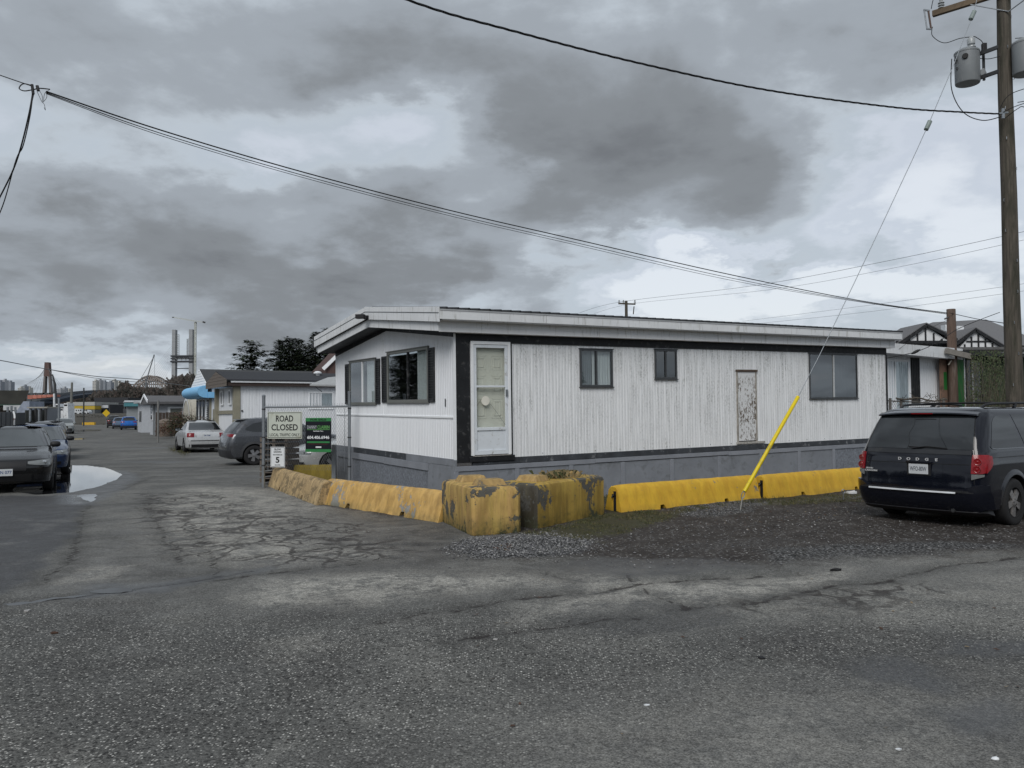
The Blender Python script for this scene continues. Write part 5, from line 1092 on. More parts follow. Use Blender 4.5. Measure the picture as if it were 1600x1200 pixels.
# side glass
for sg in (1, -1):
    for cols_ in ([(-2.13, 1.17, 1.50, .62, 1.13), (-2.09, 1.14, 1.55, .60, 1.13), (-1.98, 1.13, 1.585, .50, 1.13), (-1.7, 1.13, 1.60, .25, 1.13), (-1.4, 1.13, 1.61, -.1, 1.13), (-1.14, 1.13, 1.61, -.42, 1.13)], [(-1.06, 1.13, 1.61, -.42, 1.13), (-.9, 1.13, 1.61, -.2, 1.13), (-.3, 1.13, 1.615, 0, 1.13), (-.14, 1.13, 1.615, 0, 1.13)], [(-.06, 1.13, 1.615), (.4, 1.13, 1.59), (.9, 1.13, 1.42), (1.2, 1.13, 1.24)]):
        B.panel('side_window', lerp([('s',)+c for c in cols_], 3), M_carglass, van, .004, 8, sg)
        B.panel('window_trim', lerp([('s', c[0], c[1]-.016, c[1]-.002) for c in cols_], 2), P('trim_bright', (.20, .21, .22), .3, .8), van, .007, 1, sg)
    B.panel('seam', [('s', -1.02, .32, 1.12), ('s', -1.012, .32, 1.12)], M_dark, van, .003, 10, sg)
    B.panel('seam', [('s', -.1, .32, 1.12), ('s', -.092, .32, 1.12)], M_dark, van, .003, 10, sg)
    B.panel('seam', [('s', -2.2+1.2*i/8, 1.0, 1.006) for i in range(9)], M_dark, van, .003, 1, sg)
    B.panel('sill', [('s', -.95+1.9*i/6, .25, .33) for i in range(7)], M_plastic, van, .015, 2, sg)
    # wheel arch lip
    for ax_ in (-1.52, 1.50):
        mb = MB(); rs = []
        for k in range(17):
            an = math.pi*k/16*1.02-.03; rr = []
            for q, e_ in ((WR+.050, .0), (WR+.052, .022), (WR+.10, .020), (WR+.14, -.006), (WR+.13, -.04)):
                x_, z_ = ax_+q*math.cos(an), max(.25, WR+q*math.sin(an)); rr.append((x_, sg*(B.yw(x_, z_)+e_), z_))
            rs.append(rr)
        mb.rings(rs); mb.build('wheel_arch', carpaint('arch_scuffed', (.022, .024, .03), .4, .2, .35), van, smooth=60)
# spoiler, high brake light
mb = MB(); rs = []
for i in range(21):
    y = -.74+1.48*i/20; z = 1.640-.03*(abs(y)/.74)**3; x = B.xr(min(.70, abs(y)), 1.62)
    rs.append([(x+.26, y*.96, z+.055), (x+.02, y, z+.034), (x-.065, y, z+.004), (x-.07, y, z-.014), (x+.05, y, z-.03)])
mb.rings(rs); mb.build('spoiler', M_van, van, smooth=45)
x = B.xr(0, 1.6); mb = MB(); mb.box(x-.080, -.16, 1.622, x-.070, .16, 1.634); mb.build('brake_light', P('lamp_red_deep', (0, 0, 0)), van)
# wiper, defroster seam
mb = MB(); mb.tube([B.pt('r', .04, 1.125)+Vector((-.03, 0, 0)), B.pt('r', -.18, 1.155)+Vector((-.03, 0, 0)), B.pt('r', -.44, 1.135)+Vector((-.022, 0, 0))], [.011, .008, .005], 6); mb.beam(B.pt('r', .10, 1.145)+Vector((-.02, 0, 0)), B.pt('r', -.46, 1.13)+Vector((-.02, 0, 0)), .01, .012); mb.build('rear_wiper', M_plastic, van)
mb = MB(); mb.tube([B.pt('r', .12-.02*math.sin(i), 1.12+.45*i/10)+Vector((-.007, 0, 0)) for i in range(11)], .0025, 4); mb.build('window_cable', M_wire, van)
# plate and lettering
xp = B.xr(0, .84); p_ = plateobj(van, xp-.028, -.09, .825, .285, .145, -1, 'WFO-80W', tc=P('plate_grey', (.10, .11, .13), .5))
mb = MB(); mb.box(xp-.020, -.09-.175, .735, xp-.005, -.09+.175, .915); mb.build('plate_holder', M_plastic, van)
mb = MB(); mb.beam((xp-.02, -.27, .925), (xp-.02, .09, .925), .05, .03); mb.build('plate_light', M_van, van, bevel=.005)
for i, ch in enumerate('DODGE'):
    yy = .21-.135*i; text('lettering', ch, .055, P('badge_silver', (.62, .63, .64), .35, .3), van, (B.xr(yy, .96)-.012, yy, .963), (0, -1, 0), (0, 0, 1), bold=.035, ext=.003, wscale=1.3)
text('lettering', 'GRAND', .030, P('badge_silver', (0, 0, 0)), van, (B.xr(.66, .79)-.012, .70, .800), (-.12, -1, 0), (0, 0, 1), bold=.03, ext=.002, wscale=1.2, align='CENTER')
text('lettering', 'CARAVAN', .036, P('badge_silver', (0, 0, 0)), van, (B.xr(.66, .77)-.012, .675, .765), (-.12, -1, 0), (0, 0, 1), bold=.03, ext=.002, wscale=1.3)
# roof rails, exhaust, underbody
for sg in (1, -1):
    mb = MB(); pts = [(-1.80, sg*.60, 1.68), (-1.62, sg*.62, 1.755), (-1.4, sg*.625, 1.77), (-.2, sg*.62, 1.785), (.2, sg*.61, 1.76), (.32, sg*.60, 1.68)]; mb.tube(pts, .018, 8); mb.beam((-.75, sg*.635, 1.71), (-.65, sg*.625, 1.775), .03, .05); mb.build('roof_rail', M_plastic, van, smooth=60)
for x_ in (-1.05, -.35):
    mb = MB(); mb.tube([(x_, -.62, 1.775), (x_, -.45, 1.79), (x_, .45, 1.79), (x_, .62, 1.775)], .014, 6); mb.build('cross_bar', M_plastic, van)
mb = MB(); mb.lathe([(.04, 1.60), (.035, 1.66), (.02, 1.69), (.001, 1.695)], (-1.75, .0, .045), 'z', 12); mb.build('roof_antenna', M_plastic, van, smooth=60)
mb = MB(); mb.tube([(-2.50, -.55, .26), (-2.1, -.55, .27), (-1.8, -.5, .30)], .028, 8); mb.build('exhaust', M_steel, van)
mb = MB(); mb.box(-2.2, -.5, .24, 2.2, .5, .5); mb.tube([(-1.52, -.8, WR), (-1.52, .8, WR)], .04, 6); mb.build('underbody', M_dark, van)
wheels(van, (-1.52, 1.50), .845, WR, .235, .66, 5, 'van', P('rim_dirty', (.26, .25, .245), .45, .6, var=.25, scale=12))
for sg in (1, -1): mirror(van, 1.35, .93, 1.17, M_van, 1.2) if sg > 0 else None
# ================================================================== POLES AND WIRES
M_pole = P('pole_timber', (.085, .074, .060), .9, var=.45, scale=3, bump=.5, bscale=30, sc3=(12, 12, .5), dirt=((.035, .035, .025), .5, 2., (5, 5, .8)))
M_brown = P('pole_brown', (.11, .075, .058), .85, var=.3, scale=4, bump=.3, sc3=(10, 10, .7), dirt=((.20, .17, .15), .3, 2., (6, 6, .7)))
def V2(v): return Vector((v.x, v.y, 0))
PY = 16.4; pb = V2(at(1586, 640, PY))
pole = thing('utility_pole', 'tall weathered timber utility pole with transformers behind the minivan', 'utility pole', pb)
mb = MB(); hs = [-.3, 0, 1, 2, 3, 4, 5, 6, 7, 8, 9, 10, 11, 12.5]; mb.tube([(.012*math.sin(h*1.3), .01*math.cos(h), h) for h in hs], [.168-.0042*h for h in hs], 18)
mb.build('shaft', M_pole, pole, smooth=60)
lc = lambda px, py, Y: at(px, py, Y)-pb      # photo position at depth Y -> pole coordinates
rr = random.Random(3)
for k in range(14):
    z = 2.2+k*.62; mb = MB(); a = rr.uniform(3.6, 5.6); r = .165-.0042*z; c = Vector((math.cos(a)*r, math.sin(a)*r, z)); mb.tube([c, c+Vector((math.cos(a)*.03, math.sin(a)*.03, 0)), c+Vector((math.cos(a)*.03, math.sin(a)*.03, -.05)), c+Vector((0, 0, -.05))], .006, 5); mb.build('staple', M_galv, pole)
zc_ = 10.12; armd = Vector((-1.07, 1.0, 0)).normalized(); front = Vector((-.7, -.72, 0))
mb = MB(); mb.beam(Vector((0, -.2, zc_))-armd*1.25, Vector((0, -.2, zc_))+armd*1.42, .095, .12); arm = mb.build('crossarm', P('crossarm_timber', (.14, .105, .07), .85, var=.3, scale=5, bump=.3), pole, bevel=.006)
for s in (-1, 1):
    mb = MB(); mb.beam(Vector((0, -.17, zc_-.42)), Vector((0, -.24, zc_-.06))+armd*s*.72, .03, .012); mb.build('arm_brace', M_galv, pole)
M_porc = P('porcelain_grey', (.34, .36, .37), .3, var=.1, coat=.3)
def insul(c, s, par, n=3):
    mb = MB(); pr = []
    for i in range(n): pr += [(.025*s, i*.045*s), (.055*s, i*.045*s+.008), (.05*s, i*.045*s+.02*s), (.022*s, i*.045*s+.03*s)]
    mb.lathe(pr+[(.03*s, n*.045*s), (.03*s, n*.045*s+.05*s), (.001, n*.045*s+.06*s)], c, 'z', 14); return mb.build('insulator', M_porc, par, smooth=50)
for d in (1.25, -.9): q = Vector((0, -.2, zc_+.06))+armd*d; insul(q, 1.2, pole)
# fused cutout hanging off the far end of the arm
q = Vector((0, -.2, zc_))+armd*1.44
mb = MB(); mb.beam(q+Vector((-.07, 0, .08)), q+Vector((-.02, 0, -.32)), .035, .035); co = mb.build('fuse_cutout', P('dark_porcelain', (.10, .06, .045), .3, var=.1, coat=.4), pole, bevel=.01)
mb = MB(); mb.tube([q+Vector((-.16, 0, .10)), q+Vector((-.11, 0, -.30))], .014, 6); mb.beam(q+Vector((-.17, 0, .10)), q+Vector((-.04, 0, .08)), .03, .03); mb.beam(q+Vector((-.12, 0, -.31)), q+Vector((0, 0, -.32)), .03, .03); mb.build('fuse_tube', M_galv, co)
def transformer(c, s, name_label=None):
    tg = P('transformer_grey', (.22, .235, .245), .45, .1, var=.06, dirt=((.3, .3, .3), .1, 3, (6, 6, 1)))
    mb = MB(); r = .225*s; h = .60*s
    mb.lathe([(.001, 0), (r*.96, 0), (r, .02), (r, h), (r*1.03, h), (r*1.03, h+.03), (r*.97, h+.045), (r*.6, h+.10), (.001, h+.12)], c, 'z', 28); tk = mb.build('transformer_tank', tg, pole, smooth=35)
    mb = MB(); mb.lathe([(.05, h+.06), (.05, h+.12), (.09, h+.13), (.085, h+.155), (.05, h+.17), (.06, h+.19), (.075, h+.20), (.078, h+.30), (.05, h+.35), (.001, h+.365)], Vector(c)+Vector((.09*s, 0, 0)), 'z', 16); mb.build('bushing', M_porc, tk, smooth=50)
    return tk
tcen = lc(1512, 131, 16.75); tk = transformer(tcen, 1.05)
c0 = Vector(tcen)
mb = MB(); mb.lathe([(.05, 0), (.06, .02), (.05, .03), (.001, .03)], (0, 0, 0), 'x', 12); o = mb.build('tap', P('tap_black', (.02, .02, .02), .5), tk); o.location = c0+Vector((-.14, -.19, .5)); o.rotation_euler = (0, math.pi, .9)
mb = MB(); mb.beam(c0+Vector((-.26, -.05, .40)), c0+Vector((-.26, -.05, .56)), .025, .02); mb.beam(c0+Vector((-.30, -.06, .47)), c0+Vector((-.2, -.05, .47)), .02, .02); mb.beam(c0+Vector((-.26, -.05, .3)), c0+Vector((-.22, -.05, .3)), .03, .05); mb.build('ground_lug', M_steel, tk)
for dz in (.60, .10):
    mb = MB(); mb.beam(c0+Vector((.20, -.02, dz)), Vector((-.10, -.02, c0.z+dz+.02)), .05, .07); mb.build('bracket', M_steel, pole)
mb = MB(); mb.beam(c0+Vector((.33, -.02, .06)), c0+Vector((.33, -.02, .64)), .04, .04); mb.build('bracket_post', M_steel, pole)
mb = MB(); mb.beam(c0+Vector((.35, -.02, .64)), c0+Vector((.35, -.02, .84)), .085, .085); mb.build('surge_arrester', P('arrester_black', (.02, .02, .022), .5), pole, bevel=.01)
mb = MB(); mb.beam(c0+Vector((.20, -.06, .18)), c0+Vector((.32, -.06, .24)), .09, .12); mb.build('lug_box', P('transformer_grey', (0, 0, 0)), pole, bevel=.01)
t2 = lc(1602, 116, 16.1); transformer(t2, 1.0)
for dz in (.55, .12):
    mb = MB(); mb.beam(Vector((.08, 0, t2.z+dz-.05)), Vector(t2)+Vector((.0, 0, dz)), .05, .07); mb.build('bracket', M_steel, pole)
mb = MB(); q = Vector(t2)+Vector((.10, -.1, .85)); mb.beam(q, q+Vector((0, 0, .35)), .07, .07); mb.build('fuse_cutout', M_plastic, pole)
def cat(a, b, sag, n=24): return [a.lerp(b, i/n)-Vector((0, 0, sag*4*(i/n)*(1-i/n))) for i in range(n+1)]
def curve_px(pts, n=8):
    """smooth 3-D curve through (px, py, depth) points"""
    g = [at(*p) for p in pts]; out = []
    for i in range(len(g)-1):
        a, b, c, d = g[max(i-1, 0)], g[i], g[i+1], g[min(i+2, len(g)-1)]
        for k in range(n):
            u = k/n; out.append(.5*((2*b)+(c-a)*u+(2*a-5*b+4*c-d)*u*u+(3*b-a-3*c+d)*u**3))
    return out+[g[-1]]
def wire(name, label, pts, r, group=None, mat_=None, cat_='cable', n=5, twist=0):
    mb = MB()
    if twist:
        L = 0; P_ = []
        for i, p_ in enumerate(pts):
            if i: L += (pts[i]-pts[i-1]).length
            P_.append(L)
        m_ = int(P_[-1]/.05); dense = []
        for k in range(m_+1):
            s = P_[-1]*k/m_; j = max(1, int(np.searchsorted(P_, s))); j = min(j, len(pts)-1); u = (s-P_[j-1])/max(1e-6, P_[j]-P_[j-1]); dense.append((pts[j-1].lerp(pts[j], u), s))
        for ph in (0, 2.1, 4.2): mb.tube([c+Vector((0, math.cos(s*twist+ph), math.sin(s*twist+ph)))*r*1.1 for c, s in dense], r, n)
    else: mb.tube(pts, r, n)
    o = mb.build(name, mat_ or M_wire, None, smooth=80, recalc=False); return tag(o, label, cat_, group)
# leads on the pole
for k, pts in enumerate(([(1457, 42, 17.3), (1457, 56, 17.2), (1475, 67, 17.0), (1500, 60, 16.8), (1523, 57, 16.7)], [(1487, 92, 16.7), (1487, 140, 16.7), (1505, 175, 16.6), (1535, 188, 16.5), (1565, 182, 16.3)], [(1455, 14, 17.3), (1460, -5, 17.2), (1475, -25, 17)], [(1523, 57, 16.7), (1535, 66, 16.7), (1533, 80, 16.7)],
                         [(1530, 91, 16.75), (1545, 92, 16.6), (1562, 88, 16.3)], [(1562, 170, 16.2), (1575, 150, 16.1), (1600, 139, 16.0), (1640, 130, 15.8)], [(1562, 178, 16.2), (1590, 165, 16.0), (1640, 150, 15.8)], [(1570, 185, 16.2), (1590, 170, 16.), (1602, 168, 16), (1640, 190, 15.8)], [(1590, 160, 16.1), (1640, 152, 16)], [(1586, 60, 16.2), (1610, 58, 16.1)])):
    mb = MB(); mb.tube([p_-pb for p_ in curve_px(pts)], .008 if k != 1 else .010, 5); mb.build('lead', M_wire, pole, smooth=80)
mb = MB(); q = lc(1566, 178, 16.2); mb.beam(q+Vector((-.08, -.02, 0)), q+Vector((.1, -.02, .02)), .04, .03); mb.beam(q+Vector((0, -.03, -.1)), q+Vector((0, -.03, .1)), .05, .03); mb.build('clamp', M_galv, pole)
# guy wire with yellow guard
ga = G(1155, 798); gt = at(1530, -14, 16.25)
def ong(px, py):
    u0 = (px-1155)/(1530-1155); Y = ga.y+(gt.y-ga.y)*max(0, u0)*.98; return at(px, py, Y)
gp_ = [(1163, 768), (1205, 694), (1247, 620), (1280, 556), (1330, 452), (1386, 334), (1430, 240), (1450, 196), (1489, 104), (1520, 24), (1530, -14)]
guy = thing('guy_wire', 'steel guy wire with yellow plastic guard running from the soil up to the utility pole', 'guy wire', V2(ga))
g3 = [ong(*p_) for p_ in gp_]
mb = MB(); mb.tube([p_-V2(ga) for p_ in g3[2:]], .0065, 6); mb.build('strand', M_galv, guy, smooth=80, recalc=False)
mb = MB(); a, b, c = [p_-V2(ga) for p_ in g3[:3]]; mb.tube([a, a.lerp(c, .5), c, c+(c-a).normalized()*.012], [.033, .033, .033, .02], 14); mb.build('guard', P('guard_yellow', (.68, .52, .012), .4, var=.06, dirt=((.25, .2, .05), .12, 5)), guy, smooth=50)
rd = Vector(ga)-V2(ga); e_ = a-(c-a).normalized()*.03
mb = MB(); mb.tube([rd+Vector((0, 0, -.1)), e_-Vector((0, 0, .0))-(e_-rd)*.25], .011, 8); mb.build('anchor_rod', P('rod_grey', (.33, .33, .32), .5, .6, var=.2), guy, smooth=60)
mb = MB(); mm_ = e_-(e_-rd)*.12; d_ = (e_-rd).normalized()
for s in (-1, 1): mb.tube([mm_-d_*.07+Vector((.0, 0, 0)), mm_-d_*.03+Vector((s*.025, 0, 0)), mm_+d_*.03+Vector((s*.025, 0, 0)), mm_+d_*.08], .008, 6)
mb.build('turnbuckle', M_galv, guy, smooth=60)
for px, py in ((1450, 196), (1519.5, 24)):
    q = ong(px, py)-V2(ga); d_ = (ong(px+10, py-22)-ong(px, py)).normalized(); mb = MB(); mb.tube([q-d_*.12, q-d_*.10, q+d_*.10, q+d_*.12], [.015, .045, .045, .015], 10); mb.build('strain_insulator', P('strain_grey', (.20, .24, .23), .35, var=.15), guy, smooth=50)
# small anchor eye near the van
q = G(1318, 782); o = thing('anchor_eye', 'small rusty anchor eye standing in the soil left of the minivan', 'anchor', V2(q))
mb = MB(); mb.tube([(0, 0, -.05), (0, 0, .14)], .010, 6); mb.tube([(.03*math.cos(k*.6283), 0, .17+.035*math.sin(k*.6283)) for k in range(11)], .009, 6, False); mb.build('eye', M_galv, o, smooth=60)
# short brown service post beside the white building
YB = 24.5; sb = V2(at(1489, 600, YB)); post = thing('service_post', 'short thick brown timber post with cables attached, right of the mobile home', 'post', sb)
top = at(1489, 483, YB).z
mb = MB(); mb.tube([(0, 0, -.1), (0, 0, top*.5), (0, 0, top-.01), (0, 0, top)], [.15, .135, .125, .12], 16); mb.build('shaft', M_brown, post, smooth=50)
mb = MB(); q = at(1479, 497, YB-.1)-sb; mb.tube([q+Vector((.06, 0, .02)), q, q+Vector((-.06, 0, -.03))], .025, 6); mb.build('hook', M_steel, post)
mb = MB(); q = at(1484, 567, YB-.15)-sb; mb.beam(q+Vector((-.05, 0, -.06)), q+Vector((.05, 0, .07)), .035, .03); mb.build('conduit_end', P('conduit_pale', (.45, .42, .36), .6), post)
# overhead cables
wg = 'overhead cables'
sp = at(50, 135, 11.5)
def bundle(off, r, label, y0=0, end=(1490, 488, YB-.1), dpy=0):
    ctrl = [(72, 143, 11.6), (250, 203, 13), (470, 268, 14.8), (700, 328, 16.8), (890, 372, 18.6), (1145, 430, 21.), (1345, 470, 23.), (1480, 489, YB-.1)]
    pts = [(x, y+off*min(1, .25+1.5*math.sin(min(1, i/6)*math.pi)) if i else y+off*.4, Y) for i, (x, y, Y) in enumerate(ctrl)]
    return wire('overhead_cable', label, curve_px(pts), r, wg)
bundle(0, .012, 'uppermost strand of the cable bundle crossing the whole sky above the mobile home')
bundle(5, .0075, 'second strand of the cable bundle crossing the sky above the mobile home')
bundle(8.5, .0055, 'lowest thin strand of the cable bundle crossing the sky above the mobile home')
wire('overhead_cable', 'thick twisted black cable from the top edge of the photo to the utility pole', curve_px([(-700, -640, 4.5), (-100, -310, 6.6), (350, -118, 8.4), (640, 1, 9.7), (800, 48, 10.6), (1000, 99, 12), (1200, 141, 13.4), (1400, 168, 14.9), (1500, 175, 15.7), (1562, 178, 16.2)]), .0085, wg, twist=9)
wire('overhead_cable', 'single black wire entering at the left edge and meeting the cable splice', curve_px([(-60, 96, 10.8), (0, 117.5, 11.2), (48, 134, 11.5)]), .007, wg)
for k, (pts, r, lb) in enumerate((([(52, 140, 11.5), (46, 175, 11.5), (34, 225, 11.6), (22, 262, 11.8), (6, 296, 12), (-20, 345, 12.3)], .011, 'thicker black drop cable hanging from the splice to the left edge'), ([(52, 140, 11.5), (47, 180, 11.5), (36, 228, 11.6), (25, 250, 11.8), (4, 322, 12), (-20, 372, 12.3)], .008, 'thinner black drop cable beside the thicker one at the left edge'))):
    wire('drop_cable', lb, curve_px(pts), r, 'drop cables from the splice')
spl = thing('cable_splice', 'tangled black cable splice and clamps hanging where the wires meet at upper left', 'cable splice', sp)
mb = MB()
mb.tube([p_-sp for p_ in curve_px([(48, 133, 11.5), (36, 131, 11.5), (30, 138, 11.5), (38, 142, 11.5), (52, 140, 11.5), (62, 138, 11.5), (78, 139.5, 11.6)])], .008, 6); mb.build('loop', M_wire, spl, smooth=80)
for a_, b_, r in (((50, 132), (52, 147), .02), ((58, 134), (60, 142), .022), ((53, 145), (50, 158), .008)):
    mb = MB(); mb.tube([at(a_[0], a_[1], 11.48)-sp, at(b_[0], b_[1], 11.48)-sp], r, 8); mb.build('clamp', M_plastic, spl)
for pts in ([(58, 143, 11.5), (65, 158, 11.5), (69, 163, 11.5), (71, 172, 11.5), (69, 168, 11.5)], [(72, 142, 11.5), (73, 152, 11.5), (67, 160, 11.5)], [(62, 142, 11.5), (66, 150, 11.5), (66, 160, 11.5)], [(78, 140, 11.6), (70, 146, 11.5), (68, 158, 11.5)]):
    mb = MB(); mb.tube([p_-sp for p_ in curve_px(pts)], .0035, 5); mb.build('tail_wire', M_wire, spl, smooth=80)
# cables around the post and the white building
for pts, r, lb in (([(1484, 489, YB-.2), (1525, 498, 24), (1570, 505, 16.6)], .010, 'black cable from the service post across to the utility pole'), ([(1384, 560, 22.5), (1430, 550, 22.7), (1462, 536, 23.2), (1495, 515, 24), (1530, 500, 24.4), (1562, 488, 24.8)], .010, 'black service cable rising past the white building eave'),
                   ([(1395, 553, 22.8), (1440, 520, 23.2), (1480, 500, YB-.2)], .005, 'thin grey line slanting up to the hook on the brown post')): wire('service_cable', lb, curve_px(pts), r, 'service cables at the white building')
mb = MB(); q = at(1431, 550, 22.7); mb.tube([at(1424, 553, 22.7), at(1428, 551, 22.7), at(1434, 548, 22.7), at(1438, 546, 22.7)], [.01, .04, .04, .01], 8); tag(mb.build('cable_clamp', M_plastic, None, smooth=60), 'black dead end clamp on the service cable in front of the white building', 'clamp')
# distant power line
def farwire(pts, lb, r=.013, g='thin wires of the distant power line'): wire('power_line', lb, curve_px(pts), r, g, P('wire_grey', (.16, .17, .18), .7))
fp = at(979, 520, 75)
farwire([(905, 489, 82), (968, 472, 75), (1180, 446, 60), (1400, 405, 48), (1640, 353, 40)], 'upper distant wire right of the far crossarm pole')
farwire([(928, 490, 84), (992, 474, 75), (1200, 453, 60), (1400, 418, 48), (1640, 366, 40)], 'lower distant wire right of the far crossarm pole', .010)
farwire([(1160, 502, 60), (1350, 478, 50), (1568, 448, 40), (1660, 433, 38)], 'faint wire behind the guy wire above the right roof end', .008)
farwire([(1180, 506, 60), (1350, 488, 50), (1568, 459, 40), (1660, 445, 38)], 'lowest faint wire just above the right roof end', .008)
fpt = thing('far_utility_pole', 'distant utility pole with crossarm rising behind the mobile home roof', 'utility pole', V2(fp))
zt = at(979, 470, 75).z; mb = MB(); mb.tube([(0, 0, 0), (0, 0, zt)], [.2, .13], 8); mb.build('shaft', M_pole, fpt)
z_ = at(979, 475, 75).z; mb = MB(); mb.beam((-.72, 0, z_+.05), (.85, 0, z_-.02), .12, .13); mb.build('crossarm', M_pole, fpt)
for x_ in (-.65, -.25, .8): insul((x_, 0, z_+.08), 2.0, fpt, 2)
mb = MB(); mb.tube([(.7, .4, z_-.9), (.75, .2, z_-.2)], .05, 6); mb.build('bracket', M_pole, fpt)
# ================================================================== RIGHT HAND BUILDINGS
Yw = 23.6
A0 = V2(at(1380, 600, 23.2)); A1 = V2(at(1478, 600, 24.9)); wd_ = (A1-A0).normalized(); wz = math.atan2(wd_.y, wd_.x); wl_len = (A1-A0).length
wb = thing('white_cabin', 'white mobile home with black shutter and white framed window right of the corner lot', 'mobile home', A0, wz)
def wq_(px, py):
    d = ray(px, py); n = Vector((-wd_.y, wd_.x, 0)); q = CAM+d*((A0-CAM).dot(n)/d.dot(n)); return (V2(q)-A0).dot(wd_), q.z
FW_ = lambda u, z, d=0.: (u, -d, z)
ztop = wq_(1440, 557)[1]; mb = ribbed(FW_, 0, wl_len-.1, lambda u: .3, lambda u: ztop, [], .11, .09, .008); mb.build('siding', M_sideE, wb)
mb = MB(); mb.box(0, .03, 0, wl_len-.1, 7, ztop); mb.build('wall', M_white, wb)
u1, z1 = wq_(1481, 541); z0 = wq_(1440, 557)[1]
mb = MB(); mb.hexa([(-.6, -.45, z0), (u1+.0, -.45, z0-.08), (u1, 7, z0), (-.6, 7, z0)], [(-.6, -.45, z0+.28), (u1, -.45, z0+.25), (u1, 7, z0+.5), (-.6, 7, z0+.5)]); mb.build('roof', M_fascia, wb)
a = wq_(1385, 561); b = wq_(1421, 625)
w2_ = window(wb, FW_, a[0], b[0], b[1]-.3, a[1], M_white_clean, .36, curtains=((0, .34, 'G'), (.62, 1, 'G')), fw=.06)
mb = MB(); pbox(mb, FW_, a[0]+.42*(b[0]-a[0]), a[0]+.66*(b[0]-a[0]), b[1]-.25, a[1]-.07, -.036, -.031); ban = mb.build('banner', P('banner_red', (.055, .012, .018), .8), w2_)
text('lettering', 'MILWAUKEE', .155, P('banner_grey', (.33, .33, .34), .8), ban, FW_(a[0]+.54*(b[0]-a[0]), (b[1]-.30+a[1])/2+.05, -.028), (0, 0, 1), (-1, 0, 0), bold=.02)
a = wq_(1422, 559); b = wq_(1437, 630); mb = MB(); pbox(mb, FW_, a[0], b[0], b[1], a[1], 0, .03); sh = mb.build('shutter', M_black_trim, wb)
for k in range(5):
    mb = MB(); x_ = a[0]+(b[0]-a[0])*(k+.25)/5; pbox(mb, FW_, x_, x_+.012, b[1]+.02, a[1]-.02, .031, .04); mb.build('slat', P('shutter_slat', (0, 0, 0)), sh)
# brown corner board, weathered beam, green wing with ivy
bo = thing('brown_board_wall', 'narrow pinkish brown weathered board beside the brown post', 'board', V2(at(1470, 600, 24.4)), wz)
mb = MB(); zt = at(1475, 559, 24.4).z; mb.box(0, 0, 0, .36, .04, zt); mb.build('board', P('board_pink', (.20, .125, .09), .85, var=.2, scale=3, dirt=((.06, .04, .03), .3, 4)), bo)
mb = MB(); mb.box(.16, -.006, zt-.95, .33, -.001, zt-.42); mb.build('green_patch', P('green_paint', (.02, .14, .03), .6, var=.15), bo)
gbp = V2(at(1496, 600, 24.6)); gw = thing('green_shed', 'green panelled shed with dark window overgrown with bare ivy behind the utility pole', 'shed', gbp, wz-.1)
gcd = Vector((math.cos(wz-.1), math.sin(wz-.1), 0))
def gq(px, py): d = ray(px, py); n = Vector((-gcd.y, gcd.x, 0)); q = CAM+d*((gbp-CAM).dot(n)/d.dot(n)); return (V2(q)-gbp).dot(gcd), q.z
zt = gq(1500, 556)[1]
M_green = P('green_paint', (0, 0, 0))
mb = MB(); mb.box(0, .1, 0, 3.6, 5, zt); mb.build('wall', P('dark_green_wall', (.035, .055, .03), .85, var=.3, scale=5), gw)
x0 = gq(1499, 600)[0]; x1 = gq(1509, 600)[0]; mb = MB(); mb.box(x0, .05, 0, x1, .099, zt-.02); mb.build('panel', M_green, gw); mb = MB(); mb.box(x1+.003, .04, 0, x1+.05, .11, zt-.02); mb.build('corner_strip', M_white, gw)
x2 = gq(1512, 600)[0]; x3 = gq(1538, 600)[0]; mb = MB(); mb.box(x2, .06, .5, x3, .095, zt-.12); wn = mb.build('window', M_carglass, gw)
for x_ in (x2, (x2*.65+x3*.35), x3-.05):
    mb = MB(); mb.box(x_, .03, .5, x_+.055, .059, zt-.12); mb.build('frame', M_steel if x_ != (x2*.65+x3*.35) else P('bar_white', (0, 0, 0)), wn)
mb = MB(); mb.beam(at(1478, 548, 24.0)-gbp, at(1516, 556, 24.2)-gbp, .08, .26); 
bmq = thing('roof_beam', 'short weathered grey timber beam under the eave beside the brown post', 'beam', V2(at(1478, 548, 24))); bb = mb
mb = MB(); r0 = V2(at(1478, 548, 24)); mb.beam(at(1478, 548, 24.0)-r0, at(1516, 557, 24.3)-r0, .08, .16); mb.build('beam', P('beam_grey', (.22, .205, .185), .85, var=.2, scale=4, bump=.2), bmq)
mb = MB(); mb.box(-.3, -.3, zt, 4.2, 5.2, zt+.12); mb.build('roof', M_black_trim, gw)
# ivy: thin bare stems over the green wing, plus leaves
mb = MB(); vr = random.Random(5)
for k in range(330):
    x_ = vr.uniform(1510, 1580); y_ = vr.uniform(640, 700) if k % 3 else vr.uniform(560, 640); L = vr.uniform(15, 95) if k % 3 else vr.uniform(10, 30); pts = []; dx = vr.uniform(-.25, .35); Y_ = 24.1+vr.uniform(-.5, .25)
    for i in range(7):
        pts.append(at(x_+dx*L*i/6+vr.gauss(0, 1.3), y_-L*i/6, Y_))
    mb.k = 0; mb.tube(pts, [.012*(1-i/9)*vr.uniform(.5, 1) for i in range(7)], 3, False)
for k in range(2600):
    x_ = vr.uniform(1516, 1585); y_ = vr.uniform(548, 660)
    if vr.random() < .0: continue
    c = at(x_, y_, 24.0+vr.uniform(-.4, .35)); s = vr.uniform(.012, .035); a = vr.uniform(0, 6.28); u = Vector((math.cos(a), vr.uniform(-.5, .5), math.sin(a)))*s; v_ = Vector((-math.sin(a), vr.uniform(-.5, .5), math.cos(a)))*s*.6; mb.k = 1; mb.add([c-u, c+v_, c+u, c-v_], [(0, 1, 2, 3)])
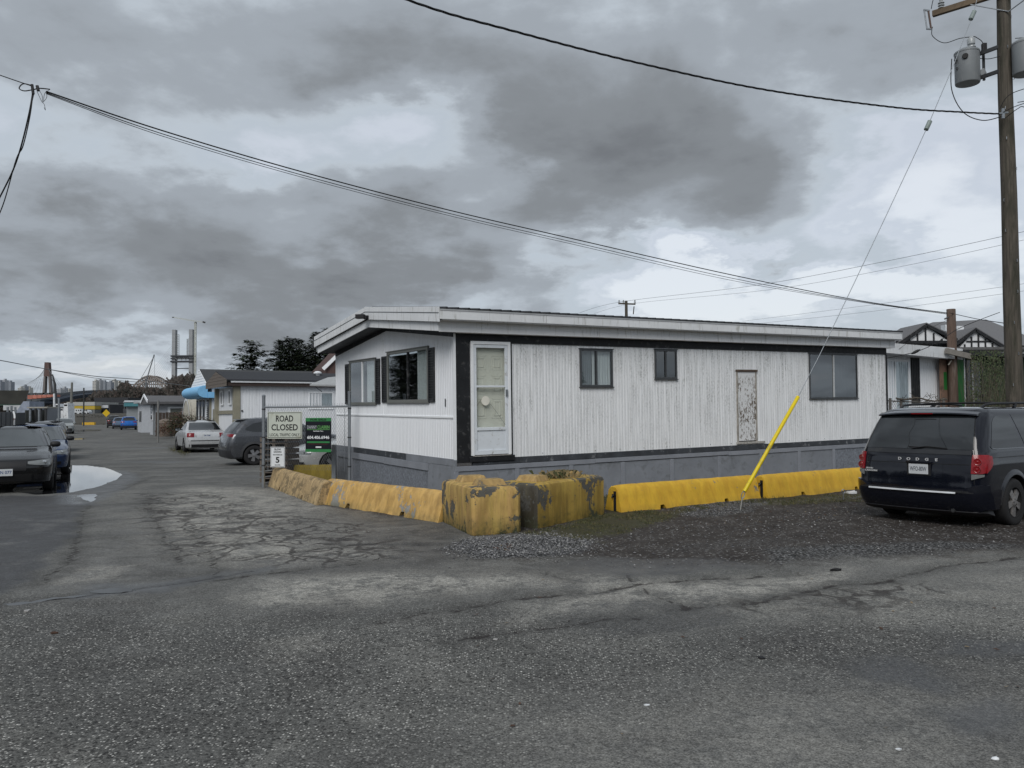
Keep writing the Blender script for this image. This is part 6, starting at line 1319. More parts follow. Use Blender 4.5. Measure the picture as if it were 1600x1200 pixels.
tag(mb.build('climbing_ivy', [P('ivy_stem', (.10, .09, .065), .9, var=.3), P('ivy_leaf', (.06, .08, .035), .7, var=.35)], None, recalc=False), 'bare ivy and bramble stems covering the green shed left of the utility pole', 'ivy')
def bare(name, label, base, h, spread, seed, group=None, twig=4, r0=.12, dens=1., mat_=None):
    br = random.Random(seed); mb = MB()
    def grow_(p_, d, L, r, lv):
        pts = [p_]; q = p_
        for i in range(4):
            d = (d+Vector((br.gauss(0, .12), br.gauss(0, .12), br.gauss(0, .08)+.03))).normalized(); q = q+d*L/4; pts.append(q)
        mb.tube(pts, [r*(1-.12*i) for i in range(5)], 4 if lv < 2 else 3, False)
        if lv < twig:
            for k in range(int((3 if lv else 5)*dens)+ (lv == 0)):
                u = br.uniform(.35, 1.); b = pts[min(4, int(u*4))]; a = br.uniform(0, 6.28); t_ = Vector((math.cos(a), math.sin(a), br.uniform(.1, .7)))*spread
                grow_(b, (d*.8+t_).normalized(), L*br.uniform(.5, .75), r*.5, lv+1)
    grow_(Vector((0, 0, 0)), Vector((0, 0, 1)), h*.45, r0, 0)
    o = thing(name, label, 'tree', base, 0, group); mb.build('branches', mat_ or P('bark_grey', (.10, .085, .07), .9, var=.25), o, recalc=False); return o
bare('bare_shrub', 'leafless shrub twigs rising above the roofs left of the utility pole', V2(at(1548, 560, 27)), 5.2, .8, 9, r0=.06)
# low chain link fence between the home and the van
q0, q1 = V2(at(1388, 640, 21.5)), V2(at(1478, 640, 22.2)); cf = thing('chain_link_fence', 'low old chain link fence with leaning posts behind the minivan roof', 'fence', q0, math.atan2((q1-q0).y, (q1-q0).x)); L = (q1-q0).length; H_ = at(1420, 625, 21.7).z
for x_ in (.05, .42, L-.1):
    mb = MB(); mb.tube([(x_, 0, 0), (x_+.02, 0, H_+.05)], .035, 8); mb.build('post', P('old_post', (.16, .15, .14), .8, .2), cf)
mb = MB(); mb.tube([(0, 0, H_-.02), (L*.5, 0, H_-.06), (L, 0, H_-.10)], .018, 6); mb.build('top_rail', P('old_post', (0, 0, 0)), cf)
mb = MB(); x_ = -2.
while x_ < L+2:
    for d in (1, -1):
        c = clip_seg(x_, .3, d*.7, 0, L, .3, H_)
        if c: mb.tube([(x_+d*.7*c[0], 0, .3+c[0]), (x_+d*.7*c[1], 0, .3+c[1])], .0028, 3, False)
    x_ += .075
mb.build('chain_link', P('old_post', (0, 0, 0)), cf, kind='stuff')
mb = MB(); pts = [at(1400+10*i, 622+2.2*math.sin(i*1.4)+i*.5, 21.6) for i in range(9)]; mb.tube(pts, .022, 5)
for i in range(60): c = at(1400+vr.uniform(0, 78), 624+vr.gauss(0, 2.5), 21.6); mb.tube([c, c+Vector((vr.gauss(0, .1), vr.gauss(0, .1), vr.gauss(0.03, .06)))], .006, 3, False)
tag(mb.build('dead_vine', P('bark_grey', (0, 0, 0)), None, recalc=False), 'dead vine tangled along the top of the low chain link fence', 'vine')
# mock tudor house behind
Yt = 46; M_shingle = P('shingle_grey', (.14, .14, .145), .9, var=.2, scale=30, bump=.3, bscale=20, sc3=(.5, .5, 4))
tb = V2(at(1400, 600, Yt)); tu = thing('tudor_house', 'grey roofed house with black and white half timbered gables behind the brown post', 'house', tb)
tl = lambda px, py, Y=Yt: at(px, py, Y)-tb
M_wtud = P('tudor_white', (.66, .67, .68), .8, var=.08)
eave = tl(1440, 540).z
mb = MB(); mb.box(.2, .6, 0, 11, 9, eave-.1); mb.build('wall', M_wtud, tu)
# main hipped roof
a, b, c, d = tl(1408, 541), tl(1600, 545), tl(1464, 502, 50), tl(1548, 497, 50)
mb = MB(); mb.add([a, (b.x+1.5, a.y, a.z), (b.x+1.5, 9, a.z), (a.x, 9, a.z), (c.x, 4.5, c.z), (d.x, 4.5, c.z+.15)], [(0, 1, 5, 4), (1, 2, 5), (2, 3, 4, 5), (3, 0, 4), (0, 3, 2, 1)]); mb.build('roof', M_shingle, tu)
for (xl, yl), (xp, yp), (xr_, yr) in (((1408, 535), (1446, 509), (1484, 527)), ((1496, 535), (1523, 516), (1572, 546))):
    L0, Pk, R0 = tl(xl, yl, 44.6), tl(xp, yp, 44.6), tl(xr_, yr, 44.6); y_ = 44.6-Yt; base = min(L0.z, R0.z)
    mb = MB(); mb.add([(L0.x, y_, base), (R0.x, y_, base), (Pk.x, y_, Pk.z), (L0.x, y_+2.5, base), (R0.x, y_+2.5, base), (Pk.x, y_+2.5, Pk.z)], [(0, 1, 2), (0, 2, 5, 3), (1, 4, 5, 2), (3, 5, 4), (0, 3, 4, 1)]); gb = mb.build('gable', M_wtud, tu)
    mb = MB()
    for e0_, e1_ in ((L0, Pk), (Pk, R0)):
        dd = Vector((e1_.x-e0_.x, 0, e1_.z-e0_.z)).normalized(); A_ = Vector((e0_.x, y_-.12, e0_.z)); B_ = Vector((e1_.x, y_-.12, e1_.z)); 
        if e1_ is Pk: A_ = A_-dd*.35
        else: B_ = B_+dd*.35
        m2 = MB(); m2.beam(A_, B_, .12, .15, up=(0, 0, 1)); m2.build('barge_board', M_black_trim, tu)
        up_ = Vector((0, 0, .13)); m2 = MB(); m2.hexa([A_+up_*.85, B_+up_*.85, B_+up_*.85+Vector((0, 3, 0)), A_+up_*.85+Vector((0, 3, 0))], [A_+up_*1.3, B_+up_*1.3, B_+up_*1.3+Vector((0, 3, 0)), A_+up_*1.3+Vector((0, 3, 0))]); m2.build('gable_roof', M_shingle, tu)
    m2 = MB(); m2.beam((L0.x-.3, y_-.06, base+.02), (R0.x+.3, y_-.06, base-.0), .08, .14); m2.build('timber', M_black_trim, gb)
    n = 5 if xl < 1450 else 6
    for k in range(1, n+1):
        x_ = L0.x+(R0.x-L0.x)*k/(n+1); zz_ = base+(Pk.z-base)*((x_-L0.x)/(Pk.x-L0.x) if x_ < Pk.x else (R0.x-x_)/(R0.x-Pk.x))-.12; zz_ = max(zz_, base+.1)
        m2 = MB(); m2.box(x_-.04, y_-.05, base, x_+.04, y_-.002, zz_); m2.build('timber', M_black_trim, gb)
    if xl > 1450: m2 = MB(); zz_ = base+(Pk.z-base)*.42; m2.box(L0.x+(Pk.x-L0.x)*.5, y_-.045, zz_-.04, Pk.x+(R0.x-Pk.x)*.52, y_-.003, zz_+.04); m2.build('timber', M_black_trim, gb)
mb = MB(); q = tl(1410, 540, 43.5); mb.box(q.x-.5, -2.2, q.z-.22, q.x+9.5, -.2, q.z-.08); mb.build('eave', P('tudor_eave', (.10, .10, .10), .8), tu)
for px, py in ((1474, 513), (1476, 519), (1492, 515)): q = tl(px, py, 48); mb = MB(); mb.box(q.x-.2, 1.4, q.z-.2, q.x+.2, 1.9, q.z+.15); mb.build('roof_vent', M_white, tu)
# ================================================================== LEFT NEIGHBOURS
def local(name, label, cat, px, Y, rz=None, group=None):
    b = V2(at(px, 640, Y)); o = thing(name, label, cat, b, TA if rz is None else rz, group)
    R = Matrix.Rotation(-(TA if rz is None else rz), 3, 'Z')
    return o, (lambda px, py, Y: R @ (at(px, py, Y)-b))
M_khaki = P('khaki_trim', (.25, .235, .18), .7, var=.1); M_asph = P('roof_asphalt', (.030, .032, .037), .85, var=.15, scale=8, bump=.2); M_brn = P('shingle_brown', (.13, .11, .095), .85, var=.2, scale=6)
M_brown_eave = P('eave_brown', (.05, .035, .03), .7)
M_nwall = siding('siding_neighbour', (.74, .76, .79), .5, .4, 2.6, (.26, .26, .24))
YN = 40.
nb, nl = local('neighbour_home', 'white neighbour mobile home with khaki posts and black roof behind the grey crossover', 'mobile home', 370, YN)
ze = nl(372, 603, YN).z
def nwq(px, py):
    d = ray(px, py); n = Vector((-ex.y, ex.x, 0)); b0 = nb.location; q = CAM+d*((b0-CAM).dot(n)/d.dot(n)); return (V2(q)-b0).dot(Vector((ex.x, ex.y, 0)).normalized()), q.z
mb = ribbed(lambda u, z, d=0.: (u, -d, z), .0, 9., lambda u: .45, lambda u: ze, [], .16, .13, .010); mb.build('siding', M_nwall, nb)
mb = MB(); mb.box(0.02, .03, .45, 9, 4.6, ze); mb.build('wall', M_nwall, nb); mb = MB(); mb.box(.03, .1, 0, 9, 4.5, .45); mb.build('skirt', P('skirt_brown', (.09, .075, .06), .8), nb)
for y_ in (-.06, 4.45): mb = MB(); mb.box(-.16, y_, 0, .16, y_+.3, ze); mb.build('post', M_khaki, nb)
mb = MB(); mb.box(-.05, .2, ze*.62-.18, .0, 4.4, ze*.62); mb.build('rail', M_khaki, nb)
for y_ in (1.2, 3.2):
    mb = MB()
    for a in ((y_, y_+.6, ze*.62+.28, ze*.62+.36), (y_, y_+.6, ze-.22, ze-.14), (y_, y_+.08, ze*.62+.36, ze-.22), (y_+.52, y_+.6, ze*.62+.36, ze-.22)): mb.box(-.06, a[0], a[2], .0, a[1], a[3])
    wn = mb.build('window', M_white_clean, nb); mb = MB(); mb.box(-.02, y_+.08, ze*.62+.36, -.012, y_+.52, ze-.22); mb.build('pane', M_carglass, wn)
# brown band and white fascia, roof with gable to the lane
mb = MB(); mb.box(-.5, -.28, ze, 9.3, .0, ze+.16); mb.build('eave', M_brown_eave, nb)
mb = MB(); mb.box(-.35, -.34, ze+.161, 9.3, -.29, ze+.30); mb.build('fascia', M_white_clean, nb)
ry = 2.3; zr = ze+.82; zf = ze+.301
mb = MB(); mb.add([(-.55, -.38, zf), (9.3, -.38, zf), (9.3, ry, zr), (-.55, ry, zr), (9.3, 4.95, zf), (-.55, 4.95, zf), (-.55, -.38, zf-.05), (9.3, -.38, zf-.05), (9.3, 4.95, zf-.05), (-.55, 4.95, zf-.05)], [(0, 1, 2, 3), (3, 2, 4, 5), (0, 6, 7, 1), (5, 4, 8, 9), (6, 9, 8, 7), (1, 7, 8, 4, 2), (0, 3, 5, 9, 6)]); mb.build('roof', M_asph, nb)
for k in range(5):
    z0 = ze-.02+k*.16; z1 = z0+.155; f = lambda z: max(0, min(1, (zr-.06-z)/(zr-.06-zf))) if z > zf else 1
    mb = MB(); y0, y1 = ry-(ry+.36)*f(z1), ry+(4.93-ry)*f(z1); mb.hexa([(-.58, ry-(ry+.36)*f(z0), z0), (-.552, ry-(ry+.36)*f(z0), z0), (-.552, ry+(4.93-ry)*f(z0), z0), (-.58, ry+(4.93-ry)*f(z0), z0)], [(-.57, y0, z1), (-.552, y0, z1), (-.552, y1, z1), (-.57, y1, z1)]); mb.build('clapboard', M_brn, nb)
q = nl(493, 580, YN+4); mb = MB(); mb.lathe([(.12, 0), (.12, .2), (.22, .22), (.22, .28), (.12, .34), (.001, .36)], (q.x, 1.6, zr-.28), 'z', 12); mb.build('roof_vent', M_white, nb, smooth=40)
u0 = nwq(482, 620)[0]
wn = window(nb, lambda u, z, d=0.: (u, -d, z), u0, nwq(521, 620)[0], nwq(485, 639)[1], nwq(485, 612)[1], M_white_clean, .5, curtains=((0, .45, 'G'), (.6, 1, 'M')), fw=.07)
mb = MB(); mb.lathe([(.05, 0), (.05, .03), (.001, .04)], (0, 0, 0), 'y', 8); o = mb.build('tap', M_steel, nb); o.location = (.25, -.04, nl(374, 642, YN).z)
# porch lean-to between neighbour and the corner home
pr, pl = local('porch_roof', 'small pale grey lean to roof against the neighbour home, left of the corner home', 'porch', 485, 37.5)
a, b, c, d = pl(484, 603, 37.0), pl(529, 604, 37.5), pl(529, 590, 39.), pl(512, 592, 39)
mb = MB(); t_ = Vector((0, 0, .07)); mb.hexa([a, b, c, d], [a+t_, b+t_, c+t_, d+t_]); mb.build('roof', P('grey_sheet', (.33, .34, .34), .7, var=.15, scale=8), pr)
mb = MB(); mb.beam(pl(492, 604, 37.2), pl(503, 612, 37.3), .03, .03); mb.build('strut', M_steel, pr)
# gable of a house behind it
gb, gl_ = local('brown_gable_house', 'brown gabled house end with white barge board peeping over the roofs', 'house', 515, 52)
a, b, c = gl_(510, 577, 52), gl_(540, 545, 52), gl_(540, 585, 52)
mb = MB(); mb.hexa([(a.x-.0, a.y, 0), (b.x, b.y, 0), (b.x, b.y+3, 0), (a.x, a.y+3, 0)], [(a.x, a.y, a.z), (b.x, b.y, b.z), (b.x, b.y+3, b.z), (a.x, a.y+3, a.z)]); mb.build('wall', P('gable_brown', (.08, .05, .045), .8), gb)
mb = MB(); mb.beam(a+Vector((-.25, -.1, .0)), b+Vector((0, -.1, .12)), .08, .22); mb.build('barge_board', M_white_clean, gb)
# blue awning home
YA = 52
ab, al_ = local('awning_home', 'white clapboard home with rounded sky blue awning and gable', 'mobile home', 331, YA)
W4 = 5.6; zea = al_(331, 604, YA).z
mb = MB(); mb.box(0, 0, 0, 9, W4, zea); mb.build('wall', P('awning_wall', (.56, .59, .63), .6, var=.08), ab)
zrr = zea+1.25
mb = MB(); mb.add([(-.3, -.3, zea+.05), (9, -.3, zea+.05), (9, W4/2, zrr), (-.3, W4/2, zrr), (9, W4+.3, zea+.05), (-.3, W4+.3, zea+.05)], [(0, 1, 2, 3), (3, 2, 4, 5), (0, 3, 5), (1, 4, 2), (0, 5, 4, 1)]); mb.build('roof', P('roof_shingle_dark', (.05, .052, .055), .85, var=.2, scale=12), ab)
for k in range(7):
    z0 = zea+.05+k*.172; z1 = min(z0+.168, zrr-.002); f = lambda z: max(0.0, (zrr-z)/(zrr-zea-.05)); h0, h1 = (W4/2+.28)*f(z0), (W4/2+.28)*f(z1)
    mb = MB(); mb.hexa([(-.34, W4/2-h0, z0), (-.301, W4/2-h0, z0), (-.301, W4/2+h0, z0), (-.34, W4/2+h0, z0)], [(-.32, W4/2-h1, z1), (-.301, W4/2-h1, z1), (-.301, W4/2+h1, z1), (-.32, W4/2+h1, z1)]); mb.build('clapboard', M_white_clean, ab)
M_blue = P('awning_blue', (.20, .46, .72), .6, var=.1, scale=4)
mb = MB(); rs = []
for y_ in (-.25, W4+.25): rs.append([(-.3-.62*math.sin(math.pi*k/8)**.8*(1 if k else 1), y_, zea-.72+.80*(1-math.cos(math.pi*k/8))/2*1.0+.0) for k in range(9)])
mb.rings(rs); aw = mb.build('awning', M_blue, ab, smooth=50)
mb = MB(); mb.box(-.29, -.32, zea-.72, 3.4, -.02, zea-.35); mb.build('awning_valance', M_blue, ab)
for y_, wd2 in ((.7, .7), (2.1, .7), (3.3, .7), (4.5, .7)):
    mb = MB(); mb.box(-.05, y_-.06, .9, -.001, y_+wd2+.06, zea-.74); wn = mb.build('window', M_white_clean, ab); mb = MB(); mb.box(-.07, y_, .98, -.051, y_+wd2, zea-.8); mb.build('pane', M_carglass, wn)
mb = MB(); mb.box(-.09, .1, 0, -.001, .45, zea-.74); mb.build('post', M_khaki, ab)
for k in range(14): mb = MB(); mb.box(-.08, 1.15, .95+k*.12, -.005, 1.5, .95+k*.12+.06); mb.build('slat', M_white_clean, ab)
mb = MB(); mb.box(1.2, -.06, .1, 2.0, -.001, 2.0); mb.build('door', M_white_clean, ab); mb = MB(); mb.lathe([(.06, 0), (.06, .05), (.001, .05)], (0, 0, 0), 'y', 8); o = mb.build('handle', M_plastic, ab); o.location = (1.3, -.12, 1.05)
# khaki half wall between
o_, kl = local('khaki_wall', 'low khaki panel wall between the awning home and the neighbour home', 'wall', 347, 44); q = kl(333, 640, 48); q2 = kl(344, 640, 45)
mb = MB(); mb.hexa([(q.x, q.y, 0), (q2.x, q2.y, 0), (q2.x, q2.y+.1, 0), (q.x, q.y+.1, 0)], [(q.x, q.y, 2.05), (q2.x, q2.y, 2.05), (q2.x, q2.y+.1, 2.05), (q.x, q.y+.1, 2.05)]); mb.build('panel', M_khaki, o_)
# cream tank / round hut
qt, ql = local('round_hut', 'cream half round storage hut with curved roof beside the dark shrub', 'hut', 291, 60)
r_ = 1.55; n = 20
mb = MB(); prof = [(-r_*math.cos(math.pi*k/n)*1.15, 2.95*math.sin(math.pi*k/n)**.8) for k in range(n+1)]; prof = [(max(-2.5, min(2.5, y)), z) for y, z in prof]
mb.rings([[(x_, y, z) for y, z in prof] for x_ in (0, .12)]); 
mb.rings([[(x_, y*.97, z*.98) for y, z in prof] for x_ in (.121, 2.2)]); o = mb.build('shell', P('cream_shell', (.42, .40, .34), .7, var=.1, scale=3, dirt=((.25, .22, .17), .2, 3)), qt, smooth=40)
mb = MB(); mb.rings([[(-.03+.06*j, y*1.01, z*1.01), (-.03+.06*j, y*.94, z*.95)] for j in (0,) for y, z in prof], closed=False, caps=False); mb.build('rim', M_white, qt)
# white flat roofed home far along
YF = 72
fb, fl = local('small_white_home', 'small white home with grey shallow roof beyond the round hut', 'mobile home', 243, YF)
zf = fl(250, 627, YF).z; Lf = 16.
mb = MB(); mb.box(0, 0, 0, Lf, 3.6, zf); mb.build('wall', P('far_white', (.45, .47, .50), .7, var=.06), fb)
mb = MB(); mb.add([(-.7, -.7, zf-.05), (Lf, -.7, zf+.1), (Lf, 4.4, zf), (-.7, 4.4, zf-.25), (-.7, 1.8, zf+.55), (Lf, 1.8, zf+.55), (-.7, -.7, zf-.25), (Lf, -.7, zf-.1)], [(0, 1, 5, 4), (4, 5, 2, 3), (0, 4, 3, 6), (0, 6, 7, 1), (6, 3, 2, 7), (1, 7, 2, 5)]); mb.build('roof', P('roof_grey', (.11, .11, .115), .8, var=.15), fb)
mb = MB(); mb.beam((-.74, 4.4, zf-.1), (-.74, 1.8, zf+.58), .08, .22); mb.beam((-.74, 1.8, zf+.58), (-.74, -.7, zf-.02), .08, .22); mb.build('fascia', M_white_clean, fb)
mb = MB(); mb.box(-.05, .2, 0, -.002, 1.2, zf-.2); mb.build('grey_panel', P('panel_grey', (.16, .17, .18), .7), fb)
for a in ((-.06, 1.6, 2.7, 1.3, 2.4),):
    mb = MB(); mb.box(a[0], a[1], a[3], -.001, a[2], a[4]); wn = mb.build('window', M_white_clean, fb)
    for k, (y0, y1, z0, z1) in enumerate(((.08, .48, .08, .5), (.6, 1.0, .08, .5), (.08, .48, .6, 1.0), (.6, 1.0, .6, 1.0))): mb = MB(); mb.box(-.08, a[1]+y0, a[3]+z0, -.061, a[1]+y1, a[3]+z1); mb.build('pane', M_carglass, wn)
mb = MB(); mb.box(1.0, -.08, 1.2, 3.6, -.001, 2.5); wn = mb.build('window', M_white_clean, fb); mb = MB(); mb.box(1.2, -.1, 1.4, 3.4, -.081, 2.35); mb.build('pane', P('pane_grey', (.13, .14, .13), .2), wn)
fb2, fl2 = local('low_white_shed', 'low white annex with pale roof left of the small white home', 'shed', 222, 84)
z2 = fl2(222, 630, 84).z; mb = MB(); mb.box(0, 0, 0, 5, 3.6, z2); mb.build('wall', P('far_white', (0, 0, 0)), fb2); mb = MB(); mb.hexa([(-.4, -.4, z2), (5, -.4, z2), (5, 4, z2), (-.4, 4, z2)], [(-.4, -.4, z2+.15), (5, -.4, z2+.35), (5, 4, z2+.5), (-.4, 4, z2+.3)]); mb.build('roof', P('roof_pale', (.36, .38, .39), .6), fb2)
for y_ in (.5, 1.6): mb = MB(); mb.box(-.05, y_, 1.1, -.001, y_+.7, 2.2); mb.build('window', M_carglass, fb2)
# teal roofed van or kiosk
tk_, tl_ = local('teal_kiosk', 'small building with teal awning left of the white annex', 'kiosk', 199, 130, SA-math.pi/2)
z2 = tl_(205, 626, 130).z; mb = MB(); mb.box(0, 0, 0, 7, 3, z2-.9); mb.build('wall', P('kiosk_wall', (.25, .27, .28), .7), tk_); mb = MB(); mb.box(-.4, -.6, z2-.9, 7.4, 3, z2-.25); mb.build('awning', P('teal', (.07, .22, .25), .6), tk_); mb = MB(); mb.hexa([(-.5, -.7, z2-.25), (7.5, -.7, z2-.25), (7.5, 3.2, z2-.25), (-.5, 3.2, z2-.25)], [(-.3, 0, z2), (7.3, 0, z2), (7.3, 3, z2+.1), (-.3, 3, z2+.1)]); mb.build('roof', P('roof_pale', (0, 0, 0)), tk_)
# ---------------------------------------------------------------- plants
def leaf_ball(mb, c, rx, ry, rz_, n, s, rg, k0=0, ks=2, flat=.5):
    for _ in range(n):
        u, v_, w_ = rg.gauss(0, 1), rg.gauss(0, 1), rg.gauss(0, 1); L = math.sqrt(u*u+v_*v_+w_*w_)+1e-6; q = rg.random()**.4
        p_ = Vector((c[0]+u/L*rx*q, c[1]+v_/L*ry*q, c[2]+w_/L*rz_*q)); a, b = rg.uniform(0, 6.28), rg.uniform(-1, 1)
        e1 = Vector((math.cos(a), math.sin(a), b*.6))*s*rg.uniform(.6, 1.3); e2 = Vector((-math.sin(a)*flat, math.cos(a)*flat, rg.uniform(-.6, .6)))*s*rg.uniform(.5, 1.)
        mb.k = k0+rg.randrange(ks); mb.add([p_-e1, p_-e2, p_+e1, p_+e2], [(0, 1, 2, 3)])
M_l1 = P('leaf_olive', (.055, .065, .028), .8, var=.3); M_l2 = P('leaf_dark', (.028, .036, .018), .8, var=.3); M_l3 = P('leaf_rust', (.10, .05, .03), .8, var=.3); M_l4 = P('blossom_pink', (.24, .15, .14), .8, var=.2)
rg = random.Random(12)
sb_ = V2(at(303, 650, 47)); sh = thing('shrub', 'wide olive and rust shrub with pinkish tips in front of the round hut', 'shrub', sb_)
mb = MB()
for k in range(16): leaf_ball(mb, (rg.uniform(-1.3, 1.2), rg.uniform(-.5, .5), rg.uniform(.5, 1.55)), .5, .5, .42, 320, .05, rg, 0, 3)
leaf_ball(mb, (-.5, 0, 1.6), .7, .5, .55, 130, .04, rg, 3, 1); mb.build('foliage', [M_l1, M_l2, M_l3, M_l4], sh, recalc=False)
mb = MB()
for k in range(26): a = rg.uniform(-1, 1); mb.tube([(a*.9, rg.uniform(-.3, .3), 0), (a*1.2, rg.uniform(-.3, .3), .9), (a*1.5, rg.uniform(-.4, .4), rg.uniform(1.3, 2.1))], [.018, .012, .004], 3, False)
mb.build('stem', P('bark_grey', (0, 0, 0)), sh, recalc=False)
sh = thing('rust_shrub', 'low rusty brown bush beside the grey utility post by the lane', 'shrub', V2(at(266, 650, 60))); mb = MB()
for k in range(6): leaf_ball(mb, (rg.uniform(-.8, 1.0), 0, rg.uniform(.3, .9)), .5, .4, .35, 180, .05, rg, 2, 1)
leaf_ball(mb, (0, 0, .5), .9, .4, .4, 100, .05, rg, 1, 1); mb.build('foliage', [M_l1, M_l2, M_l3], sh, recalc=False)
cy = thing('small_cypress', 'small dark cypress beside the bright blue crossover', 'tree', V2(at(222.5, 650, 96))); mb = MB()
for k in range(9): leaf_ball(mb, (0, 0, .5+k*.26), .55*(1-k/11), .55*(1-k/11), .3, 170, .06, rg, 0, 2)
mb.build('foliage', [M_l2, P('leaf_dark2', (.02, .028, .016), .8, var=.3)], cy, recalc=False); mb = MB(); mb.tube([(0, 0, 0), (0, 0, .6)], .1, 6); mb.build('trunk', P('bark_grey', (0, 0, 0)), cy)
bx = thing('planter_box', 'pale wooden planter box at the corner of the small white home', 'planter', V2(at(233, 650, 88)), TA); mb = MB(); mb.box(-.7, -.5, 0, .7, .5, .8); mb.build('box', P('planter_wood', (.30, .27, .22), .8, var=.2), bx, bevel=.02); mb = MB(); leaf_ball(mb, (0, 0, .9), .6, .4, .25, 90, .06, rg, 0, 2); mb.build('foliage', [M_l1, M_l2], bx, recalc=False)
wb_ = thing('wooden_bin', 'round brown wooden bin with lid beside the white home', 'bin', V2(at(258.5, 650, 63))); mb = MB(); mb.lathe([(.001, 0), (.5, 0), (.55, .1), (.56, 1.0), (.60, 1.02), (.55, 1.2), (.2, 1.35), (.001, 1.38)], (0, 0, .1), 'z', 16); mb.build('tub', P('bin_wood', (.16, .13, .11), .85, var=.2, sc3=(4, 4, .5)), wb_, smooth=40)
bf = thing('brown_fence_panel', 'dark brown timber fence panel behind the wooden bin', 'fence', V2(at(243, 650, 68)), TA)
for k in range(14): mb = MB(); mb.box(k*.26, 0, 0, k*.26+.24, .04, 2.0-.02*(k % 3)); mb.build('board', P('fence_brown', (.065, .05, .042), .85, var=.2), bf)
gpst = thing('grey_post', 'pale grey round utility post at the lane edge before the brown fence', 'post', V2(at(247, 650, 52))); mb = MB(); mb.tube([(0, 0, 0), (0, 0, at(247, 626, 52).z)], .065, 10); mb.build('shaft', P('concrete_pale', (.17, .17, .165), .8, var=.1), gpst, smooth=50)
lh = G(257, 679); ls = thing('yard_sign', 'small white yard sign on the grass verge by the lane', 'sign', V2(lh), .1); s_ = lh.y/1280
mb = MB(); mb.box(-8*s_*.5, 0, .06, 8*s_*.5, .02, .06+8*s_); mb.build('board', M_white_clean, ls); mb = MB(); mb.box(-8*s_*.28, -.01, .06+2*s_, 8*s_*.28, -.001, .06+6.5*s_); mb.build('dark_print', P('print_grey', (.12, .12, .12), .7), ls)
# conifers
M_n1 = P('needle_green', (.034, .052, .028), .85, var=.3); M_n2 = P('needle_olive', (.055, .070, .034), .85, var=.3); M_bark = P('bark_brown', (.06, .045, .035), .9, var=.2)
def conifer(label, base, h, rad, seed, n=60, low=.12, open_=1., group='tall conifers behind the neighbour homes', name='conifer', s=.16, lean=0.):
    g = random.Random(seed); o = thing(name, label, 'tree', base, g.uniform(0, 6), group); mt = MB(); mt.tube([(lean*h*(i/6)**2, 0, h*i/6) for i in range(7)], [h*.018*(1-i/6.4) for i in range(7)], 7, False); mt.build('trunk', M_bark, o, smooth=60, recalc=False)
    mb = MB()
    for k in range(n):
        u = k/n; z = h*(low+(1-low)*u**.9); L = rad*(1-u)**.75*g.uniform(.5, 1.15)+rad*.05; a = k*2.4+g.uniform(-.5, .5); dr = g.uniform(.05, .28)*L*open_; x0 = lean*h*(z/h)**2
        tip = Vector((x0+math.cos(a)*L, math.sin(a)*L, z-dr+.10*L)); org = Vector((x0, 0, z)); m_ = max(4, int(L/ s*1.5))
        for i in range(m_):
            q = (i+.6)/m_; c = org.lerp(tip, q); c.z -= .12*L*math.sin(q*3.14)
            for _ in range(8):
                e = Vector((g.gauss(0, 1), g.gauss(0, 1), g.gauss(0, .45)))*s*(1.15-q*.5); d = Vector((math.cos(a+g.uniform(-1.1, 1.1)), math.sin(a+g.uniform(-1.1, 1.1)), g.uniform(-.35, .15)))*s*g.uniform(1.0, 2.2); w2 = Vector((-d.y, d.x, g.uniform(-.1, .1)*s))*.22
                cc_ = c+e; w2 *= 1.7; mb.k = g.choice((0, 0, 1)); mb.add([cc_-w2, cc_+d*.5-w2*.4, cc_+d, cc_+w2], [(0, 1, 2, 3)])
    mb.build('crown', [M_n1, M_n2], o, recalc=False); return o
def top_z(px, py, Y): return at(px, py, Y).z
conifer('open branched dark conifer left of the group, above the neighbour roof', V2(at(392, 650, 62)), top_z(392, 531, 62), 4.2, 2, 60, .40, 1.2, s=.17)
conifer('slim dark conifer just right of the open branched one', V2(at(437, 650, 72)), top_z(437, 531, 72), 3.2, 3, 150, .15)
conifer('pointed conifer in the middle of the dense group', V2(at(452, 650, 70)), top_z(452, 527, 70), 2.3, 4, 130, .15)
conifer('broad conifer right of the middle of the dense group', V2(at(466, 650, 74)), top_z(467, 529, 74), 3.6, 5, 150, .15)
conifer('conifer with a bare snag top near the corner home', V2(at(493, 650, 66)), top_z(494, 519, 66), 1.8, 6, 130, .15)
conifer('tallest conifer partly hidden by the corner home eave', V2(at(510, 650, 66)), top_z(513, 513, 66), 2.2, 7, 130, .15)
conifer('conifer low in the dense group, behind the roof vent', V2(at(480, 650, 70)), top_z(480, 540, 70), 3.4, 8, 110, .15)
# trees across the lane that the home's windows mirror (they stand left of the frame)
for k, (x_, y_, h) in enumerate(((-42, 45.5, 8.5), (-50, 50, 10), (-34, 38, 6.5), (-57, 57, 12))): conifer(('tall conifer across the lane mirrored in the left windows', 'dark conifer across the lane beyond the left edge', 'smaller conifer across the lane nearest the road', 'farthest conifer across the lane beyond the left edge')[k], Vector((x_, y_, 0)), h, 2.3, 20+k, 90, .12, 1., 'conifers across the lane left of the frame', s=.2)
for k, (px, py, Y, lb) in enumerate(((292, 575, 130, 'leafless tree left of the awning home gable'), (313, 568, 140, 'tall leafless tree above the awning home gable'), (330, 572, 135, 'leafless tree between the gable and the brown clapboards'), (352, 565, 150, 'leafless tree behind the open conifer'), (275, 585, 140, 'short leafless tree below the bridge tower'))):
    b = V2(at(px, 650, Y)); bare('bare_tree', lb, b, top_z(px, py, Y)*1.15, .75, 40+k, 'leafless trees behind the awning home', 4, .18, 1.)
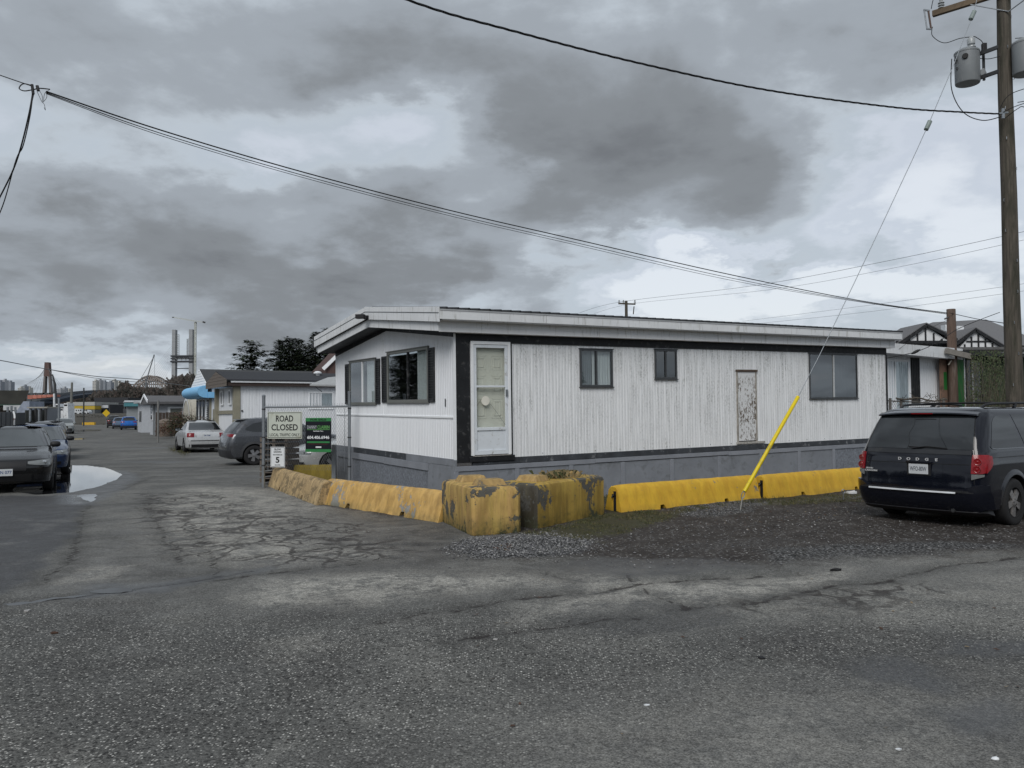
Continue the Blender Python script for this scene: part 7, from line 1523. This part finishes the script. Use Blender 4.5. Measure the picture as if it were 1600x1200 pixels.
# ================================================================== FAR LEFT AND SKYLINE
def fbox(mb, px0, py0, px1, py1, Y, dep=6., base=None):
    a, b = at(px0, py1, Y), at(px1, py0, Y); mb.box(a.x, Y, a.z if base is None else base, b.x, Y+dep, b.z)
def far(name, label, cat, Y, px, group=None):
    b = V2(at(px, 640, Y)); o = thing(name, label, cat, b, 0, group)
    def bx(nm, m_, px0, py0, px1, py1, dy=0., dep=6., par=None, base=None):
        mb = MB(); fbox(mb, px0, py0, px1, py1, Y+dy, dep, base); mb.v = [(x-b.x, y-b.y, z) for x, y, z in mb.v]; return mb.build(nm, m_, par or o)
    return o, bx, b
# embankment across the end of the lane
mb = MB(); g = random.Random(2); n = 60; xa, xb = at(60, 650, 150).x, at(640, 650, 150).x; vs = []
for j, (y_, z_) in enumerate(((170, -.05), (176, .8), (186, 1.6), (196, 2.3), (240, 2.5), (900, 2.6))):
    for i in range(n+1): vs.append((xa-20+(xb-xa+40)*i/n*(1 if j < 4 else 1+.6*j), y_+g.uniform(-.6, .6), z_+(g.uniform(-.15, .15) if j else 0)))
mb.add(vs, [(j*(n+1)+i, j*(n+1)+i+1, (j+1)*(n+1)+i+1, (j+1)*(n+1)+i) for j in range(5) for i in range(n)]); o = mb.build('embankment', P('embankment_soil', (.060, .055, .045), .9, var=.3, scale=.5, bump=.3), smooth=60); tag(o, kind='structure')
mb = MB(); vr = random.Random(8)
for k in range(420):
    c = at(vr.uniform(118, 180), vr.uniform(648, 660), vr.uniform(168, 190)); c.z = max(0.05, (c.y-170)*.10); s = vr.uniform(.1, .5); leaf_ball(mb, c, s, s, s*.5, 5, .12, vr, 0, 3)
tag(mb.build('scrub', [P('scrub_brown', (.06, .045, .035), .9), P('scrub_grey', (.10, .10, .09), .9), P('scrub_olive', (.05, .05, .03), .9)], recalc=False), kind='stuff')
o, bx, b = far('road_block', 'distant yellow painted barrier at the end of the lane', 'barrier', 164, 138); bx('body', M_yel, 128.5, 659.8, 147.5, 663.8, dep=.6, base=0.)
# chequered diamond sign
Y_ = 164; b = at(166, 645.5, Y_); o = thing('diamond_sign', 'distant yellow diamond chevron sign at the end of the lane', 'road sign', V2(b)); mb = MB(); s = .62
zz_ = 0
pts = []
for i in range(32):
    a = 2*math.pi*i/32; r = .62/max(abs(math.cos(a)), abs(math.sin(a)))/1.0; r = .60*(1/(abs(math.cos(a))+abs(math.sin(a))))*1.25*(1+.05*(i % 2)); pts.append((r*math.cos(a), r*math.sin(a)))
mb.add([(x, -.02, b.z+z) for x, z in pts]+[(x, .02, b.z+z) for x, z in pts], [tuple(range(32)), tuple(range(32, 64))]+[(i, (i+1) % 32, 32+(i+1) % 32, 32+i) for i in range(32)]); mb.build('plate', P('sign_yellow', (.55, .36, .01), .5, var=.05), o); mb = MB(); mb.tube([(0, .05, 0), (0, .05, b.z)], .05, 6); mb.build('post', M_galv, o)
# yellow and white store, dark warehouse, white fronted shop
M_dk = P('far_dark', (.035, .037, .042), .85, var=.15); M_fw = P('far_wall', (.36, .36, .34), .8, var=.08); M_fy = P('far_yellow', (.42, .30, .035), .7)
o, bx, b = far('yellow_store', 'long low far store with yellow lower wall and pale upper wall', 'building', 232, 126)
bx('upper_wall', M_fw, 104, 628, 148, 634, dep=14); bx('yellow_wall', M_fy, 104, 634.2, 148, 640, dep=13.9); bx('base', P('far_grey', (.15, .155, .155), .8), 104, 640.2, 148, 648, dep=13.8, base=1.5)
for k in range(6): bx('window', M_carglass, 108+k*6.5, 641.5, 112+k*6.5, 645, dy=-.1, dep=.09)
o, bx, b = far('dark_warehouse', 'dark roofed far warehouse behind the diamond sign', 'building', 250, 175); bx('roof', M_dk, 147, 621, 200, 631, dep=16); bx('wall', P('far_blue_grey', (.075, .08, .09), .8), 147, 631.2, 200, 648, dep=15.9, base=1.5)
for k in range(7): bx('window', M_carglass, 172+k*3.8, 634, 174+k*3.8, 638, dy=-.1, dep=.09)
o, bx, b = far('white_front_shop', 'far shop with white sign band left of the diamond sign', 'building', 236, 160); bx('wall', M_dk, 149, 632, 172, 648, dep=8, base=1.5); bx('sign_band', P('far_white', (0, 0, 0)), 152, 633, 169, 637.5, dy=-.3, dep=.25); bx('window', M_carglass, 153, 638.5, 161, 645, dy=-.2, dep=.15); bx('window', M_carglass, 162, 638.5, 169, 645, dy=-.2, dep=.15)
# white vans on the embankment
vg = 'white vans parked behind the embankment'
for k, (px, w_, lb) in enumerate(((99, 9, 'leftmost far white van above the silver car'), (110.5, 7, 'far white car between two white vans'), (122, 12, 'largest far white van with two dark windows'), (135, 8, 'far grey white pickup right of the largest white van'))):
    Y_ = 215; o = thing('far_vehicle', lb, 'van', V2(at(px, 640, Y_)), 0, vg); s = Y_/1280; L = w_*s; mb = MB()
    rs = []
    for y_ in (0, .15, 1.7, 1.85):
        i_ = .06 if y_ in (0, 1.85) else 0
        rs.append([(-L/2+i_, y_, 2.35), (L/2-i_, y_, 2.35), (L/2-i_, y_, 3.0), (L/2-.15, y_, 3.15), (L/2-.45-(.5 if k % 2 else 0), y_, 3.75-(.2 if k % 2 else 0)), (-L/2+.1+(.5 if k % 2 else 0), y_, 3.8-(.2 if k % 2 else 0)), (-L/2+i_, y_, 3.1)])
    mb.rings(rs); mb.build('body', P('far_van_white', (.50, .52, .54), .4), o)
    for x_ in (-L*.3, 0.0, L*.25)[:2 if w_ < 9 else 3]: mb = MB(); mb.box(x_-.0, -.02, 3.15, x_+L*.14, -.002, 3.5); mb.build('window', M_carglass, o)
    for x_ in (-L*.3, L*.3): mb = MB(); mb.lathe([(.001, 0), (.34, 0), (.34, .2), (.001, .2)], (x_, -.03, 2.42), 'y', 14); mb.build('wheel', M_rubber, o)
# dark hull / barge and marina sheds on the left
Yh = 118; b = V2(at(20, 640, Yh)); o = thing('dark_barge', 'huge dark sloping barge hull at the far left above the metal sheds', 'barge', b)
lp = lambda px, py, dy=0.: at(px, py, Yh+dy)-b
DH = Vector((-9, 14, 0))
mb = MB(); a0, a1, a2, a3 = lp(-80, 631), lp(36.5, 631), lp(46, 610), lp(-80, 610); mb.hexa([a0, a1, a1+DH, a0+DH], [a3, a2, a2+DH, a3+DH]); mb.build('hull', P('hull_dark', (.034, .034, .030), .85, var=.35, scale=.6), o)
mb = MB(); a0, a1 = lp(-80, 634), lp(35, 634); mb.hexa([a0, a1, a1+DH, a0+DH], [lp(-80, 631.2), lp(36.4, 631.2), lp(36.4, 631.2)+DH, lp(-80, 631.2)+DH]); mb.build('waterline', P('hull_green', (.03, .05, .04), .8), o)
M_cor = P('corrugated_far', (.22, .235, .26), .55, .3, var=.15)
def cladding(name, label, px0, px1, py0, py1, Y0, Y1, m_, pitch=.3, group=None):
    a, b_ = V2(at(px0, 640, Y0)), V2(at(px1, 640, Y1)); d = b_-a; L = d.length; o = thing(name, label, 'shed' if group is None else 'sheet', a, math.atan2(d.y, d.x), group); h0, h1 = at(px0, py0, Y0).z, at(px1, py1, Y1).z; n = max(2, int(L/pitch))
    for k in range(n):
        mb = MB(); x0, x1 = L*k/n, L*(k+1)/n-.02; ha, hb = h0+(h1-h0)*k/n, h0+(h1-h0)*(k+1)/n; mb.hexa([(x0, .03*(k % 2), 0), (x1, .03*(k % 2), 0), (x1, .06+.03*(k % 2), 0), (x0, .06+.03*(k % 2), 0)], [(x0, .03*(k % 2), ha), (x1, .03*(k % 2), hb), (x1, .06+.03*(k % 2), hb), (x0, .06+.03*(k % 2), ha)]); mb.build('panel', m_, o)
    return o, h0, L
cladding('metal_fence', 'grey sheet metal fence behind the parked blue sedan', -30, 20, 645, 643.5, 50, 60, P('sheet_dark', (.075, .08, .088), .6, .3, var=.1), .8)
cladding('metal_fence', 'dark grey louvred sheet fence right of the plain grey one', 25, 40, 645, 644.5, 62, 70, P('sheet_louvre', (.055, .06, .066), .6, .3, var=.15), .5)
cladding('metal_shed', 'pale ribbed metal shed left of the distant silver car', 74, 95, 635, 638, 86, 110, M_cor, .9)
cladding('lean_to_wall', 'greenish grey timber lean to wall behind the row of parked cars', 40, 74, 641, 640, 82, 92, P('leanto', (.07, .072, .06), .85, var=.35, scale=1.2), 1.1)
for k, (px0, px1, py0, py1, Y_, lb, col) in enumerate(((42, 74, 635.5, 638, 84, 'long thin flat roof over the timber lean to', (.30, .29, .26)), (5, 42, 633, 641, 100, 'pale white boat shed roof under the dark hull', (.42, .43, .44)), (25, 46, 627, 646, 95, 'sloping pale blue sheet pile beside the hull', (.24, .27, .33)))):
    b = V2(at(px0, 640, Y_)); o = thing('shed_roof', lb, 'shed', b); mb = MB(); a, c = at(px0, py1, Y_)-b, at(px1, py0, Y_)-b
    if k == 2: mb.add([(a.x, 0, a.z-1), (c.x, 0, a.z), (c.x, 0, c.z), (c.x-.7, 0, c.z), (a.x, 0, a.z+.2), (a.x, 3, a.z-1), (c.x, 3, a.z), (c.x, 3, c.z), (c.x-.7, 3, c.z), (a.x, 3, a.z+.2)], [(0, 1, 2, 3, 4), (5, 6, 7, 8, 9), (0, 5, 6, 1), (1, 6, 7, 2), (2, 7, 8, 3), (3, 8, 9, 4), (4, 9, 5, 0)])
    else: mb.box(a.x, 0, a.z, c.x, 3, c.z)
    mb.build('roof', P('shedroof_%s' % 'abc'[k], col, .7, var=.25, scale=1.5), o)
    for q in range(4): mb = MB(); x_ = a.x+(c.x-a.x)*(q+.5)/4; mb.box(x_-.08, .1, 0, x_+.08, .3, a.z-.01 if k != 2 else a.z); mb.build('post', M_steel, o)
# clutter of white flag, posts, boats between sheds
o = thing('feather_banner', 'white feather banner with a dark red band by the sheet metal fence', 'banner', V2(at(21.5, 650, 58))); b = V2(at(21.5, 650, 58)); pts = [(19.5, 643), (21.5, 642), (23.5, 647), (24, 652), (23, 656), (22.5, 664), (20.8, 664), (21.5, 655), (21, 648)]
mb = MB(); f3 = [at(x, y, 58)-b for x, y in pts]; n = len(f3); mb.add(f3+[p_+Vector((0, .03, 0)) for p_ in f3], [tuple(range(n)), tuple(range(n, 2*n))]+[(i, (i+1) % n, n+(i+1) % n, n+i) for i in range(n)]); mb.build('cloth', M_white_clean, o)
mb = MB(); a, c = at(20.6, 655.5, 57.9)-b, at(24, 654, 57.9)-b; mb.box(a.x, -.12, a.z, c.x, -.1, c.z); mb.build('red_band', P('banner_red', (0, 0, 0)), o); mb = MB(); mb.tube([(0, .05, 0), (0, .05, 2.)], .02, 5); mb.build('pole', M_steel, o)
def mast(name, label, pts, r, m_, cat='pole', group=None):
    b = V2(at(*pts[0])); mb = MB(); p3 = [at(*p_)-b for p_ in pts]; p3[0].z = 0; mb.tube(p3, r, 8); o = thing(name, label, cat, b, 0, group); mb.build('shaft', m_, o, smooth=50); return o, b
mast('concrete_pole', 'pale straight pole left of the yellow store', [(110.5, 650, 140), (112.5, 597.5, 140)], [.32, .17], P('pole_pale', (.15, .15, .14), .8)); mast('thin_dark_pole', 'thin dark pole in front of the yellow store', [(131, 645, 150), (131, 606, 150)], .13, M_steel)
mast('leaning_mast', 'dark leaning mast crossing the cable stayed tower', [(89, 640, 170), (85.5, 600, 170), (82, 585, 170)], [.45, .28, .12], M_steel, 'mast'); mast('white_mast', 'white sailboat mast between the sheds and the tower', [(85.5, 638, 140), (84.5, 615, 140)], .16, M_white)
for k, (px, py) in enumerate(((12, 636), (18, 634), (24, 636), (47, 640), (61, 640), (92, 622))): mast('dock_pile', ('leftmost dock pile below the dark hull', 'second dock pile below the dark hull', 'third dock pile below the dark hull', 'pile at the left end of the timber lean to', 'pile in the middle of the timber lean to', 'white lamp post behind the ribbed metal shed')[k], [(px, 655, 80), (px, py, 80)], .1, M_galv, 'pile', 'piles and posts at the marina')
g = random.Random(4)
for k, (px, py, sc_x, lb) in enumerate(((90, 631, 5, 'white satellite dishes and boat tops behind the ribbed shed'), (103, 630, 4, 'white boat cabin beside the pale pole'), (96, 637, 4, 'pale boat bow right of the ribbed shed'))):
    b = V2(at(px, 640, 132)); o = thing('boat_cabin', lb, 'boat', b); z_ = at(px, py, 132).z; mb = MB(); mb.hexa([(-.45, 0, .5), (.45, 0, .5), (.45, 2, .5), (-.45, 2, .5)], [(-.35, 0, z_), (.25, 0, z_), (.25, 2, z_), (-.35, 2, z_)]); mb.build('cabin', M_white, o); mb = MB(); mb.box(-.3, -.02, z_-.45, .2, -.002, z_-.2); mb.build('window', M_carglass, o)
wire('far_cable', 'far thin cable sloping down from the left edge past the bridge tower', curve_px([(-40, 557, 60), (0, 563, 62), (75, 577, 70), (150, 588, 78), (215, 593, 84), (300, 604, 92)]), .035, None, P('wire_grey', (0, 0, 0)))
wire('far_cable', 'second thin cable just below the sloping far cable', curve_px([(75, 577, 70), (150, 591, 78), (215, 597, 84)]), .025, None, P('wire_grey', (0, 0, 0)))
# elevated guideway, red girder, bridge
M_con = P('far_concrete', (.155, .165, .175), .85, var=.1); M_con2 = P('far_concrete_dark', (.075, .085, .095), .85, var=.1)
Yg = 300; b = V2(at(60, 640, Yg)); o = thing('guideway', 'long dark elevated road curving behind the marina sheds', 'bridge', b)
pts = [(50, 628, 300), (70, 624, 305), (95, 618.5, 320), (120, 615, 340), (150, 613, 370), (200, 612, 420), (240, 610, 470)]
c3 = [p_-b for p_ in curve_px(pts, 4)]; mb = MB(); mb.rings([[p_+Vector((0, 0, -1.3)), p_+Vector((0, 9, -1.3)), p_+Vector((0, 9, .0)), p_] for p_ in c3]); mb.build('deck', P('deck_blue', (.035, .045, .062), .8), o); mb = MB(); mb.rings([[p_+Vector((0, -.2, .02)), p_+Vector((0, .3, .02)), p_+Vector((0, .3, 1.0)), p_+Vector((0, -.2, 1.0))] for p_ in c3]); mb.build('parapet', M_con, o)
for k in (2, 6, 10, 14, 18, 22): q = c3[min(k, len(c3)-1)]; mb = MB(); mb.box(q.x-.8, 2, 0, q.x+.8, 5, q.z-1.3); mb.build('pier', M_con2, o)
b = V2(at(60, 640, 290)); o = thing('red_girder', 'faded red steel girder run below the cable stayed tower', 'bridge', b)
for k in range(6): mb = MB(); a, c = at(43+k*7.4, 623.5-k*.7, 290)-b, at(50+k*7.4, 617.5-k*.2, 290)-b; mb.box(a.x, 0, a.z, c.x, 3, c.z); mb.build('girder', P('girder_red', (.42, .16, .12), .7, var=.2, scale=.3), o)
# cable stayed tower at left (tapered A frame)
Yb = 1150; b = V2(at(72.5, 640, Yb)); o = thing('cable_stayed_bridge', 'brown A shaped cable stayed bridge tower on the far left skyline', 'bridge', b); lp = lambda px, py: at(px, py, Yb)-b
M_tw = P('tower_brown', (.11, .07, .062), .85, var=.12, scale=.02); M_tw2 = P('tower_grey', (.16, .145, .14), .85, var=.1, scale=.02)
mb = MB(); a, c, d, e_ = lp(68, 588), lp(77.5, 588), lp(76, 566), lp(69.5, 566); D_ = Vector((0, 6, 0)); mb.hexa([a, c, c+D_, a+D_], [e_, d, d+D_, e_+D_]); mb.build('tower_head', M_tw, o)
for p0, p1, q0, q1 in ((66, 69.5, 68, 70.8), (76.8, 80, 75, 77.5)): mb = MB(); a, c, d, e_ = lp(p0, 616), lp(p1, 616), lp(q1, 588.2), lp(q0, 588.2); mb.hexa([a, c, c+D_, a+D_], [e_, d, d+D_, e_+D_]); mb.build('tower_leg', M_tw2, o)
for s in (-1, 1):
    for k in range(9):
        mb = MB(); x1 = 72.5+s*(10+k*5.6); 
        if s > 0 and x1 > 108: continue
        mb.tube([lp(72.5+s*2, 569+k*1.9), lp(x1, 613)], .16, 3, False); mb.build('stay_cable', P('cable_grey', (.22, .23, .24), .6), o)
mb = MB(); a, c = lp(20, 616.5), lp(150, 613.5); mb.box(a.x, 0, a.z, c.x, 12, a.z+2.2); mb.build('deck', M_con2, o)
# H shaped tower under construction, with crane
Yb = 1100; b = V2(at(286, 640, Yb)); o = thing('bridge_tower', 'tall grey H shaped bridge tower under construction', 'bridge tower', b); lp = lambda px, py, dy=0.: at(px, py, Yb+dy)-b
M_bt = P('tower_concrete', (.28, .29, .30), .85, var=.12, scale=.05, sc3=(1, 1, 6))
for (x0, x1, y0, y1, u0, u1) in ((267.5, 273.5, 618, 515, 268.8, 274.0), (294.5, 300.5, 618, 514.5, 295.2, 300.8)):
    mb = MB(); a, c, d, e_ = lp(x0, y0), lp(x1, y0), lp(u1, y1), lp(u0, y1); D_ = Vector((0, 7, 0)); mb.hexa([a, c, c+D_, a+D_], [e_, d, d+D_, e_+D_]); mb.build('leg', M_bt, o)
for (x0, x1, y0, y1) in ((274.8, 278.6, 556, 522), (291.2, 294.0, 556, 529)):
    mb = MB(); nseg = 12; a, c = lp(x0, y0), lp(x1, y1); W2 = .28
    for xx in (a.x, c.x): 
        for yy in (1., 4.): mb.box(xx-W2/2, yy, a.z, xx+W2/2, yy+W2, c.z)
    for k in range(nseg): z0, z1 = a.z+(c.z-a.z)*k/nseg, a.z+(c.z-a.z)*(k+1)/nseg; mb.beam((a.x, 1, z0), (c.x, 1, z1), .4, .4); mb.box(a.x, .9, z0-.25, c.x, 1.3, z0+.25)
    mb.build('hoist_tower', P('hoist_grey', (.20, .21, .21), .7), o, kind='stuff')
for y0, y1, x0, x1 in ((557.5, 555, 267, 302), (561, 559, 267, 302), (566, 563.5, 266.5, 302)): mb = MB(); a, c = lp(x0, y0), lp(x1, y1); mb.box(a.x, -1.5, a.z, c.x, 8, c.z); mb.build('platform', P('platform_dark', (.05, .053, .06), .8), o)
mb = MB(); a, c = lp(274.5, 561), lp(294.5, 557.6); mb.box(a.x, 1, a.z, c.x, 6, c.z); mb.build('crossbeam', M_bt, o)
for k in range(6):
    mb = MB(); x0, x1 = 274.5+k*3.3, 274.5+(k+1)*3.3; mb.beam(lp(x0, 563 if k % 2 else 559)+Vector((0, -1.6, 0)), lp(x1, 559 if k % 2 else 563)+Vector((0, -1.6, 0)), .5, .5); mb.build('brace', P('hoist_grey', (0, 0, 0)), o)
mb = MB(); a, c = lp(274, 576.2), lp(295, 574.8); mb.box(a.x, 2, a.z, c.x, 4, c.z); mb.build('strut', P('platform_dark', (0, 0, 0)), o)
mb = MB(); a, c = lp(200, 601), lp(400, 598.5); mb.box(a.x, 1, a.z, c.x, 14, c.z); mb.build('deck', P('deck_far', (.09, .085, .085), .8), o)
o = thing('tower_crane', 'pale tower crane standing beside the H shaped bridge tower', 'crane', b)
mb = MB(); mb.tube([lp(305.3, 618), lp(305.3, 503)], .0, 4, False) if False else None
a, c = lp(303.9, 612), lp(306.9, 504)
for xx in (a.x, c.x): mb.box(xx-.25, -2, a.z, xx+.25, -1.5, c.z); mb.box(xx-.25, 0, a.z, xx+.25, .5, c.z)
for k in range(26): z0, z1 = a.z+(c.z-a.z)*k/26, a.z+(c.z-a.z)*(k+1)/26; mb.beam((a.x if k % 2 else c.x, -1.8, z0), (c.x if k % 2 else a.x, -1.8, z1), .5, .5)
M_crane = P('crane_pale', (.42, .43, .38), .6, var=.1); mb.build('mast', M_crane, o, kind='stuff')
mb = MB(); j0, j1, j2 = lp(269, 496), lp(305, 502.5), lp(320, 503.5); 
for off in (0, 1.3): mb.beam(j0+Vector((0, 0, off*.6)), j1+Vector((0, 0, off)), .35, .35); mb.beam(j1+Vector((0, 0, off)), j2, .35, .35)
for k in range(22): q0, q1 = j0.lerp(j1, k/22), j0.lerp(j1, (k+1)/22); mb.beam(q0, q1+Vector((0, 0, 1.1)), .28, .28)
mb.build('jib', M_crane, o, kind='stuff')
mb = MB(); mb.beam(lp(317, 503), lp(320.5, 504), 2., 2.2); mb.build('counterweight', P('crane_dark', (.05, .05, .05), .8), o); mb = MB(); mb.beam(lp(304, 505), lp(307, 504), 2., 2.2); mb.build('cab', P('crane_dark', (0, 0, 0)), o); mb = MB(); mb.beam(j0, j0+Vector((2.5, 0, .3)), 1., 1.); mb.build('jib_head', P('crane_dark', (0, 0, 0)), o)
# stay cables of the new tower
o_ = thing('bridge_stays', 'faint fan of stay cables left of the H shaped tower', 'cables', b)
for k in range(9): mb = MB(); mb.tube([lp(269, 540+k*3.5), lp(222+k*4, 597)], .13, 3, False); mb.build('stay_cable', P('cable_grey', (0, 0, 0)), o_)
# mobile crane
Yc = 700; b = V2(at(228, 640, Yc)); o = thing('lattice_crane', 'thin lattice boom crane left of the arch bridge', 'crane', b); lp = lambda px, py: at(px, py, Yc)-b
mb = MB(); mb.beam(lp(227, 600), lp(241, 554), .7, .7); mb.build('boom', M_con, o); mb = MB(); mb.beam(lp(221, 590), lp(240, 558), .25, .25); mb.beam(lp(221, 590), lp(224, 598), .4, .4); mb.beam(lp(221, 590), lp(229, 590), .4, .4); mb.build('rigging', M_con2, o, kind='stuff'); mb = MB(); mb.beam(lp(241.5, 554), lp(241.5, 590), .15, .15); mb.build('hoist_rope', M_con2, o); mb = MB(); mb.box(lp(226, 612).x, 0, 0, lp(229, 612).x, 2, lp(227, 598).z); mb.build('mast', M_con, o)
# old arch truss bridge
Ya = 800; b = V2(at(232, 640, Ya)); o = thing('arch_bridge', 'old steel arch truss bridge with pale rusty lattice', 'bridge', b); lp = lambda px, py: at(px, py, Ya)-b
M_ar = P('arch_steel', (.24, .21, .19), .8, var=.25, scale=.05); n = 18; hi = []; lo = []
for k in range(n+1): u = k/n; hi.append(lp(205+u*58, 607-20*math.sin(u*math.pi)**.9)); lo.append(lp(207+u*54, 612-17*math.sin(u*math.pi)**.9))
mb = MB()
for dy in (0, 12):
    d_ = Vector((0, dy, 0))
    for k in range(n): mb.beam(hi[k]+d_, hi[k+1]+d_, .9, .9); mb.beam(lo[k]+d_, lo[k+1]+d_, .8, .8); mb.beam(hi[k]+d_, lo[k+1]+d_, .6, .6); mb.beam(lo[k]+d_, hi[k+1]+d_, .5, .5)
    for k in range(1, n): mb.beam(lo[k]+d_, Vector((lo[k].x, dy, lp(230, 612).z)), .5, .5)
for k in range(n+1): mb.beam(hi[k], hi[k]+Vector((0, 12, 0)), .6, .6); mb.beam(hi[k], lo[k]+Vector((0, 12, 0)), .5, .5)
mb.build('arch_truss', M_ar, o, kind='stuff')
mb = MB(); a, c = lp(190, 613.5), lp(290, 611); mb.box(a.x, 0, a.z, c.x, 12, c.z); mb.build('deck', M_con2, o)
mb = MB(); 
for k in range(9): x_ = 262+k*4; mb.beam(lp(x_, 612), lp(x_+3, 598), .6, .6); mb.beam(lp(x_+3, 598), lp(x_+4, 612), .5, .5)
mb.beam(lp(264, 598), lp(300, 600), .7, .7); mb.build('approach_truss', M_ar, o, kind='stuff')
# high rises
hg = 'apartment towers on the far skyline'
M_hr = [P('tower_pale', (.40, .41, .43), .85, var=.06), P('tower_mid', (.26, .28, .31), .85, var=.06), P('tower_cream', (.46, .45, .42), .85, var=.06)]; M_hw = P('tower_window', (.13, .145, .165), .4, var=.15)  # concrete tones lightened so the colour carries the distance haze
for k, (x0, x1, y0, m_, lb) in enumerate(((-8, 1, 596, 1, 'leftmost apartment tower, cut by the photo edge'), (1.5, 7.5, 593.8, 0, 'narrow stepped apartment tower beside the leftmost one'), (8, 17, 596.5, 1, 'wide grey apartment tower above the hull'), (27, 33, 606, 2, 'low apartment block left of the greenish one'), (33.5, 39, 603, 1, 'low greenish apartment block in the middle of the trio'), (39.5, 46, 605.5, 2, 'pale low apartment block right of the greenish one'),
        (88, 95, 608, 0, 'small pale block right of the leaning mast'), (95.5, 101, 606, 0, 'small pale block with a taller core'), (101.5, 108, 609, 2, 'small cream block left of the pale pole'),
        (144, 150, 595, 2, 'pale apartment tower at the left of the central pair'), (150.5, 156.5, 593.5, 0, 'tallest apartment tower of the central group'), (157, 164.5, 596, 1, 'grey apartment tower right of the tallest one'), (166.5, 173.5, 597, 1, 'grey tower left of the cream slab'), (174, 179.5, 594, 2, 'cream tower with stepped roof'), (180, 188, 596.5, 2, 'broad cream slab tower at the right of the group'))):
    Y_ = 1900+60*(k % 3); b = V2(at((x0+x1)/2, 640, Y_)); o = thing('apartment_tower', lb, 'tower', b, 0, hg); a, c = at(x0, 640, Y_)-b, at(x1, y0, Y_)-b; hgt = c.z
    mb = MB(); mb.box(a.x, 0, 0, c.x, 16, hgt); mb.box(a.x+(c.x-a.x)*.3, 4, hgt, a.x+(c.x-a.x)*.7, 12, hgt+3.5); mb.build('wall', M_hr[m_], o)
    nc = 3 if x1-x0 > 6.5 else 2; fl_ = max(3, int((y0 < 600) and 9 or 5)); zb = at(x0, 616, Y_).z
    for i in range(nc):
        mb = MB(); w1 = (c.x-a.x)/nc
        for j in range(fl_): zz_ = zb+(hgt-zb)*(j+.3)/fl_; mb.box(a.x+w1*(i+.2), -.15, zz_, a.x+w1*(i+.8), -.001, zz_+(hgt-zb)/fl_*.45)
        mb.build('window_column', M_hw, o, kind='stuff')
# wooded ridge and far shore
M_w1 = P('wood_brown', (.060, .048, .042), .95, var=.2); M_w2 = P('wood_dark', (.034, .034, .030), .95, var=.2); M_w3 = P('wood_grey', (.085, .075, .068), .95, var=.2)
def wood(px0, px1, topf, Y0, Y1, n, s, seed, mats, label='far_woodland', base=620):
    g = random.Random(seed); mb = MB()
    for _ in range(n):
        px = g.uniform(px0, px1); Y_ = g.uniform(Y0, Y1); tz = at(px, topf(px)+g.uniform(0, 3), (Y0+Y1)/2).z; c = V2(at(px, 640, Y_)); h = tz*g.uniform(.75, 1.); mb.k = g.randrange(len(mats))
        for q in range(9):
            a = g.uniform(0, 6.28); z = h*g.uniform(.3, 1.); r = s*g.uniform(.3, 1.)*(1.15-z/h*.6); p0 = c+Vector((math.cos(a)*r*.2, math.sin(a)*r*.2, z-r*1.2)); p1 = c+Vector((math.cos(a)*r, math.sin(a)*r, z)); w_ = Vector((s*.12, 0, s*.05)); mb.add([p0-w_, p0+w_, p1+w_*.4], [(0, 1, 2)])
            mb.add([p1-Vector((s*.3, 0, 0)), p1+Vector((0, 0, s*.5)), p1+Vector((s*.3, 0, -s*.2))], [(0, 1, 2)])
        mb.add([c-Vector((s*.06, 0, 0)), c+Vector((s*.06, 0, 0)), c+Vector((0, 0, h))], [(0, 1, 2)])
    tag(mb.build(label, mats, recalc=False), kind='stuff')
def ridge(px):
    if px < 145: return 617
    if px < 185: return 613-(px-145)*.05
    if px < 205: return 602-6*math.sin((px-185)/20*3.14)*.6
    if px < 262: return 607
    return 595-8*math.sin(min(1, (px-262)/60)*3.14)
wood(140, 345, lambda x: ridge(x)+1, 330, 420, 9000, 1.5, 1, [M_w1, M_w2, M_w3]); wood(-80, 150, lambda x: 616.5+1.2*math.sin(x*.3), 420, 520, 3500, 1.6, 2, [M_w2, M_w1])
mb = MB()
pr = [(-120, 619), (0, 619), (60, 618), (145, 617), (186, 612), (205, 611), (262, 612), (300, 605), (345, 602), (420, 605), (540, 610), (700, 615), (1200, 618), (1700, 615), (2100, 618)]
f3 = [at(x, y, 640) for x, y in pr]; mb.rings([[(p_.x, 640, -1), (p_.x, 640, p_.z), (p_.x*1.15, 760, p_.z*1.05), (p_.x*1.15, 760, -1)] for p_ in f3], closed=False, caps=False); tag(mb.build('far_hill', P('hill_dark', (.045, .042, .038), .95, var=.3, scale=.03), smooth=60), kind='structure')

# unseen woods added behind the viewer for the van and windows to mirror
mb = MB(); g = random.Random(6)
for _ in range(1500):
    a = g.uniform(1.75, 5.3); r0 = g.uniform(48, 66); c = Vector((math.sin(a)*r0, math.cos(a)*r0, 0)); h = g.uniform(7, 13)*(.75+.25*math.sin(a*7)); mb.k = g.randrange(2)
    for q in range(14):
        z = h*(q+.5)/14; r = 2.1*(1.08-z/h); b = g.uniform(0, 6.28); e = Vector((math.cos(b), math.sin(b), 0))*r; e2 = Vector((-e.y, e.x, 0))*.5; mb.add([c+Vector((0, 0, z+.6))-e2*.4, c+e-e2+Vector((0, 0, z-.5)), c+e+e2+Vector((0, 0, z-.4))], [(0, 1, 2)]); mb.add([c+Vector((0, 0, z+.6))-e2*.4, c-e-e2+Vector((0, 0, z-.5)), c-e+e2+Vector((0, 0, z-.4))], [(0, 1, 2)])
tag(mb.build('unseen_woodland', [M_n1, M_n2], recalc=False), kind='stuff')
